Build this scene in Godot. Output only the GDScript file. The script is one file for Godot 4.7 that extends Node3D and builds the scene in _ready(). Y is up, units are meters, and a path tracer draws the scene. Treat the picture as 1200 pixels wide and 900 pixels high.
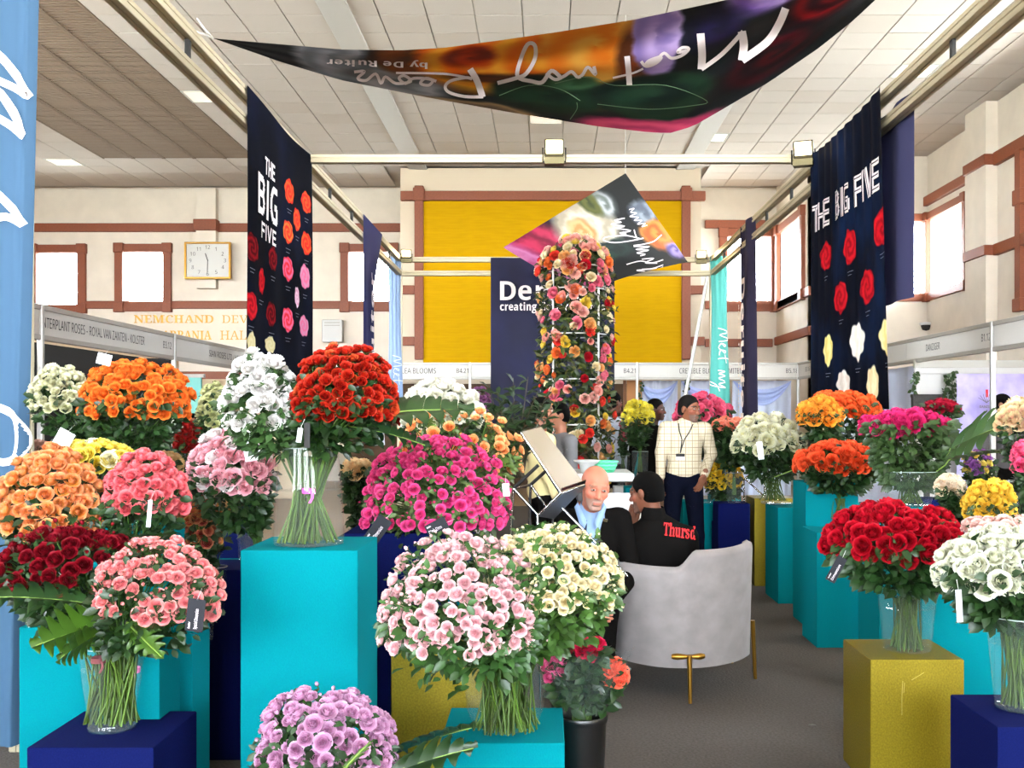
extends Node3D
# A rose stand in an exhibition hall. y is up, the camera stands at (0, 1.6, 0) and looks along -z.
const F := 1200.0
const EYE := 1.6
var rng := RandomNumberGenerator.new()
var M := {}
var petal_mat: StandardMaterial3D
var leaf_mat: StandardMaterial3D
var noise := FastNoiseLite.new()

class MB:
	var v := PackedVector3Array()
	var n := PackedVector3Array()
	var c := PackedColorArray()
	var uv := PackedVector2Array()
	var ix := PackedInt32Array()
	var col := Color.WHITE
	func add(p: Vector3, t := Vector2.ZERO, nn := Vector3.ZERO) -> int:
		v.append(p); n.append(nn); c.append(col); uv.append(t)
		return v.size() - 1
	func tri(a: int, b: int, d: int) -> void:
		ix.append(a); ix.append(b); ix.append(d)
	func tri_n(a: int, b: int, d: int, nn: Vector3) -> void:
		if (v[d] - v[a]).cross(v[b] - v[a]).dot(nn) >= 0.0:
			tri(a, b, d)
		else:
			tri(a, d, b)
	func quad_flat(p: Array, nn: Vector3) -> void:
		var k := []
		var q := [Vector2(0, 0), Vector2(1, 0), Vector2(1, 1), Vector2(0, 1)]
		for i in 4:
			k.append(add(p[i], q[i], nn))
		tri_n(k[0], k[1], k[2], nn)
		tri_n(k[0], k[2], k[3], nn)
	# a grid of points f(u, w); its front looks along dU x dW
	func grid(nu: int, nw: int, f: Callable, close := false) -> void:
		var base := v.size()
		var cols := nu if close else nu + 1
		for i in cols:
			for j in nw + 1:
				var a := float(i) / nu
				var b := float(j) / nw
				add(f.call(a, b), Vector2(a, b))
		for i in nu:
			var i2 := (i + 1) % cols
			for j in nw:
				var p := base + i * (nw + 1) + j
				var q := base + i2 * (nw + 1) + j
				tri(p, p + 1, q)
				tri(q, p + 1, q + 1)
	func tube(path: Array, radii, sides := 6, caps := true) -> void:
		var base := v.size()
		var m := path.size()
		var up := Vector3.UP
		var t0: Vector3 = (path[1] - path[0]).normalized()
		if absf(t0.dot(up)) > 0.9:
			up = Vector3.RIGHT
		var x := up.cross(t0).normalized()
		for i in m:
			var t: Vector3 = (path[mini(i + 1, m - 1)] - path[maxi(i - 1, 0)]).normalized()
			x = (x - t * x.dot(t)).normalized()
			var y := t.cross(x)
			var r: float = radii[i] if radii is Array else radii
			for s in sides:
				var a := TAU * s / sides
				add(path[i] + (x * cos(a) + y * sin(a)) * r, Vector2(float(s) / sides, float(i) / (m - 1)))
		for i in m - 1:
			for s in sides:
				var p := base + i * sides + s
				var q := base + i * sides + (s + 1) % sides
				tri(p, p + sides, q)
				tri(q, p + sides, q + sides)
		if caps:
			for e in [0, m - 1]:
				var t: Vector3 = (path[1] - path[0]) * -1.0 if e == 0 else path[m - 1] - path[m - 2]
				t = t.normalized()
				var o := add(path[e], Vector2.ZERO, t)
				var k := []
				for s in sides:
					k.append(add(v[base + e * sides + s], Vector2.ZERO, t))
				for s in sides:
					tri_n(o, k[s], k[(s + 1) % sides], t)
	func lathe(prof: Array, sides := 24, at := Vector3.ZERO) -> void:
		grid(sides, prof.size() - 1, func(a, b):
			var p: Vector2 = prof[roundi(b * (prof.size() - 1))]
			return at + Vector3(p.x * cos(a * TAU), p.y, -p.x * sin(a * TAU)), true)
	func box(at: Vector3, size: Vector3, ch := 0.0, turn := Basis()) -> void:
		var h := size / 2.0
		ch = minf(ch, minf(h.x, minf(h.y, h.z)) * 0.9)
		var id := {}
		for ax in 3:
			for sg in [-1, 1]:
				var nn := Vector3.ZERO
				nn[ax] = sg
				var k := []
				var b := (ax + 1) % 3
				var d := (ax + 2) % 3
				for q in [[-1, -1], [1, -1], [1, 1], [-1, 1]]:
					var p := Vector3.ZERO
					p[ax] = sg * h[ax]
					p[b] = q[0] * (h[b] - ch)
					p[d] = q[1] * (h[d] - ch)
					var s := [0, 0, 0]
					s[ax] = sg; s[b] = q[0]; s[d] = q[1]
					var i := add(at + turn * p, Vector2(q[0] * 0.5 + 0.5, q[1] * 0.5 + 0.5), turn * nn)
					id[[ax, s[0], s[1], s[2]]] = i
					k.append(i)
				tri_n(k[0], k[1], k[2], turn * nn)
				tri_n(k[0], k[2], k[3], turn * nn)
		if ch <= 0.0:
			return
		for ax in 3:
			var b := (ax + 1) % 3
			var d := (ax + 2) % 3
			for sb in [-1, 1]:
				for sd in [-1, 1]:
					var g := []
					for w in [[b, -1], [b, 1], [d, 1], [d, -1]]:
						var s := [0, 0, 0]
						s[b] = sb; s[d] = sd; s[ax] = w[1]
						g.append(id[[w[0], s[0], s[1], s[2]]])
					var nn := Vector3.ZERO
					nn[b] = sb; nn[d] = sd
					tri_n(g[0], g[1], g[2], turn * nn)
					tri_n(g[0], g[2], g[3], turn * nn)
		for sx in [-1, 1]:
			for sy in [-1, 1]:
				for sz in [-1, 1]:
					tri_n(id[[0, sx, sy, sz]], id[[1, sx, sy, sz]], id[[2, sx, sy, sz]], turn * Vector3(sx, sy, sz))
	func join(o: MB, tr: Transform3D) -> void:
		var base := v.size()
		for i in o.v.size():
			v.append(tr * o.v[i]); n.append(tr.basis * o.n[i]); c.append(o.c[i]); uv.append(o.uv[i])
		for i in o.ix:
			ix.append(base + i)
	func mesh() -> ArrayMesh:
		var s := PackedVector3Array()
		s.resize(v.size())
		for i in range(0, ix.size(), 3):
			var a := ix[i]
			var b := ix[i + 1]
			var d := ix[i + 2]
			var g := (v[d] - v[a]).cross(v[b] - v[a])
			s[a] += g; s[b] += g; s[d] += g
		for i in v.size():
			s[i] = (n[i] if n[i] != Vector3.ZERO else s[i]).normalized()
		var arr := []
		arr.resize(Mesh.ARRAY_MAX)
		arr[Mesh.ARRAY_VERTEX] = v
		arr[Mesh.ARRAY_NORMAL] = s
		arr[Mesh.ARRAY_TEX_UV] = uv
		arr[Mesh.ARRAY_COLOR] = c
		arr[Mesh.ARRAY_INDEX] = ix
		var out := ArrayMesh.new()
		out.add_surface_from_arrays(Mesh.PRIMITIVE_TRIANGLES, arr)
		return out

# ---------------------------------------------------------------- helpers
func P(px: float, py: float, d: float) -> Vector3:      # the place at distance d that is seen at this pixel
	return Vector3((px - 640.0) / F * d, EYE - (py - 487.0) / F * d, -d)

func lin(r: int, g: int, b: int) -> Color:
	return Color8(r, g, b).srgb_to_linear()

func obj(called: String, mesh, m: Material, parent: Node = self) -> MeshInstance3D:
	var o := MeshInstance3D.new()
	o.name = called
	o.mesh = mesh.mesh() if mesh is MB else mesh
	if m:
		o.material_override = m
	parent.add_child(o, true)
	return o

func thing(called: String, label: String, category: String, at := Vector3.ZERO, group := "", turn := 0.0) -> Node3D:
	var o := Node3D.new()
	o.name = called
	add_child(o, true)
	o.position = at
	o.rotation.y = turn
	tag(o, label, category, group)
	return o

func tag(o: Node, label: String, category: String, group := "") -> Node:
	o.set_meta("label", label)
	o.set_meta("category", category)
	if group:
		o.set_meta("group", group)
	return o

func stuff(o: Node) -> Node:
	o.set_meta("kind", "stuff")
	return o

func struct(called: String, mesh, m: Material, parent: Node = self) -> MeshInstance3D:
	var o := obj(called, mesh, m, parent)
	o.set_meta("kind", "structure")
	return o

func mat(c: Color, rough := 0.7, metal := 0.0, spec := 0.5) -> StandardMaterial3D:
	var m := StandardMaterial3D.new()
	m.albedo_color = c
	m.roughness = rough
	m.metallic = metal
	m.metallic_specular = spec
	m.cull_mode = BaseMaterial3D.CULL_DISABLED
	return m

func grain(m: StandardMaterial3D, freq: float, lo: Color, hi: Color, scale := Vector3.ONE, bump := 0.0, size := 256) -> StandardMaterial3D:
	var f := FastNoiseLite.new()
	f.seed = 7
	f.frequency = freq
	f.fractal_octaves = 4
	var t := NoiseTexture2D.new()
	t.width = size
	t.height = size
	t.seamless = true
	t.noise = f
	var r := Gradient.new()
	r.set_color(0, lo)
	r.set_color(1, hi)
	t.color_ramp = r
	m.albedo_texture = t
	m.uv1_triplanar = true
	m.uv1_world_triplanar = true
	m.uv1_scale = scale
	if bump > 0.0:
		var b := NoiseTexture2D.new()
		b.width = size
		b.height = size
		b.seamless = true
		b.noise = f
		b.as_normal_map = true
		b.bump_strength = bump
		m.normal_enabled = true
		m.normal_texture = b
	return m

func tinted(m: StandardMaterial3D) -> StandardMaterial3D:
	m.vertex_color_use_as_albedo = true
	return m

func glass(a := 0.1, c := Color(0.9, 0.96, 0.94)) -> StandardMaterial3D:
	var m := mat(Color(c.r, c.g, c.b, a), 0.03, 0.0, 0.28)
	m.transparency = BaseMaterial3D.TRANSPARENCY_ALPHA
	return m

func glow(c: Color, e: float) -> StandardMaterial3D:
	var m := mat(c, 0.6)
	m.emission_enabled = true
	m.emission = c
	m.emission_energy_multiplier = e
	return m

func boxm(at: Vector3, size: Vector3, ch := 0.004) -> MB:
	var b := MB.new()
	b.box(at, size, ch)
	return b

# flat lettering laid on a surface: f(x, y) gives the place of a point that is x along and y above the base line, both in metres
func letters(text: String, high: float, f: Callable, bold := true, serif := false, long := 0.0) -> MB:
	var t := TextMesh.new()
	var font := SystemFont.new()
	font.font_names = PackedStringArray(["Droid Serif" if serif else "Droid Sans"])
	font.font_weight = 700 if bold else 400
	t.font = font
	t.text = text
	t.font_size = 32
	t.pixel_size = 0.01
	t.depth = 0.0
	t.curve_step = 2.0
	var a := t.get_mesh_arrays()
	var vs: PackedVector3Array = a[Mesh.ARRAY_VERTEX]
	var ids: PackedInt32Array = a[Mesh.ARRAY_INDEX] if a[Mesh.ARRAY_INDEX] != null else PackedInt32Array()
	if ids.is_empty():
		for i in vs.size():
			ids.append(i)
	var lo := vs[0]
	var hi := vs[0]
	for p in vs:
		lo = lo.min(p)
		hi = hi.max(p)
	var k := high / (hi.y - lo.y)
	var kx := k if long <= 0.0 else long / (hi.x - lo.x)
	var b := MB.new()
	for p in vs:
		b.add(f.call((p.x - lo.x) * kx, (p.y - lo.y) * k))
	for i in range(0, ids.size(), 3):
		b.tri(ids[i], ids[i + 1], ids[i + 2])
	return b

func flat_letters(text: String, high: float, at: Vector3, right: Vector3, up: Vector3, bold := true, serif := false, long := 0.0) -> MB:
	return letters(text, high, func(x, y): return at + right * x + up * y, bold, serif, long)

# a brush stroke through points, w wide, laid on a surface by f(point)
func brush(b: MB, pts: Array, w: float, f: Callable) -> void:
	var dense := []
	for i in pts.size() - 1:
		var p0: Vector2 = pts[maxi(i - 1, 0)]
		var p1: Vector2 = pts[i]
		var p2: Vector2 = pts[i + 1]
		var p3: Vector2 = pts[mini(i + 2, pts.size() - 1)]
		for k in 5:
			dense.append(p1.cubic_interpolate(p2, p0, p3, k / 5.0))
	dense.append(pts[pts.size() - 1])
	var last := -1
	for i in dense.size():
		var t: Vector2 = (dense[mini(i + 1, dense.size() - 1)] - dense[maxi(i - 1, 0)]).normalized()
		var nn := Vector2(-t.y, t.x) * w * 0.5
		var a := b.add(f.call(dense[i] + nn))
		var c := b.add(f.call(dense[i] - nn))
		if last >= 0:
			b.tri(last, a, last + 1)
			b.tri(last + 1, a, c)
		last = a

func _ready() -> void:
	rng.seed = 11
	noise.seed = 3
	noise.frequency = 1.0
	set_camera_and_light()
	make_materials()
	hall()
	booths()
	stand_frame()
	banners()
	pedestals()
	furniture()
	people()
	bouquets()
	details()

func set_camera_and_light() -> void:
	var cam := Camera3D.new()
	cam.name = "camera"
	cam.projection = Camera3D.PROJECTION_FRUSTUM
	cam.near = 0.1
	cam.far = 200.0
	cam.size = 0.1 * 900.0 / F
	cam.frustum_offset = Vector2(-40.0, 37.0) * 0.1 / F
	cam.position = Vector3(0, EYE, 0)
	add_child(cam)
	cam.make_current()
	var we := WorldEnvironment.new()
	we.name = "world_environment"
	var e := Environment.new()
	e.background_mode = Environment.BG_SKY
	var sky := Sky.new()
	var sm := ProceduralSkyMaterial.new()
	sm.sky_top_color = Color(0.86, 0.93, 1.0)
	sm.sky_horizon_color = Color(1.0, 1.0, 1.0)
	sm.ground_bottom_color = Color(0.75, 0.76, 0.74)
	sm.ground_horizon_color = Color(0.95, 0.96, 0.97)
	sm.sky_energy_multiplier = 9.0
	sm.ground_energy_multiplier = 9.0
	sky.sky_material = sm
	e.sky = sky
	e.tonemap_mode = Environment.TONE_MAPPER_LINEAR
	e.tonemap_exposure = 0.35
	e.sdfgi_enabled = true
	e.ssao_enabled = true
	e.ssil_enabled = true
	we.environment = e
	add_child(we)
	# the photographer's flash, just above the lens
	var flash := SpotLight3D.new()
	flash.name = "camera_flash"
	flash.position = Vector3(0.05, EYE + 0.14, 0.05)
	flash.spot_angle = 42.0
	flash.spot_range = 40.0
	flash.spot_attenuation = 2.0
	flash.spot_angle_attenuation = 0.6
	flash.light_energy = 1.7
	flash.light_color = Color(1.0, 0.98, 0.95)
	flash.light_size = 0.04
	flash.shadow_enabled = true
	add_child(flash)

func make_materials() -> void:
	petal_mat = tinted(mat(Color(0.94, 0.94, 0.94), 0.6, 0.0, 0.3))
	petal_mat.backlight_enabled = true
	petal_mat.backlight = Color(0.16, 0.16, 0.16)
	leaf_mat = tinted(mat(Color(0.80, 0.82, 0.78), 0.42, 0.0, 0.45))
	leaf_mat.backlight_enabled = true
	leaf_mat.backlight = Color(0.2, 0.2, 0.2)
	M.bay = mat(Color(0.80, 0.745, 0.66), 0.9)
	M.wall = grain(mat(Color(0.90, 0.86, 0.80), 0.9), 0.02, Color(0.95, 0.95, 0.95), Color(1, 1, 1), Vector3.ONE * 0.3)
	M.tile = grain(mat(Color(0.90, 0.875, 0.85), 0.95), 0.3, Color(0.88, 0.88, 0.88), Color(1, 1, 1), Vector3.ONE * 2.0)
	M.tile2 = grain(mat(Color(0.88, 0.85, 0.82), 0.95), 0.3, Color(0.88, 0.88, 0.88), Color(1, 1, 1), Vector3.ONE * 2.0)
	M.grid = mat(Color(0.74, 0.72, 0.70), 0.6)
	M.grille = mat(Color(0.50, 0.44, 0.38), 0.8)
	M.grille_back = mat(Color(0.10, 0.085, 0.075), 0.9)
	M.brown = grain(mat(Color(0.52, 0.26, 0.13), 0.55), 0.05, Color(0.75, 0.7, 0.7), Color(1, 1, 1), Vector3(1, 8, 1))
	M.yellow = grain(mat(Color(0.72, 0.56, 0.015), 0.8, 0.0, 0.2), 0.02, Color(0.94, 0.93, 0.92), Color(1, 1, 1), Vector3(0.25, 3.0, 0.25))
	M.carpet = grain(mat(Color(0.37, 0.35, 0.335), 1.0, 0.0, 0.2), 0.12, Color(0.8, 0.8, 0.8), Color(1, 1, 1), Vector3.ONE * 1.6, 1.5)
	M.beige = mat(Color(0.66, 0.56, 0.44), 0.6)
	M.floor = grain(mat(Color(0.68, 0.58, 0.46), 0.4), 0.05, Color(0.9, 0.9, 0.9), Color(1, 1, 1), Vector3.ONE * 0.7)
	M.alu = mat(Color(0.72, 0.68, 0.57), 0.45, 0.45)
	M.alu_plain = mat(Color(0.78, 0.78, 0.76), 0.4, 0.5)
	M.rail = mat(Color(0.70, 0.69, 0.66), 0.45, 0.3)
	M.panel = mat(Color(0.87, 0.86, 0.83), 0.7)
	M.white = mat(Color(0.80, 0.80, 0.79), 0.6)
	M.black = mat(Color(0.02, 0.02, 0.022), 0.7)
	M.ink = mat(Color(0.06, 0.06, 0.07), 0.8)
	M.gold_ink = mat(Color(0.80, 0.60, 0.20), 0.45, 0.3)
	M.print = mat(Color(0.94, 0.90, 0.90), 0.8)
	M.turquoise = grain(mat(Color(0.01, 0.44, 0.475), 0.9, 0.0, 0.12), 0.25, Color(0.9, 0.92, 0.92), Color(1, 1, 1), Vector3.ONE * 2.2, 0.15)
	M.blue = grain(mat(Color(0.055, 0.085, 0.28), 0.9, 0.0, 0.12), 0.25, Color(0.8, 0.8, 0.82), Color(1, 1, 1), Vector3.ONE * 2.2, 0.15)
	M.gold = grain(mat(Color(0.60, 0.53, 0.11), 0.40, 0.6), 0.2, Color(0.78, 0.76, 0.7), Color(1, 1, 1), Vector3.ONE * 2.0, 0.25)
	M.chrome = mat(Color(0.75, 0.75, 0.76), 0.16, 1.0)
	M.brass = mat(Color(0.62, 0.46, 0.18), 0.3, 0.9)
	M.velvet = grain(mat(Color(0.58, 0.55, 0.545), 0.95, 0.0, 0.2), 0.02, Color(0.85, 0.85, 0.85), Color(1, 1, 1), Vector3.ONE * 1.2)
	M.velvet.rim_enabled = true
	M.velvet.rim = 0.4
	M.glass = glass(0.025)
	M.water = glass(0.05, Color(0.75, 0.88, 0.8))
	M.stem = tinted(mat(Color.WHITE, 0.5, 0.0, 0.4))
	M.navy = mat(Color(0.02, 0.03, 0.08), 0.8)
	M.card = mat(Color(0.88, 0.89, 0.93), 0.7)
	M.plain_cloth = tinted(mat(Color.WHITE, 0.9, 0.0, 0.2))

# ---------------------------------------------------------------- the hall
# a wall in a plane: at + right * x + up * y for x in [0, w], y in [0, h], thick along back, with rectangular holes [x0, y0, x1, y1]
func holed(at: Vector3, right: Vector3, back: Vector3, w: float, h: float, thick: float, holes: Array) -> MB:
	var xs := [0.0, w]
	var ys := [0.0, h]
	for q in holes:
		xs.append_array([q[0], q[2]])
		ys.append_array([q[1], q[3]])
	xs.sort()
	ys.sort()
	var b := MB.new()
	var turn := Basis(right, Vector3.UP, -back) if right.cross(Vector3.UP).dot(-back) > 0 else Basis(right, Vector3.UP, back)
	for i in xs.size() - 1:
		for j in ys.size() - 1:
			var a := Vector2(xs[i], ys[j])
			var z := Vector2(xs[i + 1], ys[j + 1])
			if z.x - a.x < 0.001 or z.y - a.y < 0.001:
				continue
			var mid := (a + z) / 2
			var open := false
			for q in holes:
				if mid.x > q[0] and mid.x < q[2] and mid.y > q[1] and mid.y < q[3]:
					open = true
			if not open:
				b.box(at + right * mid.x + Vector3.UP * mid.y + back * thick / 2, Vector3(z.x - a.x, z.y - a.y, thick), 0.0, turn)
	return b

const CEIL := 7.16
const BACK := 25.2
const MIDB := 23.0
const TILE := 0.66
var n_window := 0
var n_trim := 0

func win(at: Vector3, right: Vector3, back: Vector3, w: float, h: float, frame := 0.2) -> void:
	n_window += 1
	var o := Node3D.new()
	o.name = "window_%d" % n_window
	o.set_meta("kind", "structure")
	add_child(o, true)
	o.position = at
	var f := func(x, y, z): return right * x + Vector3.UP * y + back * z
	var turn := Basis(right, Vector3.UP, right.cross(Vector3.UP))
	for q in [[-frame / 2, h / 2, frame, h + frame * 2], [w + frame / 2, h / 2, frame, h + frame * 2]]:
		var b := MB.new()
		b.box(f.call(q[0], q[1], -0.03), Vector3(q[2], q[3], 0.12), 0.01, turn)
		obj("window_frame", b, M.brown, o)
	for y in [-frame / 2, h + frame / 2]:
		var b := MB.new()
		b.box(f.call(w / 2, y, -0.02), Vector3(w, frame, 0.1), 0.01, turn)
		obj("window_frame", b, M.brown, o)
	for sx in [0, 1]:
		for sy in [0, 1]:
			var b := MB.new()
			b.box(f.call(-frame / 2 + sx * (w + frame), -frame / 2 + sy * (h + frame), -0.04), Vector3(frame * 1.2, frame * 1.2, 0.16), 0.01, turn)
			obj("corner_block", b, M.brown, o)
	var g := MB.new()
	g.box(f.call(w / 2, h / 2, 0.1), Vector3(w, h, 0.006), 0.0, turn)
	obj("pane", g, M.glass, o)

func trim(at: Vector3, size: Vector3) -> void:
	n_trim += 1
	struct("trim_%d" % n_trim, boxm(at, size, 0.012), M.brown)

func hall() -> void:
	struct("floor", boxm(Vector3(-3, -0.06, -8), Vector3(30, 0.1, 44), 0.0), M.floor)
	var cp := MB.new()
	cp.box(Vector3(0.2, -0.005, -8.3), Vector3(5.9, 0.012, 19.6), 0.004)
	var carpet := obj("carpet", cp, M.carpet)
	tag(carpet, "dark grey carpet laid over the stand floor", "carpet")
	# ceiling: a slab, a grid of tiles, dropped strips, grille panels and light panels
	var ceil_node := Node3D.new()
	ceil_node.name = "ceiling"
	ceil_node.set_meta("kind", "structure")
	add_child(ceil_node, true)
	obj("slab", boxm(Vector3(-2.7, CEIL + 0.16, -8), Vector3(32, 0.2, 44), 0.0), M.grid, ceil_node)
	var lamps := [[-6.0, 17.9], [-10.8, 22.2], [-0.22, 19.2], [6.2, 16.2], [-0.22, 9.0], [4.0, 8.5], [-4.5, 8.5], [-6.0, 4.0], [0.0, 3.0], [5.5, 3.0], [-9.5, 12.0], [3.4, 20.5]]
	var lamp_cells := {}
	for l in lamps:
		lamp_cells[[roundi(l[0] / TILE), roundi(l[1] / TILE)]] = true
	var t1 := boxm(Vector3.ZERO, Vector3(TILE - 0.013, 0.024, TILE - 0.013), 0.006).mesh()
	var grille := grille_mesh()
	var rest := []
	var count := 0
	for r in range(-6, 38):
		for q in range(-20, 14):
			var x := q * TILE
			var d := r * TILE
			var at := Vector3(x, CEIL, -d)
			if lamp_cells.has([q, r]):
				continue
			if d > MIDB and absf(x - 0.1) < 3.5:
				continue
			if x > 6.0 and d > 21.9 or x > 8.4:
				continue
			if x < -6.4 and x > -9.9 and d > 10 and d < 21.9:
				var gp := obj("grille_panel", grille, M.grille, ceil_node)
				gp.position = at
				continue
			var px := 640.0 + x / maxf(d, 0.1) * F
			var py := 487.0 - (CEIL - EYE) / maxf(d, 0.1) * F
			if d > 13.2 and px > 30 and px < 1215 and py > -8 and py < 215 and count < 300 and not (px > 290 and px < 370 and py > 100 + (px - 290)):
				count += 1
				var o := obj("ceiling_tile", t1, M.tile if (q * 7 + r * 3) % 5 else M.tile2, ceil_node)
				o.position = at + Vector3(0, rng.randf_range(-0.002, 0.002), 0)
			else:
				rest.append(at)
	var mm := MultiMesh.new()
	mm.transform_format = MultiMesh.TRANSFORM_3D
	mm.mesh = t1
	mm.instance_count = rest.size()
	for i in rest.size():
		mm.set_instance_transform(i, Transform3D(Basis(), rest[i]))
	var mi := MultiMeshInstance3D.new()
	mi.name = "ceiling_tile_field"
	mi.multimesh = mm
	mi.material_override = M.tile
	mi.set_meta("kind", "stuff")
	ceil_node.add_child(mi, true)
	obj("grille_backing", boxm(Vector3(-8.25, CEIL + 0.035, -16.0), Vector3(3.2, 0.02, 12.2), 0.0), M.grille_back, ceil_node)
	for s in [-1, 1]:
		var b := MB.new()
		b.box(Vector3(s * 3.0 + 0.12, CEIL - 0.022, -12.0), Vector3(0.42, 0.03, 22.0), 0.01, Basis(Vector3(0, 0, 1), s * 0.03))
		obj("ceiling_strip", b, M.white, ceil_node)
	var names := ["by the grille panels", "far beside the grille panels", "over the hanging cloth", "behind the twin beams by the bright windows", "above the entrance aisle", "over the aisle of the beige booths", "over the aisle of the black booth", "over the black booth", "over the visitors' aisle", "over the entrance", "over the dark booth roof", "nearest the yellow wall panel"]
	for i in lamps.size():
		var at := Vector3(roundi(lamps[i][0] / TILE) * TILE, CEIL - 0.012, -roundi(lamps[i][1] / TILE) * TILE)
		var o := thing("ceiling_light", "square white recessed ceiling light panel " + names[i], "ceiling light", at, "ceiling light panels")
		obj("diffuser", boxm(Vector3(0, 0.01, 0), Vector3(TILE - 0.07, 0.012, TILE - 0.07)), glow(Color(1, 0.97, 0.9), 1.6), o)
		var fr := MB.new()
		for s in [-1, 1]:
			fr.box(Vector3(s * (TILE / 2 - 0.025), 0.0, 0), Vector3(0.03, 0.02, TILE - 0.02), 0.003)
			fr.box(Vector3(0, 0.0, s * (TILE / 2 - 0.025)), Vector3(TILE - 0.08, 0.02, 0.03), 0.003)
		obj("frame", fr, M.white, o)
		var l := AreaLight3D.new()
		l.name = "panel_light"
		l.area_size = Vector2(TILE - 0.07, TILE - 0.07)
		l.position = Vector3(0, -0.02, 0)
		l.rotation_degrees = Vector3(-90, 0, 0)
		l.light_energy = 1.6
		l.area_range = 40.0
		l.light_color = Color(1.0, 0.94, 0.86)
		l.shadow_enabled = true
		o.add_child(l, true)
	walls()

func grille_mesh() -> ArrayMesh:
	var b := MB.new()
	var n := 7
	for i in n:
		var z := -TILE / 2 + TILE * (i + 0.5) / n
		b.box(Vector3(0, 0.0, z), Vector3(TILE - 0.03, 0.02, 0.046), 0.0)
	for i in 5:
		b.box(Vector3(-TILE / 2 + TILE * (i + 0.5) / 5.0, 0.012, 0), Vector3(0.02, 0.02, TILE), 0.0)
	for s in [-1, 1]:
		b.box(Vector3(s * (TILE / 2 - 0.02), -0.004, 0), Vector3(0.03, 0.03, TILE), 0.0)
	return b.mesh()

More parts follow.
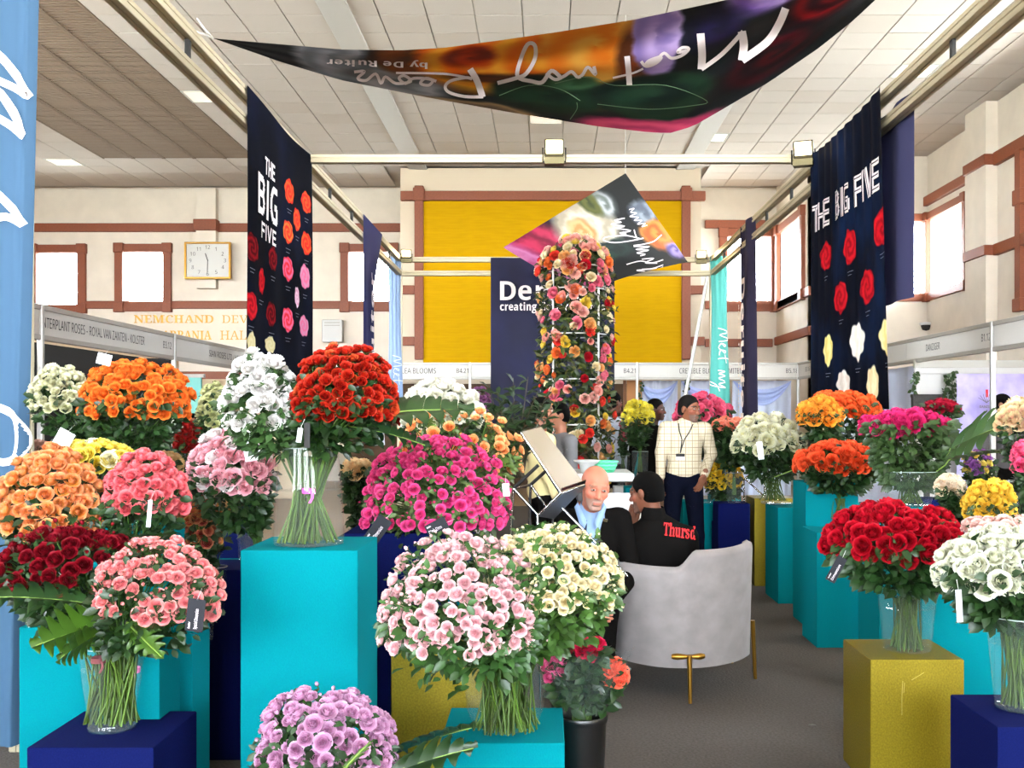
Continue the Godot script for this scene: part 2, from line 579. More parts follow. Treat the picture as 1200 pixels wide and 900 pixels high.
func walls() -> void:
	var R := Vector3.RIGHT
	var B := Vector3.FORWARD
	# back wall with three window openings to the left of the projecting bay and one to the right
	var z := -BACK
	var wx := func(px): return (px - 640.0) / F * BACK
	var wins := [[wx.call(44), 4.33, wx.call(92), 5.6], [wx.call(145), 4.36, wx.call(192), 5.62], [wx.call(409), 4.36, wx.call(457), 5.62], [wx.call(852), 4.36, wx.call(903), 6.0]]
	var holes := []
	for q in wins:
		holes.append([q[0] + 14.0, q[1], q[2] + 14.0, q[3]])
	struct("wall_back", holed(Vector3(-14, 0, z), R, B, 20.2, CEIL + 0.1, 0.3, holes), M.wall)
	for q in wins:
		win(Vector3(q[0], q[1], z), R, B, q[2] - q[0], q[3] - q[1])
	struct("wall_left", holed(Vector3(-14.0, 0, -25.6), Vector3.BACK, Vector3.LEFT, 34, CEIL + 0.1, 0.3, [[12, 2.8, 16, 6.2], [19, 2.8, 22, 6.2]]), M.wall)
	# near end of the hall, behind the camera: a row of tall windows
	var ho := []
	for i in 4:
		ho.append([1.5 + i * 5.4, 2.2, 5.2 + i * 5.4, 6.2])
	struct("wall_near", holed(Vector3(-14, 0, 8.0), R, -B, 22.6, CEIL + 0.1, 0.3, ho), M.wall)
	# projecting bay with the yellow panel
	struct("wall_bay", boxm(Vector3(0.1, CEIL / 2, -(MIDB + 1.1)), Vector3(6.75, CEIL, 2.2), 0.0), M.bay)
	var mx := func(px): return (px - 640.0) / F * MIDB
	var my := func(py): return EYE - (py - 487.0) / F * MIDB
	var yp := boxm(Vector3((mx.call(496) + mx.call(799)) / 2, (my.call(236) + my.call(440)) / 2, -MIDB + 0.02), Vector3(mx.call(799) - mx.call(496), my.call(236) - my.call(440), 0.04))
	var y := obj("wall_panel", yp, M.yellow)
	tag(y, "large yellow wall panel framed by brown beams", "wall panel")
	trim(Vector3(mx.call(648), my.call(230.5), -MIDB + 0.06), Vector3(mx.call(826) - mx.call(470), 0.21, 0.14))
	for x in [491.5, 803.5]:
		trim(Vector3(mx.call(x), my.call(320), -MIDB + 0.05), Vector3(0.2, my.call(222) - my.call(425), 0.12))
		trim(Vector3(mx.call(x), my.call(229), -MIDB + 0.09), Vector3(0.25, 0.29, 0.16))
	for yy in [340, 400]:
		for x in [478, 817]:
			trim(Vector3(mx.call(x), my.call(yy), -MIDB + 0.04), Vector3(0.32, 0.2, 0.08))
	# brown rails on the back wall
	for q in [[30, 470, 267, 0.21], [97, 470, 357.5, 0.19], [30, 470, 440, 0.19], [826, 905, 263, 0.2], [826, 905, 357.5, 0.2], [826, 905, 402, 0.2]]:
		var a: float = wx.call(q[0])
		var e: float = wx.call(q[1])
		trim(Vector3((a + e) / 2, EYE - (q[2] - 487.0) / F * BACK, z + 0.03), Vector3(e - a, q[3], 0.08))
	struct("wall_pilaster", boxm(Vector3(wx.call(244.5), 5.93, z + 0.1), Vector3(0.48, 2.44, 0.22), 0.0), M.wall)
	trim(Vector3(wx.call(244.5), 6.25, z + 0.16), Vector3(0.56, 0.27, 0.3))
	# alcove side, right back segment, right wall
	var sx := 5.67
	struct("wall_alcove", holed(Vector3(sx, 0, -BACK), Vector3.BACK, R, 3.3, CEIL + 0.1, 0.3, [[0.4, 4.36, 2.6, 6.0]]), M.wall)
	win(Vector3(sx, 4.36, -BACK + 0.4), Vector3.BACK, R, 2.2, 1.64)
	struct("wall_return", holed(Vector3(sx, 0, -21.9), R, B, 2.7, CEIL + 0.1, 0.3, [[1.5, 4.2, 2.4, 5.75]]), M.wall)
	win(Vector3(sx + 1.5, 4.2, -21.9), R, B, 0.9, 1.55, 0.16)
	struct("wall_right", holed(Vector3(8.15, 0, -22.1), Vector3.BACK, R, 30.5, CEIL + 0.1, 0.3, [[0.35, 4.2, 2.2, 5.75], [6.0, 4.4, 9.0, 6.0], [12.0, 3.6, 14.5, 6.2], [17.5, 3.6, 20.0, 6.2]]), M.wall)
	win(Vector3(8.15, 4.2, -21.75), Vector3.BACK, R, 1.85, 1.55, 0.16)
	win(Vector3(8.12, 4.4, -16.1), Vector3.BACK, R, 3.0, 1.6, 0.1)
	for q in [[4.27, 0.2], [3.42, 0.2]]:
		trim(Vector3(sx - 0.03, q[0], -23.5), Vector3(0.08, q[1], 3.3))
		trim(Vector3(sx + 0.75, q[0] + 0.03, -21.86), Vector3(1.5, q[1], 0.08))
	trim(Vector3(8.11, 6.17, -20.3), Vector3(0.1, 0.2, 3.2))
	# a pilaster with its own rails
	struct("wall_column", boxm(Vector3(7.98, 3.58, -18.5), Vector3(0.46, CEIL, 0.9), 0.0), M.wall)
	struct("wall_step", holed(Vector3(7.96, 0, -18.05), Vector3.BACK, R, 8.0, CEIL + 0.1, 0.19, [[1.95, 4.4, 4.95, 6.0]]), M.wall)
	trim(Vector3(7.94, 6.12, -18.5), Vector3(0.46, 0.19, 0.94))
	trim(Vector3(7.94, 4.52, -18.5), Vector3(0.46, 0.18, 0.94))
	trim(Vector3(8.1, 4.52, -19.2), Vector3(0.12, 0.16, 0.5))
	trim(Vector3(7.92, 6.12, -16.4), Vector3(0.1, 0.23, 3.3))
	trim(Vector3(7.92, 4.52, -17.2), Vector3(0.1, 0.2, 1.7))
	trim(Vector3(7.92, 4.7, -17.1), Vector3(0.12, 2.7, 0.2))
	trim(Vector3(7.92, 5.25, -17.1), Vector3(0.16, 0.26, 0.3))
	trim(Vector3(7.92, 3.45, -17.1), Vector3(0.16, 0.22, 0.3))
	# lettering of the hall, the clock, a security camera, a wall heater
	var s1 := thing("hall_lettering", "gold serif letters of the hall name on the cream back wall", "lettering", P(157, 398, BACK - 0.02))
	var px := 1.0 / F * BACK
	obj("letter_line", flat_letters("NEMCHAND", 9.2 * px, Vector3(0, 19.5 * px, 0), R, Vector3.UP, true, true, 93 * px), M.gold_ink, s1)
	obj("letter_line", flat_letters("DEVCHAND", 9.2 * px, Vector3(103 * px, 19.5 * px, 0), R, Vector3.UP, false, true, 85 * px), M.gold_ink, s1)
	obj("letter_line", flat_letters("ARBANIA", 10.5 * px, Vector3(33 * px, 0, 0), R, Vector3.UP, true, true, 58 * px), M.gold_ink, s1)
	obj("letter_line", flat_letters("HALL", 10.5 * px, Vector3(101 * px, 0, 0), R, Vector3.UP, false, true, 40 * px), M.gold_ink, s1)
	clock()
	var cam := thing("security_camera", "small white dome security camera in the wall corner", "camera", P(1085, 381, 21.78))
	var cb := MB.new()
	cb.lathe([Vector2(0, -0.12), Vector2(0.07, -0.1), Vector2(0.1, -0.03), Vector2(0.1, 0.0)], 16)
	obj("dome", cb, M.black, cam)
	var ch := MB.new()
	ch.lathe([Vector2(0.12, 0), Vector2(0.13, 0.05), Vector2(0.0, 0.07)], 16)
	obj("housing", ch, M.white, cam)
	var ht := thing("wall_heater", "white slatted wall unit under the brown rail", "air conditioner", P(390, 388, BACK - 0.12))
	obj("casing", boxm(Vector3.ZERO, Vector3(0.5, 0.55, 0.2), 0.02), M.white, ht)
	for i in 2:
		obj("vent", boxm(Vector3(0, 0.2 - i * 0.07, 0.1), Vector3(0.38, 0.025, 0.02)), M.rail, ht)

func clock() -> void:
	var d := BACK - 0.32
	var px := 1.0 / F * d
	var c := thing("wall_clock", "rectangular wall clock with a gold frame and white face", "clock", P(244, 305.5, d))
	var w := 52 * px
	var h := 41 * px
	var fc := obj("face", boxm(Vector3(0, 0, 0), Vector3(w, h, 0.06)), M.white, c)
	var fr := MB.new()
	for s in [-1, 1]:
		fr.box(Vector3(s * w / 2, 0, 0.02), Vector3(0.045, h + 0.045, 0.1), 0.008)
		fr.box(Vector3(0, s * h / 2, 0.02), Vector3(w, 0.045, 0.1), 0.008)
	obj("frame", fr, M.brass, c)
	for i in range(1, 13):
		var a := TAU * i / 12.0
		var at := Vector3(sin(a) * w * 0.39, cos(a) * h * 0.38, 0.034)
		var s := str(i)
		obj("numeral", flat_letters(s, 0.09, at - Vector3(0.03 * s.length(), 0.045, 0), Vector3.RIGHT, Vector3.UP, false), M.ink, fc)
	for q in [[-0.33, 0.2, 0.02], [PI + 0.03, 0.3, 0.014]]:
		var b := MB.new()
		var dir := Vector3(sin(q[0]), cos(q[0]), 0)
		b.box(dir * q[1] * 0.42 + Vector3(0, 0, 0.04), Vector3(q[2], q[1], 0.006), 0.0, Basis(Vector3(0, 0, 1), -q[0]))
		obj("hand", b, M.ink, fc)

# ---------------------------------------------------------------- booths round the stand
func fascia(called: String, label: String, a: Vector3, b: Vector3, posts: Array, words: Array) -> Node3D:
	var o := thing(called, label, "booth sign", a, "booth sign boards")
	var L := (b - a).length()
	var r := (b - a).normalized()
	var front := r.cross(Vector3.UP)
	var turn := Basis(r, Vector3.UP, front)
	var mid := r * L / 2
	for q in [["sign_panel", 2.47, 0.26, 0.02, M.panel], ["top_rail", 2.605, 0.05, 0.05, M.rail], ["bottom_rail", 2.325, 0.05, 0.05, M.rail]]:
		var m := MB.new()
		m.box(mid + Vector3(0, q[1], 0), Vector3(L, q[2], q[3]), 0.006, turn)
		obj(q[0], m, q[4], o)
	for p in posts:
		var m := MB.new()
		m.box(r * p + Vector3(0, 1.32, 0) + front * 0.01, Vector3(0.05, 2.63, 0.06), 0.012, turn)
		obj("post", m, M.alu_plain, o)
	for w in words:    # [text, along, letter height, long]
		obj("lettering", flat_letters(w[0], w[2], r * w[1] + Vector3(0, 2.47 - w[2] / 2, 0) + front * 0.014, r, Vector3.UP, false, false, w[3]), M.ink, o)
	return o

func drape(b: MB, a: Vector3, c: Vector3, top: float, bottom: float, folds: float, deep: float) -> void:
	var r := (c - a)
	var front := r.normalized().cross(Vector3.UP)
	b.grid(int(folds * 8), 6, func(u, w):
		return a + r * u + Vector3(0, lerpf(bottom, top, w), 0) + front * (sin(u * folds * TAU) * deep * (1.1 - 0.5 * w) + sin(u * folds * 2.7 + 1.0) * deep * 0.4))

func swag(b: MB, a: Vector3, c: Vector3, drop: float) -> void:
	var r := c - a
	var front := r.normalized().cross(Vector3.UP)
	b.grid(18, 10, func(u, w):
		var sag = 4.0 * u * (1.0 - u) * drop
		return a + r * u + Vector3(0, -sag * (0.35 + 0.65 * (1.0 - w)), 0) + front * (0.06 + 0.05 * sin(w * 18.0) * (4.0 * u * (1.0 - u))))

func booths() -> void:
	var XL := -4.7
	var XR := 4.9
	var DB := 19.9
	var dl := func(px): return 4.7 * F / (640.0 - px)
	var dr := func(px): return 4.9 * F / (px - 640.0)
	# left row: looks towards +x, so it runs from near to far
	fascia("booth_fascia", "long grey booth sign of the black-walled booth reading INTERPLANT ROSES", Vector3(XL, 0, -6.5), Vector3(XL, 0, -12.9), [3.0, 6.4],
		[["INTERPLANT ROSES - ROYAL VAN ZANTEN - KOLSTER", dl.call(46) - 6.5, 0.095, dl.call(168) - dl.call(46)], ["B3.12", dl.call(190) - 6.5, 0.085, dl.call(199.5) - dl.call(190)]])
	fascia("booth_fascia", "grey booth sign beyond the first post, over the beige booth", Vector3(XL, 0, -12.9), Vector3(XL, 0, -DB), [3.4], [["SIAN ROSES LTD / HORN", dl.call(244) - 12.9, 0.085, dl.call(283) - dl.call(244)]])
	fascia("booth_fascia", "grey booth sign reading AZALEA BLOOMS on the back row", Vector3(XL, 0, -DB), Vector3((551 - 640) / F * DB, 0, -DB), [0.05, 3.22],
		[["AZALEA BLOOMS", (458 - 640) / F * DB - XL, 0.1, 53 / F * DB], ["B4.21", (535 - 640) / F * DB - XL, 0.09, 14 / F * DB]])
	fascia("booth_fascia", "grey booth sign behind the floral tower numbered B4.21", Vector3((551 - 640) / F * DB, 0, -DB), Vector3((748 - 640) / F * DB, 0, -DB), [3.24], [["B4.21", (731 - 551) / F * DB, 0.09, 14 / F * DB]])
	fascia("booth_fascia", "grey booth sign reading CREDIBLE BLOOMS LIMITED above the swagged drapes", Vector3((748 - 640) / F * DB, 0, -DB), Vector3(XR, 0, -DB), [3.1],
		[["CREDIBLE BLOOMS LIMITED", (796 - 748) / F * DB, 0.1, 74 / F * DB], ["B5.18", (921 - 748) / F * DB, 0.09, 14 / F * DB]])
	fascia("booth_fascia", "grey booth sign of the farthest booth beside the rose banner", Vector3(XR, 0, -DB), Vector3(XR, 0, -13.9), [2.0], [["B5.16", 0.6, 0.085, 0.3]])
	fascia("booth_fascia", "beige booth sign reading DANZIGER by the ivy drapes", Vector3(XR, 0, -13.9), Vector3(XR, 0, -7.0), [13.9 - dr.call(1164.5)],
		[["DANZIGER", 13.9 - dr.call(1086.5), 0.085, dr.call(1086.5) - dr.call(1102.5)], ["B1.12", 13.9 - dr.call(1151.5), 0.085, dr.call(1151.5) - dr.call(1162.0)]])
	# black booth
	var rb := obj("booth_wall", boxm(Vector3(7.75, 1.25, -6.5), Vector3(0.06, 2.5, 13.5)), M.panel)
	tag(rb, "long white rear wall of the booths under the bright windows", "booth wall")
	var bk := obj("booth_wall", boxm(Vector3(-5.05, 1.16, -9.6), Vector3(0.06, 2.32, 6.5)), mat(Color(0.05, 0.04, 0.045), 0.9))
	tag(bk, "black back wall of the dark booth", "booth wall")
	var bs := obj("booth_wall", boxm(Vector3(-5.35, 1.16, -12.9), Vector3(1.25, 2.32, 0.05)), mat(Color(0.05, 0.04, 0.045), 0.9))
	tag(bs, "black side wall next to the first booth post", "booth wall")
	# beige booth beyond the post
	var bb := obj("booth_wall", boxm(Vector3(-7.2, 1.35, -16.5), Vector3(0.06, 2.7, 7.0)), mat(Color(0.80, 0.70, 0.58), 0.8))
	tag(bb, "beige back wall of the booth beyond the post", "booth wall")
	var bf := obj("booth_wall", boxm(Vector3(-5.9, 1.15, -19.7), Vector3(2.5, 2.3, 0.05)), mat(Color(0.84, 0.76, 0.64), 0.8))
	tag(bf, "pale beige end wall of the booth beyond the post", "booth wall")
	var lb := thing("display_board", "pale turquoise lit display board in the beige booth", "display board", P(224, 470, 17.5))
	obj("board", boxm(Vector3.ZERO, Vector3(0.36, 0.8, 0.05)), mat(Color(0.55, 0.88, 0.86), 0.6), lb)
	obj("stand", boxm(Vector3(0, -1.1, 0), Vector3(0.3, 1.5, 0.04)), M.white, lb)
	obj("frame", boxm(Vector3(0, 0.43, 0), Vector3(0.46, 0.06, 0.08)), M.white, lb)
	# back row interiors
	var bx := obj("booth_wall", boxm(Vector3(-1.2, 1.15, -22.6), Vector3(6.4, 2.3, 0.06)), mat(Color(0.30, 0.22, 0.15), 0.85))
	tag(bx, "dark brown rear wall of the booths behind the stand", "booth wall")
	var wd := thing("wooden_panel", "light wooden panel lit beside the swagged drapes", "panel", Vector3((742 - 640) / F * 20.4, 0, -20.4))
	obj("board", boxm(Vector3(0.02, 1.15, 0), Vector3(0.3, 2.3, 0.06)), mat(Color(0.72, 0.50, 0.30), 0.6), wd)
	obj("edge", boxm(Vector3(-0.17, 1.15, 0), Vector3(0.06, 2.3, 0.08)), mat(Color(0.45, 0.30, 0.18), 0.6), wd)
	var cloth := mat(Color(0.84, 0.88, 0.97), 0.9)
	cloth.backlight_enabled = true
	cloth.backlight = Color(0.3, 0.3, 0.3)
	var cl2 := mat(Color(0.72, 0.79, 0.98), 0.85)
	var xs := [748, 800, 862, 937]
	var lab := ["nearest the wooden panel", "behind the teal banner", "behind the navy banner by the corner post"]
	for i in 3:
		var a := Vector3((xs[i] - 640) / F * DB + 0.04, 0, -DB - 0.6)
		var c := Vector3((xs[i + 1] - 640) / F * DB - 0.02, 0, -DB - 0.6)
		var o := thing("booth_drape", "white booth drape with a bluish swag " + lab[i], "curtain", a, "swagged drapes of the back booth")
		var m := MB.new()
		drape(m, Vector3.ZERO, c - a, 2.3, 0.0, 6, 0.03)
		obj("curtain", m, cloth, o)
		var s := MB.new()
		swag(s, Vector3(0, 2.3, 0), Vector3(c.x - a.x, 2.3, 0), 0.5)
		obj("swag", s, cl2, o)
	var so := thing("booth_drape", "white booth drape along the side row behind the rose banner", "curtain", Vector3(XR + 0.3, 0, -19.7))
	var sm := MB.new()
	drape(sm, Vector3.ZERO, Vector3(0, 0, 5.8), 2.3, 0.0, 14, 0.03)
	obj("curtain", sm, cloth, so)
	# right booth: a partition of white panels across it, drapes, ivy
	var pt := thing("booth_partition", "white panelled partition behind the ivy in the beige-signed booth", "partition", Vector3(4.9, 0, -13.5))
	for i in 3:
		obj("panel", boxm(Vector3(0.5 + i * 1.0, 1.13, 0), Vector3(0.95, 2.2, 0.03)), M.white, pt)
		obj("post", boxm(Vector3(i * 1.0, 1.17, 0), Vector3(0.05, 2.34, 0.05)), M.alu_plain, pt)
	obj("top_rail", boxm(Vector3(1.5, 2.28, 0), Vector3(3.1, 0.1, 0.06)), M.rail, pt)
	obj("upper_board", boxm(Vector3(1.5, 2.19, 0.02), Vector3(3.1, 0.08, 0.05)), M.white, pt)
	var pd := thing("backdrop_cloth", "pale lilac backdrop cloth with a small red flower mark", "backdrop", Vector3((1121 - 640) / F * 13.0, 0, -13.0))
	var pm := MB.new()
	drape(pm, Vector3.ZERO, Vector3(2.2, 0, 0), 2.13, 0.3, 4, 0.02)
	var lil := grain(mat(Color(0.80, 0.77, 0.95), 0.9), 0.02, Color(0.82, 0.8, 0.95), Color(1, 1, 1), Vector3.ONE * 0.8)
	obj("cloth", pm, lil, pd)
	var lm := MB.new()
	for q in [[1156.5, 461, 2.0, 9.0]]:
		var p := P(q[0], q[1], 12.9) - pd.position
		lm.box(p, Vector3(q[2] / F * 13 * 1.4, q[3] / F * 13, 0.004))
	obj("red_mark", lm, mat(Color(0.75, 0.15, 0.2), 0.8), pd)
	var gm := MB.new()
	for k in 7:
		var a := -1.1 + k * 0.36
		var o2 := P(1156, 472, 12.9) - pd.position
		brush(gm, [Vector2(0, 0), Vector2(sin(a) * 0.05, 0.03), Vector2(sin(a) * 0.12, 0.02 + cos(a) * 0.1)], 0.006, func(q): return o2 + Vector3(q.x, q.y, 0.003))
	obj("line_drawing", gm, mat(Color(0.45, 0.42, 0.5), 0.8), pd)
	obj("lettering", flat_letters("DANZIGER", 0.03, P(1148, 478, 12.9) - pd.position, Vector3.RIGHT, Vector3.UP), mat(Color(0.5, 0.46, 0.55), 0.8), pd)
	var tv := thing("flat_screen", "black flat screen standing behind the magenta roses", "television", P(1086, 472, 12.0))
	obj("casing", boxm(Vector3.ZERO, Vector3(0.36, 0.2, 0.05), 0.01), M.black, tv)
	obj("screen", boxm(Vector3(0, 0.0, 0.026), Vector3(0.33, 0.17, 0.004)), mat(Color(0.01, 0.015, 0.025), 0.15), tv)
	obj("stand", boxm(Vector3(0, -0.93, 0), Vector3(0.06, 1.66, 0.05)), M.black, tv)
	for q in [[1071.0, 436, 470, 1071.0, "by the rose banner edge"], [1116.0, 436, 474, 1116.0, "beside the lilac backdrop"], [1113.0, 438, 466, 1105.0, "slanting off the partition"], [751.0, 448, 485, 751.0, "beside the wooden panel"], [804.0, 444, 470, 804.0, "between the bluish swags"]]:
		var dd: float = 13.44 if q[0] > 1000 else DB + 0.08
		var g := thing("ivy_garland", "thin green ivy garland hanging " + q[4], "garland", P(q[0], q[2], dd), "ivy garlands in the booths")
		var lf := MB.new()
		for k in 26:
			var w := k / 25.0
			var p := P(lerpf(q[0], q[3], w), lerpf(q[1], q[2], w), dd) - g.position + Vector3(rng.randf_range(-0.04, 0.04), 0, rng.randf_range(0, 0.05))
			leaf(lf, p, Vector3(rng.randf_range(-1, 1), rng.randf_range(-1, 0.3), rng.randf_range(0, 1)).normalized(), Vector3(rng.randf() - 0.5, rng.randf(), 1).normalized(), 0.07, 0.05, lin(50, 80, 40))
		stuff(obj("leaves", lf, leaf_mat, g))
		var vm := MB.new()
		vm.tube([P(q[0], q[1], dd) - g.position, P(q[3], q[2], dd) - g.position], 0.006, 5)
		obj("vine", vm, mat(Color(0.25, 0.3, 0.15), 0.7), g)

func leaf(b: MB, at: Vector3, along: Vector3, up: Vector3, long: float, wide: float, c: Color) -> void:
	var side := along.cross(up).normalized()
	up = side.cross(along).normalized()
	b.col = c
	var k := b.add(at)
	var m := b.add(at + along * long * 0.5 - up * long * 0.05)
	var t := b.add(at + along * long - up * long * 0.22)
	var l1 := b.add(at + along * long * 0.28 + side * wide * 0.42 + up * long * 0.04)
	var l2 := b.add(at + along * long * 0.66 + side * wide * 0.45 + up * long * 0.0)
	var r1 := b.add(at + along * long * 0.28 - side * wide * 0.42 + up * long * 0.04)
	var r2 := b.add(at + along * long * 0.66 - side * wide * 0.45 + up * long * 0.0)
	b.tri(k, l1, m); b.tri(l1, l2, m); b.tri(l2, t, m)
	b.tri(k, m, r1); b.tri(r1, m, r2); b.tri(r2, m, t)

# ---------------------------------------------------------------- the stand: twin-beam frame, floodlights, banners
const TX0 := -2.45
const TX1 := 2.78
const HI := 4.21
const LO := 3.98

func beam(a: Vector3, b: Vector3, up := Vector3.UP) -> MB:
	var m := MB.new()
	var t := (b - a).normalized()
	var s := t.cross(up).normalized()
	var turn := Basis(s, up, -t)
	var L := (b - a).length()
	var mid := (a + b) / 2
	m.box(mid, Vector3(0.07, 0.07, L), 0.0, turn)
	for q in [-1, 1]:
		for w in [-1, 1]:
			m.box(mid + s * q * 0.0245 + up * w * 0.0245, Vector3(0.036, 0.036, L), 0.006, turn)
	return m

func stand_frame() -> void:
	var o := thing("truss_frame", "tall aluminium twin-beam frame standing over the whole flower stand", "frame", Vector3.ZERO)
	for x in [TX0, TX1]:
		for y in [LO, HI]:
			obj("beam", beam(Vector3(x, y, -2.6), Vector3(x, y, -17.2)), M.alu, o)
		for d in [4.9, 10.43, 17.15]:
			if d == 10.43 and x < 0:
				continue
			obj("post", beam(Vector3(x + (0.06 if x > 0 else -0.06) * float(d < 15), 0.0, -d), Vector3(x + (0.06 if x > 0 else -0.06) * float(d < 15), HI, -d), Vector3.BACK), M.alu, o)
		for d in [4.0, 7.0, 11.6, 12.9, 16.0]:
			obj("connector", boxm(Vector3(x, (LO + HI) / 2, -d), Vector3(0.03, HI - LO - 0.08, 0.05)), M.black, o)
	obj("cross_beam", beam(Vector3(TX0, HI, -10.43), Vector3(TX1, HI, -10.43)), M.alu, o)
	for y in [LO, HI]:
		obj("cross_beam", beam(Vector3(TX0, y, -17.15), Vector3(TX1, y, -17.15)), M.alu, o)
	var br := MB.new()
	br.tube([P(829, 324, 17.1), P(800, 452, 17.1) + Vector3(0, -0.4, 0)], 0.03, 8)
	obj("brace", br, M.alu_plain, o)
	flood("glaring floodlight clamped mid-way on the front cross beam", P(649.5, 172, 10.3), 1.0)
	flood("glaring floodlight at the corner above the THE BIG FIVE banner with large letters", P(941, 174, 10.3), 1.0, -0.35)
	flood("glaring floodlight by the pale blue corner banner", P(476, 297, 16.95), 0.85, 0.1)
	flood("glaring floodlight by the teal corner banner", P(822, 298, 16.95), 0.85, -0.1)

func flood(label: String, at: Vector3, s: float, turn := 0.0) -> void:
	var o := thing("floodlight", label, "floodlight", at, "floodlights on the frame", turn)
	var b := MB.new()
	var tilt := Basis(Vector3.RIGHT, 0.45)
	b.box(Vector3(0, 0, -0.04), Vector3(0.2, 0.17, 0.07) * s, 0.01, tilt)
	obj("housing", b, mat(Color(0.30, 0.28, 0.20), 0.5, 0.3), o)
	var g := MB.new()
	g.box(tilt * Vector3(0, 0, 0.0) * s + Vector3(0, 0, 0.0), Vector3(0.165, 0.135, 0.012) * s, 0.004, tilt)
	obj("lamp_glass", g, glow(Color(1.0, 0.92, 0.72), 14.0), o)
	var f := MB.new()
	f.tube([Vector3(-0.115, 0, -0.04) * s, Vector3(-0.115, -0.14, -0.04) * s, Vector3(0.115, -0.14, -0.04) * s, Vector3(0.115, 0, -0.04) * s], 0.009 * s, 6)
	obj("bracket", f, M.black, o)
	var cl := boxm(Vector3(0, -0.14, -0.03) * s, Vector3(0.2, 0.07, 0.11) * s)
	obj("clamp", cl, mat(Color(0.45, 0.42, 0.28), 0.5, 0.3), o)
	var l := SpotLight3D.new()
	l.name = "flood_beam"
	l.position = tilt * Vector3(0, 0, 0.03)
	l.rotation = Vector3(-0.55, 0, 0)
	l.rotation = Vector3(0, PI, 0) + Vector3(0.55, 0, 0)
	l.spot_angle = 65
	l.spot_range = 40
	l.spot_attenuation = 2.0
	l.light_energy = 3.0
	l.light_color = Color(1.0, 0.88, 0.66)
	l.light_size = 0.08
	l.shadow_enabled = true
	o.add_child(l, true)

# ---- print for the banners
func paint_rose(img: Image, c: Vector2, r: Vector2, a: Color, b: Color, kind := 0) -> void:
	var w := img.get_width()
	var h := img.get_height()
	var sd := rng.randf() * 50.0
	for y in range(maxi(0, int(c.y - r.y * 1.15)), mini(h, int(c.y + r.y * 1.15) + 1)):
		for x in range(maxi(0, int(c.x - r.x * 1.15)), mini(w, int(c.x + r.x * 1.15) + 1)):
			var p := (Vector2(x, y) - c) / r
			var rad := p.length()
			var ang := p.angle()
			var edge := 1.0 + 0.05 * sin(ang * 5.0 + sd) + 0.04 * sin(ang * 8.0 + sd * 2.0)
			if kind == 1:      # a cupped rose seen from the side, tapering down
				edge = (1.0 if p.y < 0 else 1.0 - 0.35 * p.y * absf(cos(ang))) + 0.07 * sin(ang * 7.0 + sd)
			if rad > edge:
				continue
			var k := 0.5 + 0.5 * sin(rad * 13.0 + ang * (2.0 if kind == 0 else 1.0) + 1.6 * noise.get_noise_2d(p.x * 2.0 + sd, p.y * 2.0))
			if kind == 1:
				k = 0.5 + 0.5 * sin(p.x * 7.0 + 3.0 * noise.get_noise_2d(p.x * 1.5 + sd, p.y * 1.2))
			k = k * 0.75 + 0.25 * (1.0 - rad)
			var col := a.lerp(b, k)
			var fade := clampf((edge - rad) * 9.0, 0.0, 1.0)
			img.set_pixel(x, y, img.get_pixel(x, y).lerp(col, fade))

func banner_tex(w: int, h: int, base: Color, glowc: Color, roses: Array) -> ImageTexture:
	var img := Image.create(w, h, false, Image.FORMAT_RGB8)
	for y in h:
		for x in w:
			var k := clampf(noise.get_noise_2d(x * 1.6 / w + 4.0, y * 1.8 / h) * 1.1 + 0.15, 0.0, 1.0)
			img.set_pixel(x, y, base.lerp(glowc, k))
	for q in roses:
		paint_rose(img, Vector2(q[0], q[1]) * Vector2(w, h), Vector2(q[2], q[3]) * Vector2(w, h), q[4], q[5], q[6])
		for k in 2:      # a caption of two thin lines below, too small to read
			var yy := int((q[1] + q[3] + 0.022 + k * 0.012) * h)
			for x in range(int((q[0] - 0.03 + 0.006 * k) * w), int((q[0] + (0.035 if k == 0 else 0.02)) * w)):
				if x > 0 and x < w and yy + 1 < h and (x * 7 + k) % 5 < 4:
					img.set_pixel(x, yy, Color(0.6, 0.62, 0.68))
	return ImageTexture.create_from_image(img)

func hang(called: String, label: String, f: Callable, nu: int, nw: int, m: Material, cat := "banner") -> Node3D:
	var o := thing(called, label, cat, Vector3.ZERO)
	var b := MB.new()
	b.grid(nu, nw, func(u, w): return f.call(u, 1.0 - w))
	# uv: u along, v down
	for i in b.uv.size():
		b.uv[i] = Vector2(b.uv[i].x, 1.0 - b.uv[i].y)
	var c := obj("cloth", b, m, o)
	return c

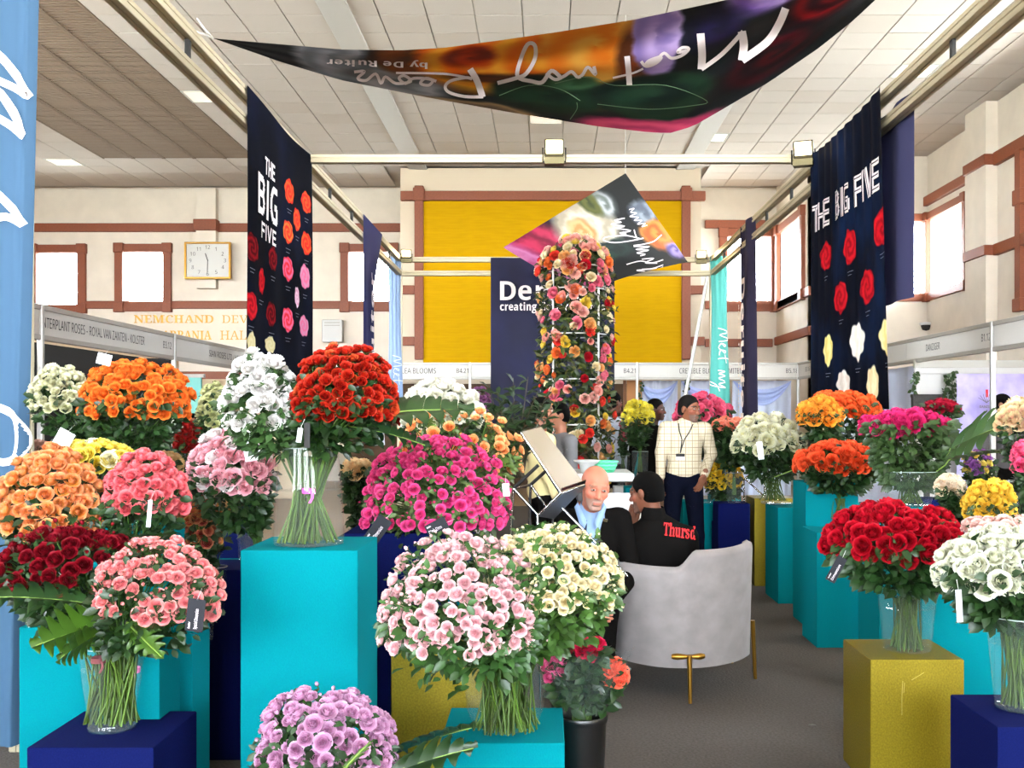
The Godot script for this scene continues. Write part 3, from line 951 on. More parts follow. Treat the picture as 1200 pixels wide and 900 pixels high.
# heavy block capitals with a thin line inside every stroke
const STROKES := {
	"T": [[0.0, 0.9, 1.0, 0.9], [0.5, 0.0, 0.5, 0.9]], "H": [[0.12, 0.0, 0.12, 1.0], [0.88, 0.0, 0.88, 1.0], [0.12, 0.5, 0.88, 0.5]],
	"E": [[0.14, 0.0, 0.14, 1.0], [0.14, 0.9, 1.0, 0.9], [0.14, 0.5, 0.9, 0.5], [0.14, 0.1, 1.0, 0.1]], "I": [[0.5, 0.0, 0.5, 1.0]],
	"F": [[0.14, 0.0, 0.14, 1.0], [0.14, 0.9, 1.0, 0.9], [0.14, 0.5, 0.9, 0.5]], "V": [[0.08, 1.0, 0.5, 0.03], [0.5, 0.03, 0.92, 1.0]],
	"B": [[0.14, 0.0, 0.14, 1.0], [0.14, 0.9, 0.7, 0.9], [0.7, 0.9, 0.84, 0.75], [0.84, 0.75, 0.7, 0.54], [0.14, 0.52, 0.74, 0.52], [0.74, 0.5, 0.88, 0.3], [0.88, 0.3, 0.74, 0.1], [0.14, 0.1, 0.74, 0.1]],
	"G": [[0.95, 0.9, 0.35, 0.9], [0.35, 0.9, 0.12, 0.65], [0.12, 0.65, 0.12, 0.35], [0.12, 0.35, 0.35, 0.1], [0.35, 0.1, 0.9, 0.1], [0.88, 0.08, 0.88, 0.46], [0.88, 0.46, 0.55, 0.46]]}

func block_letters(text: String, long: float, high: float, f: Callable, lift: Vector3, inner: Color, parent: Node, fat := 0.19, lines := 2) -> void:
	var total := 0.0
	for ch in text:
		total += 0.42 if ch == "I" else 1.0
	var at := 0.0
	var dark := mat(inner, 0.9, 0.0, 0.1)
	for ch in text:
		var w: float = (0.42 if ch == "I" else 1.0) / total * long
		for k in lines:
			var b := MB.new()
			for q in STROKES[ch]:
				var p0 := Vector2(at + (0.08 + q[0] * 0.84) * w, q[1] * high)
				var p1 := Vector2(at + (0.08 + q[2] * 0.84) * w, q[3] * high)
				brush(b, [p0, p1], high * fat if k == 0 else high * 0.035, func(p): return f.call(p.x, p.y) + lift * (1.0 + 0.35 * k))
			obj("letter" if k == 0 else "letter_line", b, M.print if k == 0 else dark, parent)
		at += w

func wrapped(u: float, w: float, cx: float, half: float) -> Vector3:
	var a := (u - 0.5) * 2.6
	return Vector3(cx + sin(a) * half * (1.0 - 0.15 * sin(w * 5.0)) + 0.02 * w, 4.25 - w * 2.75, -17.1 + cos(a) * half * 0.8 + 0.01 * sin(u * 25.0))

func banners() -> void:
	var top := 4.25
	# ---- the two long banners with rows of roses
	var dk := Color8(120, 12, 22)
	var red := Color8(190, 25, 35)
	var org := Color8(235, 95, 40)
	var pnk := Color8(232, 110, 150)
	var lil := Color8(215, 150, 185)
	var crm := Color8(190, 178, 130)
	var blk := Color8(50, 4, 10)
	var specs := [[295, 290, 8, 17, dk, blk], [320.7, 301, 5, 15, dk, blk], [308, 328, 4, 16, red, dk], [294, 358, 8, 17, red, dk], [319, 367, 5, 15, dk, blk], [340, 221, 5, 15, org, red], [358, 236, 5, 13, red, org], [348, 255, 4, 14, org, red], [338.5, 269, 5, 14, Color8(240, 120, 50), red], [357.7, 284, 5, 14, org, red], [338, 312.6, 5, 15, pnk, red], [356, 323, 5, 15, lil, pnk], [346.8, 346.6, 3, 13, lil, Color8(245, 220, 235)], [337.4, 373, 5, 15, pnk, red], [354.7, 381, 5, 13, lil, pnk], [295, 403, 5, 15, crm, Color8(205, 195, 155)], [318, 403, 5, 10, crm, Color8(205, 195, 155)]]
	var d0 := 8.2
	var d1 := 10.43
	var ln := 2.55
	var roses := []
	for q in specs:
		var d = 2.395 * F / (640.0 - q[0])
		var dd := absf(2.395 * F / (640.0 - q[0] - q[2]) - d)
		roses.append([(d - d0) / (d1 - d0), (top - (EYE - (q[1] - 487.0) / F * d)) / ln, dd / (d1 - d0), q[3] / F * d / ln, q[4], q[5], 0])
	var bm := mat(Color.WHITE, 0.9, 0.0, 0.12)
	bm.albedo_texture = banner_tex(448, 512, Color8(6, 8, 16), Color8(13, 19, 40), roses)
	var x0 := TX0 + 0.055
	var fl := func(u, w): return Vector3(x0 + 0.012 * sin(u * 21.0) * w + 0.01 * sin(u * 7.0 + w * 3.0), top - w * ln - 0.03 * sin(u * PI) * (1.0 - w), -lerpf(d0, d1, u) + 0.05 * w * (1.0 - u) - 0.05 * w * u)
	var bl := hang("rose_banner", "tall navy banner of rose pictures with THE BIG FIVE stacked in three lines", fl, 40, 20, bm)
	for q in [["THE", 8.66, 3.665, 0.34, 0.15], ["BIG", 8.42, 3.285, 0.70, 0.34], ["FIVE", 8.56, 3.10, 0.50, 0.14]]:
		block_letters(q[0], q[3], q[4], func(x, y): return fl.call(clampf((q[1] + x - d0) / (d1 - d0), 0, 1), (top - (q[2] + y)) / ln), Vector3(0.012, 0, 0), Color8(12, 16, 30), bl, 0.17, 1)
	# right one
	var specs2 := [[974.5, 297.5, 7, 18, dk, red, 0], [1001.5, 285.6, 7, 22, red, dk, 0], [1037.8, 265, 11, 23, red, dk, 0], [991, 346, 7, 20, red, dk, 0], [1019, 334, 8, 22, dk, red, 0], [976.6, 410, 6, 20, Color8(225, 205, 110), Color8(245, 235, 165), 1], [1007, 399.6, 8, 24, Color8(225, 215, 200), Color8(250, 245, 235), 1], [1041, 394, 10, 23, Color8(230, 210, 130), Color8(248, 236, 180), 1], [992, 450, 7, 18, Color8(220, 205, 190), Color8(245, 235, 225), 1], [1023, 452, 8, 25, Color8(230, 205, 150), Color8(250, 235, 195), 1]]
	roses = []
	var e0 := 8.22
	var e1 := 10.43
	for q in specs2:
		var d = 2.75 * F / (q[0] - 640.0)
		var dd := absf(2.75 * F / (q[0] + q[2] - 640.0) - d)
		roses.append([(e1 - d) / (e1 - e0), (top - (EYE - (q[1] - 487.0) / F * d)) / 2.6, dd / (e1 - e0), q[3] / F * d / 2.6, q[4], q[5], q[6]])
	var bm2 := mat(Color.WHITE, 0.9, 0.0, 0.12)
	bm2.albedo_texture = banner_tex(448, 512, Color8(9, 12, 22), Color8(16, 32, 62), roses)
	bm2.backlight_enabled = true
	bm2.backlight = Color(0.05, 0.05, 0.05)
	var x1 := TX1 - 0.095
	var fr := func(u, w): return Vector3(x1 + (0.003 + 0.006 * (1.0 - w)) * sin(u * 60.0 + 1.0) + 0.008 * sin(u * 9.0 + w * 2.0) + 0.08 * w * u, top - w * 2.6 - 0.05 * sin(u * PI) * (1.0 - w), -lerpf(e1, e0, u))
	var brn := hang("rose_banner", "tall navy banner of red and cream roses with THE BIG FIVE in one large row", fr, 60, 20, bm2)
	for q in [["THE", 10.30, 0.62], ["BIG", 9.50, 0.44], ["FIVE", 8.93, 0.64]]:
		block_letters(q[0], q[2], 0.27, func(x, y): return fr.call(clampf((e1 - q[1] + x) / (e1 - e0), 0, 1), (top - (3.44 + y)) / 2.6), Vector3(-0.014, 0, 0), Color8(14, 20, 36), brn)
	# its second cloth hanging behind on the outer side
	var bo := mat(Color8(34, 36, 74), 0.85)
	hang("blue_banner", "dark blue banner hung on the outer side of the twin beams", func(u, w): return Vector3(TX1 + 0.06 + 0.02 * sin(u * 20.0), 4.12 - w * 1.6, -lerpf(9.9, 7.95, u)), 20, 6, bo)
	# ---- slim banners farther down the frame
	var navy := mat(Color8(26, 28, 76), 0.85, 0.0, 0.3)
	navy.backlight_enabled = true
	navy.backlight = Color(0.1, 0.1, 0.1)
	var fn := func(u, w):
		var far := lerpf(15.0, 14.25, clampf(w * 3.2, 0, 1))
		return Vector3(TX0 + 0.05 + 0.03 * sin(u * 9.0) * w, top - w * 2.75, -lerpf(13.45, far, u))
	var bn := hang("slim_banner", "slim navy banner with large white letters turned on end beside the bright window", fn, 24, 16, navy)
	obj("lettering", letters("Deruiter", 0.28, func(x, y): return Vector3(TX0 + 0.075, 1.6 + x, -(14.15 - y)), true, false, 1.95), M.print, bn)
	var fn2 := func(u, w): return Vector3(TX1 - 0.05 + 0.025 * sin(u * 8.0) + 0.03 * w, top - w * 2.75, -lerpf(14.4, 13.46, u))
	var dkn := mat(Color8(36, 32, 54), 0.85, 0.0, 0.3)
	var bn2 := hang("slim_banner", "slim dark navy banner with cream letters turned on end before the bright alcove", fn2, 24, 16, dkn)
	obj("lettering", letters("Deruiter", 0.30, func(x, y): return Vector3(TX1 - 0.1, 3.47 - x, -(14.12 - y)), true, false, 2.0), mat(Color8(235, 215, 195), 0.8), bn2)
	obj("small_lettering", letters("creating flower business", 0.10, func(x, y): return Vector3(TX1 - 0.1, 3.3 - x, -(14.3 - y)), true, false, 1.9), mat(Color8(235, 215, 195), 0.8), bn2)
	# pale blue and teal corner banners wrapped round the rear posts
	var pale := mat(Color8(128, 152, 188), 0.75)
	pale.backlight_enabled = true
	pale.backlight = Color(0.1, 0.1, 0.1)
	var bp := hang("corner_banner", "pale blue satin banner wrapped round the rear corner post", wrapped.bind((462.5 - 640) / F * 17.1, 0.115), 24, 14, pale)
	var teal := mat(Color8(70, 160, 150), 0.75)
	teal.backlight_enabled = true
	teal.backlight = Color(0.1, 0.1, 0.1)
	var wt := wrapped.bind((842 - 640) / F * 17.1, 0.155)
	var bt := hang("corner_banner", "teal banner with white script wrapped round the rear corner post", wt, 24, 14, teal)
	var sc := MB.new()
	for q in SCRIPT:
		brush(sc, q, 0.05, func(p): return wt.call(0.5 + (p.y - 0.15) * 0.75, (top - (3.05 - p.x * 0.36)) / 2.75) + Vector3(0, 0, 0.014))
	obj("script", sc, M.print, bt)
	var sp := MB.new()
	var wp := wrapped.bind((462.5 - 640) / F * 17.1, 0.115)
	for q in SCRIPT:
		brush(sp, q, 0.05, func(p): return wp.call(0.5 + (p.y - 0.15) * 0.75, (top - (2.6 - p.x * 0.3)) / 2.75) + Vector3(0, 0, 0.014))
	obj("script", sp, mat(Color8(200, 212, 235), 0.8), bp)
	# big steel-blue banner at the front corner of the stand, beside the camera
	var stl := mat(Color8(60, 86, 110), 0.75, 0.0, 0.15)
	var ff := func(u, w): return Vector3(lerpf(-3.5, -2.30 - 0.1 * w, u), 4.3 - w * 4.2, -4.62 + 0.035 * sin(u * 52.0 + w * 0.8) * (0.4 + 0.6 * u) - 0.10 * pow(maxf(0.0, u - 0.93) / 0.07, 2.0) + 0.012 * sin(u * 97.0))
	var bf := hang("corner_banner", "tall steel-blue banner with huge white script at the front corner of the stand", ff, 60, 24, stl)
	var pxp := func(q): 
		var p := P(q.x, q.y, 4.55)
		return ff.call((p.x + 3.5) / (1.175 - 0.1 * (4.3 - p.y) / 4.2), (4.3 - p.y) / 4.2) + Vector3(0, 0, 0.012)
	for q in [[Vector2(-40, 40), Vector2(-12, 62), Vector2(14, 104), Vector2(0, 96), Vector2(-30, 84)], [Vector2(-40, 92), Vector2(-14, 104), Vector2(9, 152), Vector2(-6, 140), Vector2(-40, 120)], [Vector2(-40, 205), Vector2(-16, 225), Vector2(9, 258), Vector2(-10, 250), Vector2(-30, 260)], [Vector2(-36, 470), Vector2(-4, 485), Vector2(6, 508), Vector2(2, 535), Vector2(-18, 542), Vector2(-40, 520)]]:
		var big := MB.new()
		brush(big, q, 9.0, pxp)
		obj("script", big, M.print, bf)
	# navy sign of the grower hanging at the back of the stand, behind the tower
	var sg := func(u, w): return P(575, 302, 17.0) + Vector3(u * 145.0 / F * 17.0, -w * 2.75, 0.012 * sin(u * 26.0))
	var nv := grain(mat(Color(0.07, 0.09, 0.25), 0.85), 0.012, Color(0.55, 0.55, 0.6), Color(1, 1, 1), Vector3.ONE * 0.25)
	var ds := hang("navy_sign", "wide navy sign reading De with creating below, hung behind the floral tower", sg, 24, 6, nv, "sign")
	var u17 := 17.0 / F
	var base := P(586, 352, 16.96)
	obj("lettering", flat_letters("Deruiter", 24 * u17, base, Vector3.RIGHT, Vector3.UP, true, false, 130 * u17), M.print, ds)
	obj("small_lettering", flat_letters("creating flower business", 13.0 * u17, P(586, 367, 16.96), Vector3.RIGHT, Vector3.UP, true, false, 128 * u17), M.print, ds)
	sails()

# «Meet my Roses» as brush strokes, x along the line in letter heights, y up
const SCRIPT := [
	[Vector2(0.0, 0.0), Vector2(0.18, 0.75), Vector2(0.32, 0.1), Vector2(0.52, 0.85), Vector2(0.62, 0.05)],
	[Vector2(0.7, 0.2), Vector2(0.85, 0.4), Vector2(0.78, 0.48), Vector2(0.72, 0.2), Vector2(0.9, 0.05), Vector2(1.05, 0.25), Vector2(1.15, 0.42), Vector2(1.05, 0.46), Vector2(1.03, 0.15), Vector2(1.25, 0.08)],
	[Vector2(1.42, 0.8), Vector2(1.38, 0.3), Vector2(1.42, 0.0)], [Vector2(1.22, 0.42), Vector2(1.62, 0.5)],
	[Vector2(1.95, 0.0), Vector2(2.0, 0.4), Vector2(2.1, 0.05), Vector2(2.2, 0.4), Vector2(2.3, 0.05), Vector2(2.45, 0.38)],
	[Vector2(2.5, 0.4), Vector2(2.58, 0.05), Vector2(2.75, 0.4), Vector2(2.6, -0.5), Vector2(2.45, -0.55), Vector2(2.6, -0.1), Vector2(2.9, 0.1)]]

func sail_tex(w: int, h: int, blobs: Array) -> ImageTexture:
	var img := Image.create(w, h, false, Image.FORMAT_RGB8)
	for y in h:
		for x in w:
			var s := float(x) / w
			var t := float(y) / h
			var nx := noise.get_noise_2d(s * 6.0, t * 3.0) * 0.5
			var ny := noise.get_noise_2d(s * 5.0 + 9.0, t * 3.0 + 5.0) * 0.5
			var c := Color8(20, 24, 26)
			for q in blobs:
				var p := Vector2((s - q[0] + nx * 0.02) / q[2], (t - q[1] + ny * 0.12) / q[3])
				var r := p.length()
				if r < 1.0:
					var k := clampf((1.0 - r) * q[6], 0.0, 1.0)
					var str := 0.5 + 0.5 * sin(r * q[7] + p.angle() * 1.0 + nx * 5.0)
					c = c.lerp(q[4].lerp(q[5], str), k)
			img.set_pixel(x, y, c)
	return ImageTexture.create_from_image(img)

func along(tab: Array, x: float) -> float:
	for i in tab.size() - 1:
		if x <= tab[i + 1].x:
			var k: float = (x - tab[i].x) / (tab[i + 1].x - tab[i].x)
			return lerpf(tab[i].y, tab[i + 1].y, k)
	return tab[tab.size() - 1].y

func sails() -> void:
	# front cloth: a long triangular sail whose printed side faces down, tied to the twin beams at both ends
	var near := [Vector2(250, 45), Vector2(330, 52), Vector2(400, 58), Vector2(470, 59), Vector2(520, 56), Vector2(580, 48), Vector2(650, 38), Vector2(743, 23), Vector2(800, 11), Vector2(860, -2), Vector2(1000, -40), Vector2(1160, -125)]
	var far := [Vector2(250, 45), Vector2(330, 73), Vector2(400, 94), Vector2(500, 114), Vector2(600, 132), Vector2(700, 148), Vector2(760, 155), Vector2(785, 156), Vector2(812, 148), Vector2(840, 132), Vector2(900, 97), Vector2(960, 56), Vector2(1000, 24), Vector2(1030, -4), Vector2(1080, -50), Vector2(1160, -125)]
	var S := func(px, t):
		var s: float = (px - 250.0) / 910.0
		var y: float = lerpf(along(near, px), along(far, px), t)
		var d = lerpf(7.05, 5.4, s) + 1.3 * t * sin(PI * clampf(s, 0, 1)) + 0.035 * sin(t * 16.0 + s * 9.0) * sin(PI * s)
		return P(px, y, d)
	var Bk := Color8(18, 24, 24)
	var tex := sail_tex(1000, 220, [
		[0.15, 0.3, 0.055, 1.0, Color8(150, 152, 160), Color8(105, 110, 118), 3.0, 9.0], [0.23, 0.75, 0.09, 0.5, Color8(150, 150, 155), Color8(90, 96, 100), 2.5, 7.0],
		[0.245, 0.15, 0.05, 0.55, Color8(105, 52, 15), Color8(70, 35, 12), 3.0, 5.0],
		[0.335, 0.22, 0.085, 0.62, Color8(238, 160, 45), Color8(215, 90, 15), 5.0, 12.0], [0.42, 0.2, 0.085, 0.6, Color8(240, 165, 50), Color8(220, 100, 20), 5.0, 12.0], [0.49, 0.2, 0.075, 0.66, Color8(238, 175, 75), Color8(225, 120, 30), 5.0, 7.0], [0.33, 0.2, 0.04, 0.25, Color8(190, 60, 15), Color8(120, 30, 10), 2.5, 6.0],
		[0.37, 0.55, 0.10, 0.10, Color8(95, 45, 18), Color8(70, 36, 18), 2.0, 6.0],
		[0.545, 0.42, 0.035, 0.42, Color8(130, 58, 24), Color8(80, 40, 20), 3.0, 6.0], [0.572, 0.18, 0.034, 0.40, Color8(190, 165, 220), Color8(135, 115, 180), 5.0, 6.0],
		[0.715, 0.0, 0.065, 0.26, Color8(190, 165, 220), Color8(110, 80, 160), 3.0, 8.0], [0.645, 0.22, 0.05, 0.22, Color8(34, 30, 66), Color8(26, 24, 44), 2.0, 8.0], [0.80, 0.35, 0.08, 0.35, Color8(125, 18, 25), Color8(40, 10, 20), 2.5, 14.0], [0.72, 0.72, 0.08, 0.25, Color8(70, 12, 22), Color8(24, 14, 20), 1.8, 12.0],
		[0.43, 0.72, 0.085, 0.26, Color8(24, 44, 30), Color8(16, 28, 22), 5.0, 5.0], [0.565, 0.70, 0.085, 0.22, Color8(26, 48, 34), Color8(14, 26, 22), 6.0, 5.0], [0.465, 0.60, 0.04, 0.10, Color8(60, 100, 70), Color8(40, 75, 50), 3.0, 5.0],
		[0.56, 1.03, 0.105, 0.17, Color8(195, 70, 100), Color8(150, 45, 80), 5.0, 12.0], [0.34, 1.02, 0.10, 0.12, Color8(170, 140, 100), Color8(110, 92, 75), 3.0, 8.0]])
	var m := mat(Color(0.9, 0.9, 0.9), 0.6, 0.0, 0.25)
	m.albedo_texture = tex
	m.backlight_enabled = true
	m.backlight = Color(0.12, 0.12, 0.12)
	var o := hang("hanging_cloth", "big printed sail cloth with upside-down Meet my Roses slung between the beams", func(u, w): return S.call(250.0 + u * 910.0, w), 90, 14, m, "hanging cloth")
	var on := func(q):
		var t = (q.y - along(near, q.x)) / maxf(1.0, along(far, q.x) - along(near, q.x))
		var p: Vector3 = S.call(q.x, t)
		return p * (1.0 - 0.012 / p.length()) + Vector3(0, EYE, 0) * (0.012 / p.length())
	var b := MB.new()
	var z8 := func(a): return a.map(func(v): return Vector2(640 + v.x / 2.857, v.y / 2.857))
	var z7 := func(a): return a.map(func(v): return Vector2(240 + v.x / 2.857, 20 + v.y / 2.857))
	brush(b, z8.call([Vector2(517, 112), Vector2(522, 180), Vector2(520, 232)]), 9.0, on)
	brush(b, z8.call([Vector2(520, 232), Vector2(590, 180), Vector2(660, 105)]), 5.0, on)
	brush(b, z8.call([Vector2(655, 105), Vector2(662, 150), Vector2(656, 202)]), 9.5, on)
	brush(b, z8.call([Vector2(656, 202), Vector2(740, 140), Vector2(780, 80), Vector2(802, 28)]), 9.0, on)
	brush(b, z8.call([Vector2(470, 170), Vector2(440, 175), Vector2(455, 160), Vector2(478, 163), Vector2(455, 185), Vector2(420, 195), Vector2(395, 178), Vector2(370, 200), Vector2(335, 218), Vector2(345, 203), Vector2(385, 190), Vector2(370, 210), Vector2(335, 222), Vector2(318, 205)]), 3.6, on)
	brush(b, z8.call([Vector2(271, 188), Vector2(276, 240), Vector2(279, 286)]), 6.5, on)
	brush(b, z8.call([Vector2(223, 261), Vector2(290, 245), Vector2(325, 230)]), 2.4, on)
	brush(b, z8.call([Vector2(160, 222), Vector2(165, 250), Vector2(140, 225), Vector2(122, 250), Vector2(105, 258), Vector2(85, 240), Vector2(60, 255), Vector2(30, 266), Vector2(0, 245)]), 3.8, on)
	brush(b, z7.call([Vector2(1190, 200), Vector2(1160, 180), Vector2(1130, 218), Vector2(1095, 215), Vector2(1048, 200), Vector2(1055, 150), Vector2(1080, 92), Vector2(1105, 95), Vector2(1105, 140), Vector2(1075, 190), Vector2(1040, 205), Vector2(980, 221)]), 4.6, on)
	brush(b, z7.call([Vector2(888, 174), Vector2(912, 215), Vector2(930, 268)]), 7.5, on)
	brush(b, z7.call([Vector2(932, 267), Vector2(870, 266), Vector2(818, 252), Vector2(805, 232), Vector2(825, 213), Vector2(872, 203), Vector2(895, 207)]), 3.6, on)
	brush(b, z7.call([Vector2(890, 205), Vector2(800, 190), Vector2(640, 187)]), 2.6, on)
	brush(b, z7.call([Vector2(775, 215), Vector2(740, 205), Vector2(722, 222), Vector2(750, 228), Vector2(760, 210), Vector2(700, 205), Vector2(672, 222), Vector2(650, 205), Vector2(668, 196), Vector2(690, 215), Vector2(640, 222), Vector2(605, 200), Vector2(590, 222), Vector2(572, 190), Vector2(540, 212), Vector2(512, 205), Vector2(535, 182), Vector2(500, 184)]), 3.4, on)
	obj("script", b, M.print, o)
	obj("small_script", letters("by De Ruiter", 11.0, func(x, y): return on.call(Vector2(501 - x, 71 - x * 0.035 + y * 0.9)), true, false, 118.0), M.print, o)
	var seam := MB.new()
	for q in [[Vector2(585, 112), Vector2(620, 100), Vector2(655, 104), Vector2(680, 118)], [Vector2(650, 98), Vector2(690, 90), Vector2(720, 100), Vector2(780, 100), Vector2(828, 118), Vector2(810, 124), Vector2(760, 128), Vector2(700, 122)], [Vector2(668, 140), Vector2(676, 128), Vector2(676, 120)]]:
		brush(seam, q, 0.8, on)
	obj("leaf_outline", seam, mat(Color8(90, 120, 90), 0.8), o)
	var tie := MB.new()
	tie.tube([P(250, 45, 7.05), P(243, 42, 7.1), P(228, 36, 7.2)], 0.006, 5)
	tie.tube([P(250, 45, 7.05), P(240, 34, 7.1), P(231, 22, 7.2)], 0.006, 5)
	obj("tie_cord", tie, M.white, o)
	# rear cloth: a kite with its four tips tied out
	var q4 := [Vector2(590, 290), Vector2(733, 203), Vector2(806, 307), Vector2(690, 340)]
	var qd := [13.0, 14.2, 16.6, 13.4]
	var at2 := func(s, t): return q4[0].lerp(q4[1], s).lerp(q4[3].lerp(q4[2], s), t) + Vector2(0, -3.0 * sin(PI * s) * t + 4.0 * sin(PI * t) * (1.0 - s))
	var R := func(s, t): 
		var p: Vector2 = at2.call(s, t)
		return P(p.x, p.y, lerpf(lerpf(qd[0], qd[1], s), lerpf(qd[3], qd[2], s), t) + 0.12 * sin(PI * s) * sin(PI * t))
	var tex2 := sail_tex(420, 320, [
		[0.05, 0.35, 0.36, 0.8, Color8(190, 45, 85), Color8(120, 18, 50), 4.0, 16.0], [0.0, 0.5, 0.14, 0.7, Color8(195, 120, 165), Color8(160, 70, 120), 3.0, 10.0],
		[0.52, 0.28, 0.24, 0.38, Color8(222, 212, 192), Color8(178, 168, 145), 4.0, 13.0], [0.47, 0.27, 0.10, 0.18, Color8(232, 185, 130), Color8(212, 145, 85), 3.0, 10.0],
		[0.74, 0.15, 0.1, 0.2, Color8(190, 195, 200), Color8(110, 120, 115), 2.0, 8.0], [0.66, 0.05, 0.07, 0.2, Color8(95, 100, 50), Color8(60, 70, 40), 3.0, 6.0],
		[0.93, 0.4, 0.12, 0.15, Color8(160, 172, 185), Color8(95, 105, 120), 3.0, 6.0], [0.92, 0.66, 0.15, 0.20, Color8(225, 145, 60), Color8(190, 95, 35), 4.0, 9.0], [0.97, 0.86, 0.1, 0.12, Color8(170, 150, 205), Color8(100, 85, 150), 3.0, 8.0],
		[0.5, 0.62, 0.2, 0.14, Color8(28, 52, 44), Color8(18, 32, 30), 4.0, 4.0]])
	var m2 := mat(Color(0.85, 0.85, 0.85), 0.6, 0.0, 0.25)
	m2.albedo_texture = tex2
	m2.backlight_enabled = true
	m2.backlight = Color(0.1, 0.1, 0.1)
	var o2 := hang("hanging_cloth", "small kite-shaped printed cloth hanging before the yellow wall panel behind the tower", func(u, w): return R.call(u, w), 30, 24, m2, "hanging cloth")
	var on2 := func(q):
		var s := 0.5
		var t := 0.5
		for k in 12:
			var p: Vector2 = at2.call(s, t)
			var du: Vector2 = (at2.call(s + 0.01, t) - p) / 0.01
			var dt: Vector2 = (at2.call(s, t + 0.01) - p) / 0.01
			var e: Vector2 = q - p
			var det := du.x * dt.y - du.y * dt.x
			s += (e.x * dt.y - e.y * dt.x) / det
			t += (du.x * e.y - du.y * e.x) / det
		return R.call(clampf(s, 0, 1), clampf(t, 0, 1)) + Vector3(0, 0, 0.02)
	var b2 := MB.new()
	var z := func(a): return a.map(func(v): return Vector2(580 + v.x / 5.0, 195 + v.y / 5.0))
	for q in [[Vector2(850, 425), Vector2(780, 408), Vector2(700, 410), Vector2(645, 418), Vector2(640, 436), Vector2(700, 448), Vector2(790, 438), Vector2(870, 422)], [Vector2(815, 372), Vector2(822, 400), Vector2(832, 420)], [Vector2(760, 305), Vector2(700, 318), Vector2(740, 328), Vector2(680, 340), Vector2(760, 352), Vector2(705, 362), Vector2(795, 378), Vector2(730, 392), Vector2(770, 398)],
		[Vector2(976, 402), Vector2(930, 440), Vector2(870, 457), Vector2(812, 465)], [Vector2(812, 470), Vector2(905, 472), Vector2(825, 488), Vector2(900, 492), Vector2(830, 508), Vector2(880, 516), Vector2(850, 525)], [Vector2(770, 576), Vector2(850, 556), Vector2(920, 566), Vector2(985, 548)], [Vector2(860, 545), Vector2(930, 540), Vector2(880, 566), Vector2(950, 568)],
		[Vector2(985, 578), Vector2(920, 600), Vector2(860, 604), Vector2(950, 600), Vector2(830, 610), Vector2(880, 618), Vector2(838, 634), Vector2(930, 618), Vector2(985, 590)]]:
		brush(b2, z.call(q), 1.3, on2)
	for q in [[Vector2(785, 255), Vector2(815, 248), Vector2(795, 270), Vector2(830, 275), Vector2(790, 295), Vector2(840, 300), Vector2(815, 318), Vector2(860, 318), Vector2(835, 340), Vector2(880, 335), Vector2(860, 355), Vector2(892, 345)]]:
		brush(b2, z.call(q), 1.0, on2)
	obj("script", b2, M.print, o2)
	var ht := MB.new()
	ht.tube([P(733, 203, 14.2), P(733, 203, 14.2) + Vector3(0, CEIL - P(733, 203, 14.2).y, 0)], 0.004, 4)
	obj("tie_cord", ht, M.white, o2)

# ---------------------------------------------------------------- pedestals
# [what, left edge of the front face at this pixel, top of the front face, distance, material, width, depth, label]
func ped(label: String, px: float, py: float, d: float, m: Material, w := 0.4, dep := 0.4, turn := 0.0) -> Node3D:
	var a := P(px, py, d)
	var o := thing("pedestal", label, "pedestal", Vector3(a.x + w / 2, 0, -d - dep / 2), "", turn)
	obj("block", boxm(Vector3(0, a.y / 2, 0), Vector3(w, a.y, dep), 0.004), m, o)
	return o

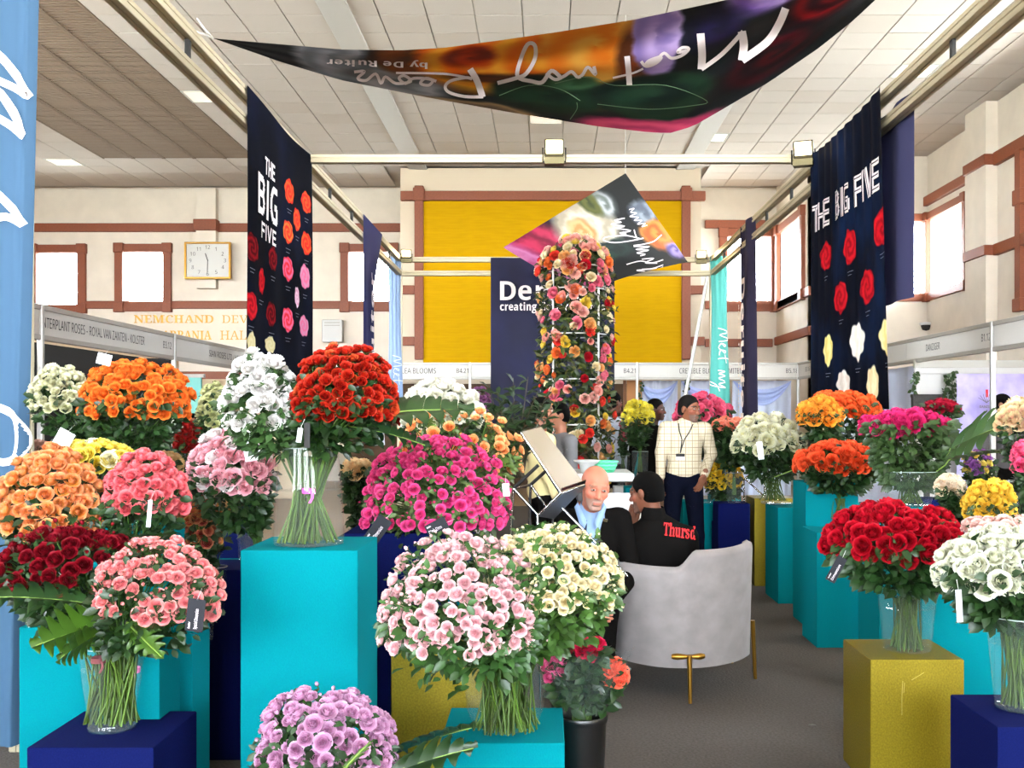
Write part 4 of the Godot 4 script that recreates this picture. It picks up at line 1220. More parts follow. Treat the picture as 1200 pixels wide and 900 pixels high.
func pedestals() -> void:
	ped("tall turquoise pedestal under the cylinder vase of white and red roses", 281.5, 645, 3.48, M.turquoise)
	ped("low blue pedestal under the footed vase of pink spray roses", 31, 876, 3.22, M.blue)
	ped("low turquoise pedestal under the round bowl vase of blush roses", 515, 871, 3.27, M.turquoise)
	ped("turquoise pedestal standing behind the low blue pedestal, at its outer side", 22, 735, 3.72, M.turquoise)
	ped("turquoise pedestal half hidden between the footed vase and the dark post", 122, 715, 3.88, M.turquoise, 0.335, 0.2)
	ped("tall dark blue pedestal close behind the tall turquoise one", 221, 668, 4.75, M.blue, 0.4, 0.35)
	ped("tall dark blue pedestal under the hot pink spray roses", 402, 625, 4.45, M.blue)
	ped("gold pedestal behind the low turquoise one, below the blush roses", 458, 736, 3.95, M.gold)
	ped("gold pedestal under the vase of deep red roses, with scratched front", 1020, 773, 4.36, M.gold)
	ped("low blue pedestal under the white roses", 1169, 852, 3.4, M.blue)
	ped("turquoise pedestal behind the gold pedestal, facing the aisle", 957, 624, 7.05, M.turquoise)
	ped("turquoise pedestal next to the aisle one, mostly behind the red roses", 1026, 640, 6.9, M.turquoise, 0.4)
	ped("taller turquoise pedestal behind the aisle one, under the coral roses vase", 944, 566, 7.75, M.turquoise)
	ped("turquoise pedestal under the ivory roses", 911.7, 595, 8.7, M.turquoise, 0.4, 0.5)
	ped("narrow gold pedestal beside the ivory roses", 884, 584, 9.6, M.gold, 0.36)
	ped("low dark blue pedestal under the small yellow roses vase", 837, 612, 10.0, M.blue)
	ped("low turquoise pedestal behind the man in the checked shirt", 800, 588, 12.6, M.turquoise, 0.42)
	ped("turquoise pedestal under the salmon roses", 836, 582, 11.0, M.turquoise, 0.3)
	ped("tall teal pedestal beside the man in black", 740, 525, 12.2, M.turquoise, 0.26)
	ped("deep turquoise pedestal half hidden behind the white roses", 1080, 690, 5.0, M.turquoise, 0.36)
	ped("small gold pedestal just under the coral pink roses", 160, 619, 4.6, M.gold, 0.24, 0.3)
	ped("small turquoise block behind the tall turquoise pedestal", 232, 665, 5.5, M.turquoise, 0.3)
	ped("turquoise pedestal under the crystal vase of magenta roses", 1030, 595, 6.0, M.turquoise, 0.3)
	var st := thing("steel_post", "thin black upright behind the footed vase", "post", P(215, 887, 4.0))
	st.position.y = 0
	obj("upright", boxm(Vector3(0, 0.5, 0), Vector3(0.033, 1.0, 0.033)), M.black, st)
	obj("foot", boxm(Vector3(0, 0.01, 0), Vector3(0.1, 0.02, 0.1)), M.black, st)

# ---------------------------------------------------------------- furniture
func catmull(pts: Array, t: float):
	var x := clampf(t, 0.0, 0.9999) * (pts.size() - 1)
	var i := int(x)
	return pts[i].cubic_interpolate(pts[i + 1], pts[maxi(i - 1, 0)], pts[mini(i + 2, pts.size() - 1)], x - i)

func bar(b: MB, a: Vector3, c: Vector3, w: float) -> void:
	b.tube([a, c], w, 4)

func furniture() -> void:
	# barrel chair seen from behind
	var ch := thing("barrel_chair", "pale grey velvet barrel chair with brass legs, seen from behind", "chair", Vector3(0.8, 0, -6.15))
	var plan := [Vector2(0.41, -6.10), Vector2(0.45, -5.93), Vector2(0.62, -5.77), Vector2(0.80, -5.735), Vector2(0.95, -5.78), Vector2(1.10, -5.90), Vector2(1.20, -6.06), Vector2(1.212, -6.13)]
	var high := func(t): return lerpf(0.75, 0.845, smoothstep(0.37, 0.47, t)) + 0.012 * smoothstep(0.6, 0.9, t)
	var sec := [Vector2(0, 0), Vector2(0, 0.25), Vector2(0, 0.5), Vector2(0, 0.75), Vector2(0, 0.94), Vector2(0.006, 0.98), Vector2(0.03, 1.0), Vector2(0.055, 0.98), Vector2(0.06, 0.94), Vector2(0.07, 0.5), Vector2(0.07, 0.0), Vector2(0.03, -0.01), Vector2(0, 0)]
	var m := MB.new()
	m.grid(60, 12, func(u, w):
		var p: Vector2 = catmull(plan, u)
		var p2: Vector2 = catmull(plan, minf(u + 0.01, 1.0))
		var p1: Vector2 = catmull(plan, maxf(u - 0.01, 0.0))
		var t := (p2 - p1).normalized()
		var nn := Vector2(t.y, -t.x)    # inward, away from the camera
		var q: Vector2 = sec[roundi(w * 12)]
		var lo := 0.185
		var hi: float = high.call(u)
		var lean := 0.03 * q.y
		var z := p + nn * (q.x - lean * 0.6)
		return Vector3(z.x, lerpf(lo, hi, q.y), z.y) - Vector3(0.8, 0, -6.15))
	for e in [0, 60]:      # close both ends
		var o0 := m.v[e * 13 + 2].lerp(m.v[e * 13 + 9], 0.5)
		var c0 := m.add(o0)
		for k in 12:
			m.tri(c0, e * 13 + k, e * 13 + k + 1)
	obj("shell", m, M.velvet, ch)
	var st := MB.new()
	st.box(Vector3(0.02, 0.33, -0.08), Vector3(0.68, 0.22, 0.62), 0.06)
	obj("seat", st, M.velvet, ch)
	for q in [[Vector3(0.80, 0, -5.69), Vector3(0.80, 0.26, -5.715)], [Vector3(1.27, 0, -6.22), Vector3(1.25, 0.36, -6.2)], [Vector3(0.40, 0, -6.3), Vector3(0.41, 0.3, -6.3)], [Vector3(1.2, 0, -6.62), Vector3(1.2, 0.25, -6.6)]]:
		var lg := MB.new()
		lg.tube([q[0] - ch.position, q[1] - ch.position], [0.011, 0.015], 10)
		obj("leg", lg, M.brass, ch)
	var pl := MB.new()
	var pp := []
	for k in 9:
		var a := lerpf(-0.10, 0.10, k / 8.0)
		var cv: Vector2 = catmull(plan, 0.43 + a * 0.8)
		pp.append(Vector3(cv.x, 0.252, cv.y + 0.012) - ch.position)
	pl.tube(pp, [0.013, 0.019, 0.017, 0.013, 0.013, 0.013, 0.017, 0.019, 0.013], 8)
	obj("bracket", pl, M.brass, ch)
	# the seat of the man opposite and a white chair behind
	var c2 := thing("barrel_chair", "grey velvet chair mostly hidden under the bald man", "chair", Vector3(0.05, 0, -6.2))
	obj("seat", boxm(Vector3(0, 0.3, 0), Vector3(0.6, 0.26, 0.55), 0.05), M.velvet, c2)
	obj("backrest", boxm(Vector3(-0.05, 0.55, -0.3), Vector3(0.66, 0.5, 0.09), 0.04), M.velvet, c2)
	for s in [-1, 1]:
		for w in [-1, 1]:
			var lg := MB.new()
			lg.tube([Vector3(s * 0.25, 0, w * 0.22), Vector3(s * 0.23, 0.2, w * 0.2)], 0.014, 8)
			obj("leg", lg, M.brass, c2)
	var c3 := thing("white_chair", "white plastic chair by the white table behind the seated men", "chair", P(727, 585, 7.6))
	c3.position.y = 0
	var bk := MB.new()
	bk.grid(10, 8, func(u, w): return Vector3((u - 0.5) * 0.42 * (0.85 + 0.15 * w), 0.45 + w * 0.58, 0.12 + 0.06 * pow(2.0 * u - 1.0, 2) - 0.08 * w))
	obj("backrest", bk, M.white, c3)
	obj("seat", boxm(Vector3(0, 0.45, -0.1), Vector3(0.42, 0.04, 0.42), 0.015), M.white, c3)
	for s in [-1, 1]:
		for w in [-1, 1]:
			var lg := MB.new()
			lg.tube([Vector3(s * 0.2, 0, -0.1 + w * 0.2), Vector3(s * 0.17, 0.44, -0.1 + w * 0.16)], 0.016, 8)
			obj("leg", lg, M.white, c3)
	# white table with a dish and a basket
	var tb := thing("white_table", "white table behind the bald man with a dish and a mint basket on it", "table", P(707, 553, 8.0))
	var ty := tb.position.y
	tb.position.y = 0
	obj("table_top", boxm(Vector3(0, ty - 0.035, -0.15), Vector3(0.46, 0.07, 0.6), 0.015), M.white, tb)
	obj("leg", boxm(Vector3(0, (ty - 0.07) / 2, -0.15), Vector3(0.1, ty - 0.07, 0.1), 0.01), M.white, tb)
	var bs := thing("basket", "mint green woven basket on the white table", "basket", Vector3(tb.position.x + 0.02, ty, -7.98))
	var bm := MB.new()
	bm.lathe([Vector2(0.0, 0.002), Vector2(0.062, 0.0), Vector2(0.08, 0.04), Vector2(0.093, 0.085), Vector2(0.1, 0.09), Vector2(0.088, 0.084), Vector2(0.06, 0.01), Vector2(0, 0.008)], 24)
	obj("bowl", bm, mat(Color(0.30, 0.76, 0.56), 0.6), bs)
	for k in 3:
		var rm := MB.new()
		var pts := []
		for i in 25:
			var a := TAU * i / 24.0
			pts.append(Vector3(cos(a) * (0.072 + k * 0.012), 0.025 + k * 0.027 + 0.003 * (i % 2), sin(a) * (0.072 + k * 0.012)))
		rm.tube(pts, 0.005, 5, false)
		obj("weave_band", rm, mat(Color(0.45, 0.84, 0.68), 0.6), bs)
	var ds := thing("dish", "white dish on the white table next to the mint basket", "dish", Vector3(tb.position.x - 0.13, ty, -7.95))
	var dm := MB.new()
	dm.lathe([Vector2(0, 0), Vector2(0.05, 0), Vector2(0.06, 0.06), Vector2(0.1, 0.08), Vector2(0.105, 0.095), Vector2(0.0, 0.1)], 24)
	obj("bowl", dm, M.white, ds)
	# tilted chrome display tray
	var ea := P(657, 578, 5.2)
	var tr := thing("display_tray", "tilted chrome-framed display tray with a pale glossy top next to the bald man", "display stand", Vector3(ea.x, 0, ea.z))
	var o := tr.position
	var A := P(611, 507, 5.2) - o
	var A2 := P(633, 501, 5.5) - o
	var R0 := P(657, 578, 5.2) - o
	var R2 := P(685, 569, 5.5) - o
	var B0 := P(630, 604, 5.2) - o
	var B2 := P(648, 607, 5.5) - o
	var L0 := P(602, 572, 5.2) - o
	var L2 := P(622, 568, 5.5) - o
	var M0 := P(631, 545, 5.2) - o
	var M2 := P(655, 538, 5.5) - o
	var slab := func(a: Vector3, b: Vector3, c: Vector3, d: Vector3, th: float) -> MB:
		var s := MB.new()
		var nn := (b - a).cross(d - a).normalized() * th
		s.quad_flat([a, b, c, d], nn.normalized())
		s.quad_flat([a - nn, b - nn, c - nn, d - nn], -nn.normalized())
		for k in [[a, b], [b, c], [c, d], [d, a]]:
			s.quad_flat([k[0], k[1], k[1] - nn, k[0] - nn], ((k[0] + k[1]) / 2 - (a + c) / 2).normalized())
		return s
	obj("top_panel", slab.call(A, A2, R2, R0, 0.008), mat(Color(0.66, 0.60, 0.50), 0.2, 0.2), tr)
	obj("lower_panel", slab.call(R0, R2, B2, B0, 0.008), mat(Color(0.42, 0.41, 0.40), 0.3, 0.7), tr)
	obj("lip", slab.call(R0, R2, R2 + Vector3(0.01, 0.03, 0), R0 + Vector3(0.01, 0.025, 0), 0.005), M.chrome, tr)
	for k in [[A, R0], [A2, R2], [A, A2], [R0, R2], [R0, B0], [R2, B2], [B0, B2], [L0, B0], [L2, B2], [L0, L2]]:
		var fb := MB.new()
		bar(fb, k[0], k[1], 0.0075)
		obj("frame_bar", fb, M.chrome, tr)
	for k in [[M0, L0], [M2, L2]]:
		var fb := MB.new()
		bar(fb, k[0], k[1], 0.009)
		obj("frame_bar", fb, M.black, tr)
	for k in [[P(659, 595, 5.35) - o, P(735, 675, 5.3) - o], [L0, Vector3(L0.x - 0.08, 0.0, L0.z)], [B0, Vector3(B0.x + 0.02, 0.0, B0.z + 0.1)], [B2, Vector3(B2.x, 0.0, B2.z - 0.1)], [L2, Vector3(L2.x - 0.05, 0, L2.z - 0.1)]]:
		var fb := MB.new()
		bar(fb, k[0], k[1], 0.007)
		obj("rod", fb, M.chrome, tr)
	# chrome lattice under the ivory roses
	var lt := thing("chrome_lattice", "folding chrome lattice between the ivory roses and the yellow ones", "display stand", P(905, 600, 9.9))
	lt.position.y = 0
	var lo := lt.position
	for k in [[Vector2(872, 562), Vector2(896, 540)], [Vector2(873, 561), Vector2(895, 581)], [Vector2(872, 605), Vector2(896, 581)], [Vector2(895, 581), Vector2(884, 602)], [Vector2(872, 605), Vector2(886, 620)], [Vector2(872, 562), Vector2(872, 690)], [Vector2(896, 540), Vector2(896, 690)]]:
		var fb := MB.new()
		bar(fb, P(k[0].x, k[0].y, 9.95) - lo, P(k[1].x, k[1].y, 9.9) - lo, 0.008)
		obj("bar", fb, M.chrome, lt)
	# leaf scrap on the carpet
	var lf := MB.new()
	leaf(lf, Vector3.ZERO, Vector3(1, 0.1, -0.3).normalized(), Vector3.UP, 0.05, 0.035, lin(60, 55, 30))
	var sc := obj("fallen_leaf", lf, leaf_mat)
	sc.position = Vector3((947 - 640) / F * 5.25, 0.012, -5.25)
	tag(sc, "small dry leaf lying on the grey carpet", "leaf")

# ---------------------------------------------------------------- people
class SD:
	var pr := []
	func cap(a: Vector3, b: Vector3, ra: float, rb := -1.0, k := 0.02, sub := false) -> void:
		pr.append([0, a, b, ra, ra if rb < 0 else rb, k, sub])
	func ell(c: Vector3, r: Vector3, basis := Basis(), k := 0.02, sub := false) -> void:
		pr.append([1, c, r, basis.inverse(), 0.0, k, sub])
	func one(q: Array, p: Vector3) -> float:
		if q[0] == 0:
			var a: Vector3 = q[1]
			var ab: Vector3 = q[2] - a
			var t := clampf((p - a).dot(ab) / maxf(ab.length_squared(), 1e-9), 0.0, 1.0)
			return (p - a - ab * t).length() - lerpf(q[3], q[4], t)
		var r: Vector3 = q[2]
		var l: Vector3 = q[3] * (p - q[1])
		var s := l / r
		var g := (s / r).length()
		var m := s.length()
		return m * (m - 1.0) / maxf(g, 1e-6)
	func at(p: Vector3) -> float:
		var f := 9.0
		for q in pr:
			f = mix(f, one(q, p), q[5], q[6])
		return f
	static func mix(f: float, d: float, k: float, sub: bool) -> float:
		if sub:
			var h := clampf(0.5 - 0.5 * (f + d) / k, 0.0, 1.0)
			return lerpf(f, -d, h) + k * h * (1.0 - h)
		var h2 := clampf(0.5 + 0.5 * (f - d) / k, 0.0, 1.0)
		return lerpf(f, d, h2) - k * h2 * (1.0 - h2)
	func into(b: MB, cell: float, colf = null) -> void:
		var lo := Vector3.ONE * 1e9
		var hi := -lo
		for q in pr:
			if q[6]:
				continue
			var bx := box(q)
			lo = lo.min(bx[0])
			hi = hi.max(bx[1])
		lo -= Vector3.ONE * cell * 2.5
		hi += Vector3.ONE * cell * 2.5
		var n := Vector3i(((hi - lo) / cell).ceil()) + Vector3i.ONE
		var f := PackedFloat32Array()
		f.resize(n.x * n.y * n.z)
		f.fill(9.0)
		for q in pr:
			var bx := box(q)
			var mg: float = q[5] + cell * 2.0
			var i0 := Vector3i(((bx[0] - Vector3.ONE * mg - lo) / cell).floor()).clamp(Vector3i.ZERO, n - Vector3i.ONE)
			var i1 := Vector3i(((bx[1] + Vector3.ONE * mg - lo) / cell).ceil()).clamp(Vector3i.ZERO, n - Vector3i.ONE)
			for x in range(i0.x, i1.x + 1):
				for y in range(i0.y, i1.y + 1):
					var row := (x * n.y + y) * n.z
					for z in range(i0.z, i1.z + 1):
						var d := one(q, lo + Vector3(x, y, z) * cell)
						f[row + z] = mix(f[row + z], d, q[5], q[6])
		var id := PackedInt32Array()
		id.resize(f.size())
		id.fill(-1)
		var sx := n.y * n.z
		var sy := n.z
		var off := [0, sx, sy, sx + sy, 1, sx + 1, sy + 1, sx + sy + 1]
		var cs := [Vector3(0, 0, 0), Vector3(1, 0, 0), Vector3(0, 1, 0), Vector3(1, 1, 0), Vector3(0, 0, 1), Vector3(1, 0, 1), Vector3(0, 1, 1), Vector3(1, 1, 1)]
		var ed := [[0, 1], [2, 3], [4, 5], [6, 7], [0, 2], [1, 3], [4, 6], [5, 7], [0, 4], [1, 5], [2, 6], [3, 7]]
		for x in n.x - 1:
			for y in n.y - 1:
				var row := x * sx + y * sy
				for z in n.z - 1:
					var i := row + z
					if f[i] > cell * 2.0 or f[i] < -cell * 2.0:
						continue
					var neg := 0
					for o in off:
						if f[i + o] < 0.0:
							neg += 1
					if neg == 0 or neg == 8:
						continue
					var s := Vector3.ZERO
					var m := 0
					for e in ed:
						var a := f[i + off[e[0]]]
						var c := f[i + off[e[1]]]
						if (a < 0.0) != (c < 0.0):
							s += cs[e[0]].lerp(cs[e[1]], a / (a - c))
							m += 1
					var p := lo + (Vector3(x, y, z) + s / m) * cell
					if colf != null:
						b.col = colf.call(p)
					id[i] = b.add(p)
		for x in range(1, n.x - 1):
			for y in range(1, n.y - 1):
				for z in range(1, n.z - 1):
					var i := x * sx + y * sy + z
					var a := f[i] < 0.0
					if f[i] > cell * 2.0 or f[i] < -cell * 2.0:
						continue
					for ax in 3:
						var st: int = [sx, sy, 1][ax]
						if (f[i + st] < 0.0) == a:
							continue
						var u: int = [sy, 1, sx][ax]
						var w: int = [1, sx, sy][ax]
						var k := [id[i - u - w], id[i - w], id[i], id[i - u]]
						if k.min() < 0:
							continue
						var nn := Vector3.ZERO
						nn[ax] = 1.0 if a else -1.0
						b.tri_n(k[0], k[1], k[2], nn)
						b.tri_n(k[0], k[2], k[3], nn)
	func box(q: Array) -> Array:
		if q[0] == 0:
			var r := maxf(q[3], q[4])
			return [q[1].min(q[2]) - Vector3.ONE * r, q[1].max(q[2]) + Vector3.ONE * r]
		var r2 := maxf(q[2].x, maxf(q[2].y, q[2].z))
		return [q[1] - Vector3.ONE * r2, q[1] + Vector3.ONE * r2]
	func seen(p: Vector3, base: Vector3) -> Vector3:      # the surface along the line from the eye through p
		var dir := (p - Vector3(0, 1.6, 0)).normalized()
		var q := march(p - base, dir)
		return q if at(q) < 0.01 and q.distance_to(p - base) < 1.2 else p - base + dir * 0.62
	func march(p: Vector3, dir: Vector3) -> Vector3:      # from outside along dir to the surface
		for i in 40:
			var d := at(p)
			if d < 0.0008:
				break
			p += dir * minf(d * 0.8, 0.08)
		return p

# a head: origin at its centre, face along the basis' z
func head_sdf(o: Vector3, T: Basis, k := 1.0, nape := Vector3.INF) -> SD:
	var s := SD.new()
	var g := func(x, y, z): return o + T * (Vector3(x, y, z) * k)
	s.ell(g.call(0, 0.028, -0.012), Vector3(0.074, 0.088, 0.094) * k, T, 0.02)
	s.ell(g.call(0, -0.045, 0.022), Vector3(0.056, 0.072, 0.066) * k, T, 0.025)
	s.cap(g.call(-0.016, -0.102, 0.066), g.call(0.016, -0.102, 0.066), 0.017 * k, -1, 0.025)
	s.cap(g.call(-0.033, 0.02, 0.078), g.call(0.033, 0.02, 0.078), 0.011 * k, -1, 0.014)
	for q in [-1, 1]:
		s.ell(g.call(q * 0.042, -0.026, 0.058), Vector3(0.022, 0.02, 0.022) * k, T, 0.02)
		s.ell(g.call(q * 0.031, 0.002, 0.098), Vector3(0.017, 0.011, 0.018) * k, T, 0.008, true)
		s.ell(g.call(q * 0.077, -0.008, -0.008), Vector3(0.010, 0.031, 0.018) * k, T, 0.008)
	s.cap(g.call(0, 0.004, 0.084), g.call(0, -0.036, 0.106), 0.009 * k, 0.0125 * k, 0.012)
	for q in [-1, 1]:
		s.ell(g.call(q * 0.012, -0.04, 0.096), Vector3(0.009, 0.008, 0.011) * k, T, 0.006)
	s.cap(g.call(-0.02, -0.068, 0.086), g.call(0.02, -0.068, 0.086), 0.0065 * k, -1, 0.006)
	s.cap(g.call(-0.018, -0.078, 0.085), g.call(0.018, -0.078, 0.085), 0.0075 * k, -1, 0.006)
	for q in [-1, 1]:
		s.ell(g.call(q * 0.031, 0.002, 0.0795), Vector3(0.0125, 0.0115, 0.0125) * k, T, 0.003)
	s.cap(g.call(0, -0.055, -0.022), g.call(0, -0.15, -0.045) if nape == Vector3.INF else nape, 0.05 * k, 0.056 * k, 0.03)
	return s

func face_color(o: Vector3, T: Basis, skin: Color, brow: Color, beard, k := 1.0) -> Callable:
	var inv := T.inverse()
	return func(p):
		var q: Vector3 = inv * (p - o) / k
		var ax := absf(q.x)
		if q.z > 0.04:
			var e := Vector2(ax - 0.031, q.y - 0.002)
			if absf(e.x) < 0.0125 and absf(e.y) < 0.0048 * (1.0 - absf(e.x) * 45.0) + 0.001 and q.z > 0.076:
				return Color(0.02, 0.012, 0.008) if absf(e.x) < 0.005 else Color(0.38, 0.33, 0.3)
			if e.length() < 0.014 and q.z > 0.076:
				return skin.lerp(brow, 0.25)
			if absf(q.y - 0.0225 - 0.1 * (0.03 - ax)) < 0.0045 and ax > 0.012 and ax < 0.05:
				return brow
			if absf(q.y + 0.073) < 0.0065 and ax < 0.022 and q.z > 0.07:
				return skin.lerp(Color(0.28, 0.07, 0.06), 0.25)
			if beard != null and (q.y < -0.052 or (q.y < -0.048 and ax < 0.03)) and q.z > 0.0:
				return skin.lerp(beard, 0.6)
			if q.y < -0.01 and q.y > -0.045 and ax > 0.02 or (ax < 0.014 and q.y < -0.02 and q.y > -0.045):
				return skin.lerp(Color(0.6, 0.12, 0.09), 0.12)
		return skin

# fingers curl from the palm: dir points from the wrist to the knuckles, back is the back of the hand
func hand_sdf(w: Vector3, dir: Vector3, back: Vector3, thumb_side: float, curl := 0.5) -> SD:
	var s := SD.new()
	dir = dir.normalized()
	var side := dir.cross(back).normalized()
	back = side.cross(dir).normalized()
	var B := Basis(side, back, side.cross(back))
	s.cap(w - dir * 0.04, w + dir * 0.01, 0.026, 0.026, 0.015)
	s.ell(w + dir * 0.05, Vector3(0.041, 0.015, 0.05), B, 0.015)
	for i in 4:
		var x := (i - 1.5) * 0.0195
		var ln: float = [0.9, 1.05, 1.0, 0.78][i] if thumb_side < 0 else [0.78, 1.0, 1.05, 0.9][i]
		var p := w + dir * 0.085 + side * x
		var d := dir
		for k in 3:
			d = (d * cos(curl * (0.6 + 0.4 * k)) - back * sin(curl * (0.6 + 0.4 * k))).normalized()
			var q = p + d * [0.042, 0.026, 0.02][k] * ln
			s.cap(p, q, [0.0095, 0.0088, 0.0082][k], [0.009, 0.0082, 0.0075][k], 0.004)
			p = q
	var tp := w + dir * 0.025 + side * thumb_side * 0.03
	var td := (dir * 0.7 + side * thumb_side * 0.7 - back * 0.25).normalized()
	for k in 2:
		var q = tp + td * [0.042, 0.03][k]
		s.cap(tp, q, 0.0115, 0.0095, 0.006)
		tp = q
		td = (td + dir * 0.5 - back * 0.3).normalized()
	return s

func standing(at: Vector3, h: float, yaw: float) -> Dictionary:
	var k := h / 1.75
	var f := Vector3(sin(yaw), 0, cos(yaw))
	var s := f.cross(Vector3.UP)      # the person's own right
	var j := {"f": f, "s": s, "k": k}
	var g := func(x, y, z): return at + s * x * k + Vector3(0, y * k, 0) + f * z * k
	j.head = g.call(0, 1.635, 0.03); j.neck = g.call(0, 1.45, -0.02); j.chest = g.call(0, 1.27, 0); j.waist = g.call(0, 1.05, 0); j.hip = g.call(0, 0.94, 0)
	for q in [["r", 1.0], ["l", -1.0]]:
		var x: float = q[1]
		j["sh_" + q[0]] = g.call(x * 0.18, 1.41, -0.01); j["el_" + q[0]] = g.call(x * 0.25, 1.13, -0.03); j["wr_" + q[0]] = g.call(x * 0.25, 0.88, 0.06)
		j["hp_" + q[0]] = g.call(x * 0.09, 0.91, 0); j["kn_" + q[0]] = g.call(x * 0.11, 0.49, 0.02); j["an_" + q[0]] = g.call(x * 0.12, 0.09, -0.02); j["to_" + q[0]] = g.call(x * 0.14, 0.035, 0.14)
	j.ht = Basis(Vector3.UP, yaw)
	return j

# cfg: skin, brow, beard, hair (material or null), top (material), legs (material), girth, head scale, cells
func person(label: String, j: Dictionary, cfg: Dictionary) -> Node3D:
	var base := Vector3(j.hip.x, 0, j.hip.z)
	var o := thing("person", label, "person", base)
	var k: float = j.k
	var cell: float = cfg.get("cell", 0.018)
	var hc: float = cfg.get("head_cell", 0.006)
	var gt: float = cfg.get("girth", 1.0)
	var skin: Color = cfg.skin
	var fwd: Vector3 = j.f
	var mv := func(v): return v - base
	var J := {}
	for q in j:
		J[q] = j[q] - base if j[q] is Vector3 and q != "f" and q != "s" else j[q]
	# the body: one continuous mesh
	var body := MB.new()
	body.col = skin
	var s := SD.new()
	s.cap(J.neck - (J.neck - J.chest).normalized() * 0.0, J.chest, 0.055 * k, 0.09 * k, 0.05)
	s.cap(J.chest, J.waist, 0.09 * k, 0.085 * k, 0.04)
	s.cap(J.waist, J.hip, 0.085 * k, 0.09 * k, 0.04)
	for q in ["r", "l"]:
		s.cap(J.chest.lerp(J["sh_" + q], 0.6), J["sh_" + q], 0.05 * k, 0.042 * k, 0.04)
		s.cap(J["sh_" + q], J["el_" + q], 0.042 * k, 0.034 * k, 0.02)
		s.cap(J["el_" + q], J["wr_" + q], 0.034 * k, 0.025 * k, 0.015)
		s.cap(J.hip, J["hp_" + q], 0.07 * k, 0.07 * k, 0.03)
		s.cap(J["hp_" + q], J["kn_" + q], 0.07 * k, 0.048 * k, 0.02)
		s.cap(J["kn_" + q], J["an_" + q], 0.048 * k, 0.035 * k, 0.02)
		s.cap(J["an_" + q], J["to_" + q], 0.03 * k, 0.022 * k, 0.015)
	s.into(body, cell)
	var hk: float = cfg.get("head", 1.0) * k
	var hs := head_sdf(J.head, j.ht, hk, J.neck.lerp(J.chest, 0.05))
	hs.into(body, hc, face_color(J.head, j.ht, skin, cfg.get("brow", Color(0.02, 0.015, 0.01)), cfg.get("beard"), hk))
	body.col = skin
	for q in ["r", "l"]:
		var d: Vector3 = j.get("hd_" + q, (J["wr_" + q] - J["el_" + q]).normalized())
		var bk: Vector3 = j.get("hb_" + q, j.s * (1.0 if q == "r" else -1.0))
		var hh := hand_sdf(J["wr_" + q], d, bk, j.get("ht_" + q, 1.0 if q == "r" else -1.0), cfg.get("curl", 0.45))
		hh.into(body, cfg.get("hand_cell", 0.006))
	var sm := tinted(mat(Color.WHITE, 0.5, 0.0, 0.4))
	sm.subsurf_scatter_enabled = true
	sm.subsurf_scatter_strength = 0.08
	obj("body", body, sm, o)
	# top
	var up := SD.new()
	var tb := Basis(j.s, Vector3.UP, -j.s.cross(Vector3.UP)) if not j.has("tb") else j.tb as Basis
	up.cap(J.sh_r.lerp(J.sh_l, 0.12), J.sh_l.lerp(J.sh_r, 0.12), 0.062 * k, -1, 0.05)
	up.cap(J.neck.lerp(J.chest, 0.1), J.chest, 0.065 * k, 0.1 * k, 0.05)
	up.ell(J.chest, Vector3(0.172, 0.2, 0.118) * k * gt, tb, 0.05)
	up.ell(J.waist, Vector3(0.160, 0.19, 0.115) * k * gt, tb, 0.06)
	up.ell(J.waist.lerp(J.hip, 0.75), Vector3(0.165, 0.10, 0.120) * k * gt, tb, 0.05)
	if J.has("hunch"):
		up.ell(J.hunch, Vector3(0.19, 0.145, 0.13), tb, 0.06)
	var sl: float = cfg.get("sleeve", 1.0)
	for q in ["r", "l"]:
		up.cap(J["sh_" + q], J["el_" + q], 0.066 * k, 0.054 * k, 0.035)
		if sl > 0.6:
			up.cap(J["el_" + q], J["el_" + q].lerp(J["wr_" + q], 0.94), 0.054 * k, 0.04 * k, 0.02)
	var um := MB.new()
	up.into(um, cfg.get("top_cell", cell * 0.8))
	obj(cfg.get("top_name", "shirt"), um, cfg.top, o)
	# trousers
	var lg := SD.new()
	lg.ell(J.hip, Vector3(0.158, 0.13, 0.112) * k * gt, tb, 0.04)
	for q in ["r", "l"]:
		lg.cap(J["hp_" + q], J["kn_" + q], 0.092 * k, 0.066 * k, 0.03)
		lg.cap(J["kn_" + q], J["an_" + q], 0.066 * k, 0.056 * k, 0.02)
	var lm := MB.new()
	lg.into(lm, cell)
	obj("trousers", lm, cfg.legs, o)
	for q in ["r", "l"]:
		var sh := SD.new()
		sh.cap(J["an_" + q] - Vector3(0, 0.03, 0) * k, J["to_" + q], 0.048 * k, 0.036 * k, 0.02)
		var smb := MB.new()
		sh.into(smb, 0.016)
		obj("shoe", smb, M.black, o)
	if cfg.get("hair") != null:
		var hr := SD.new()
		var T: Basis = j.ht
		var g := func(x, y, z): return J.head + T * (Vector3(x, y, z) * hk)
		hr.ell(g.call(0, 0.034, -0.016), Vector3(0.081, 0.092, 0.100) * hk, T, 0.01)
		hr.ell(g.call(0, -0.02, -0.05), Vector3(0.076, 0.075, 0.062) * hk, T, 0.02)
		hr.ell(g.call(0, -0.045, 0.085), Vector3(0.10, 0.105, 0.085) * hk, T, 0.012, true)
		hr.ell(g.call(0, -0.13, -0.03), Vector3(0.12, 0.075, 0.12) * hk, T, 0.02, true)
		for q in [-1, 1]:
			hr.ell(g.call(q * 0.085, -0.012, 0.0), Vector3(0.03, 0.036, 0.026) * hk, T, 0.01, true)
		var hm := MB.new()
		hr.into(hm, maxf(hc, 0.005))
		obj("hair", hm, cfg.hair, o)
	o.set_meta("kind", "thing")
	J["up"] = up
	J["node"] = o
	o.set_meta("joints", J)
	return o

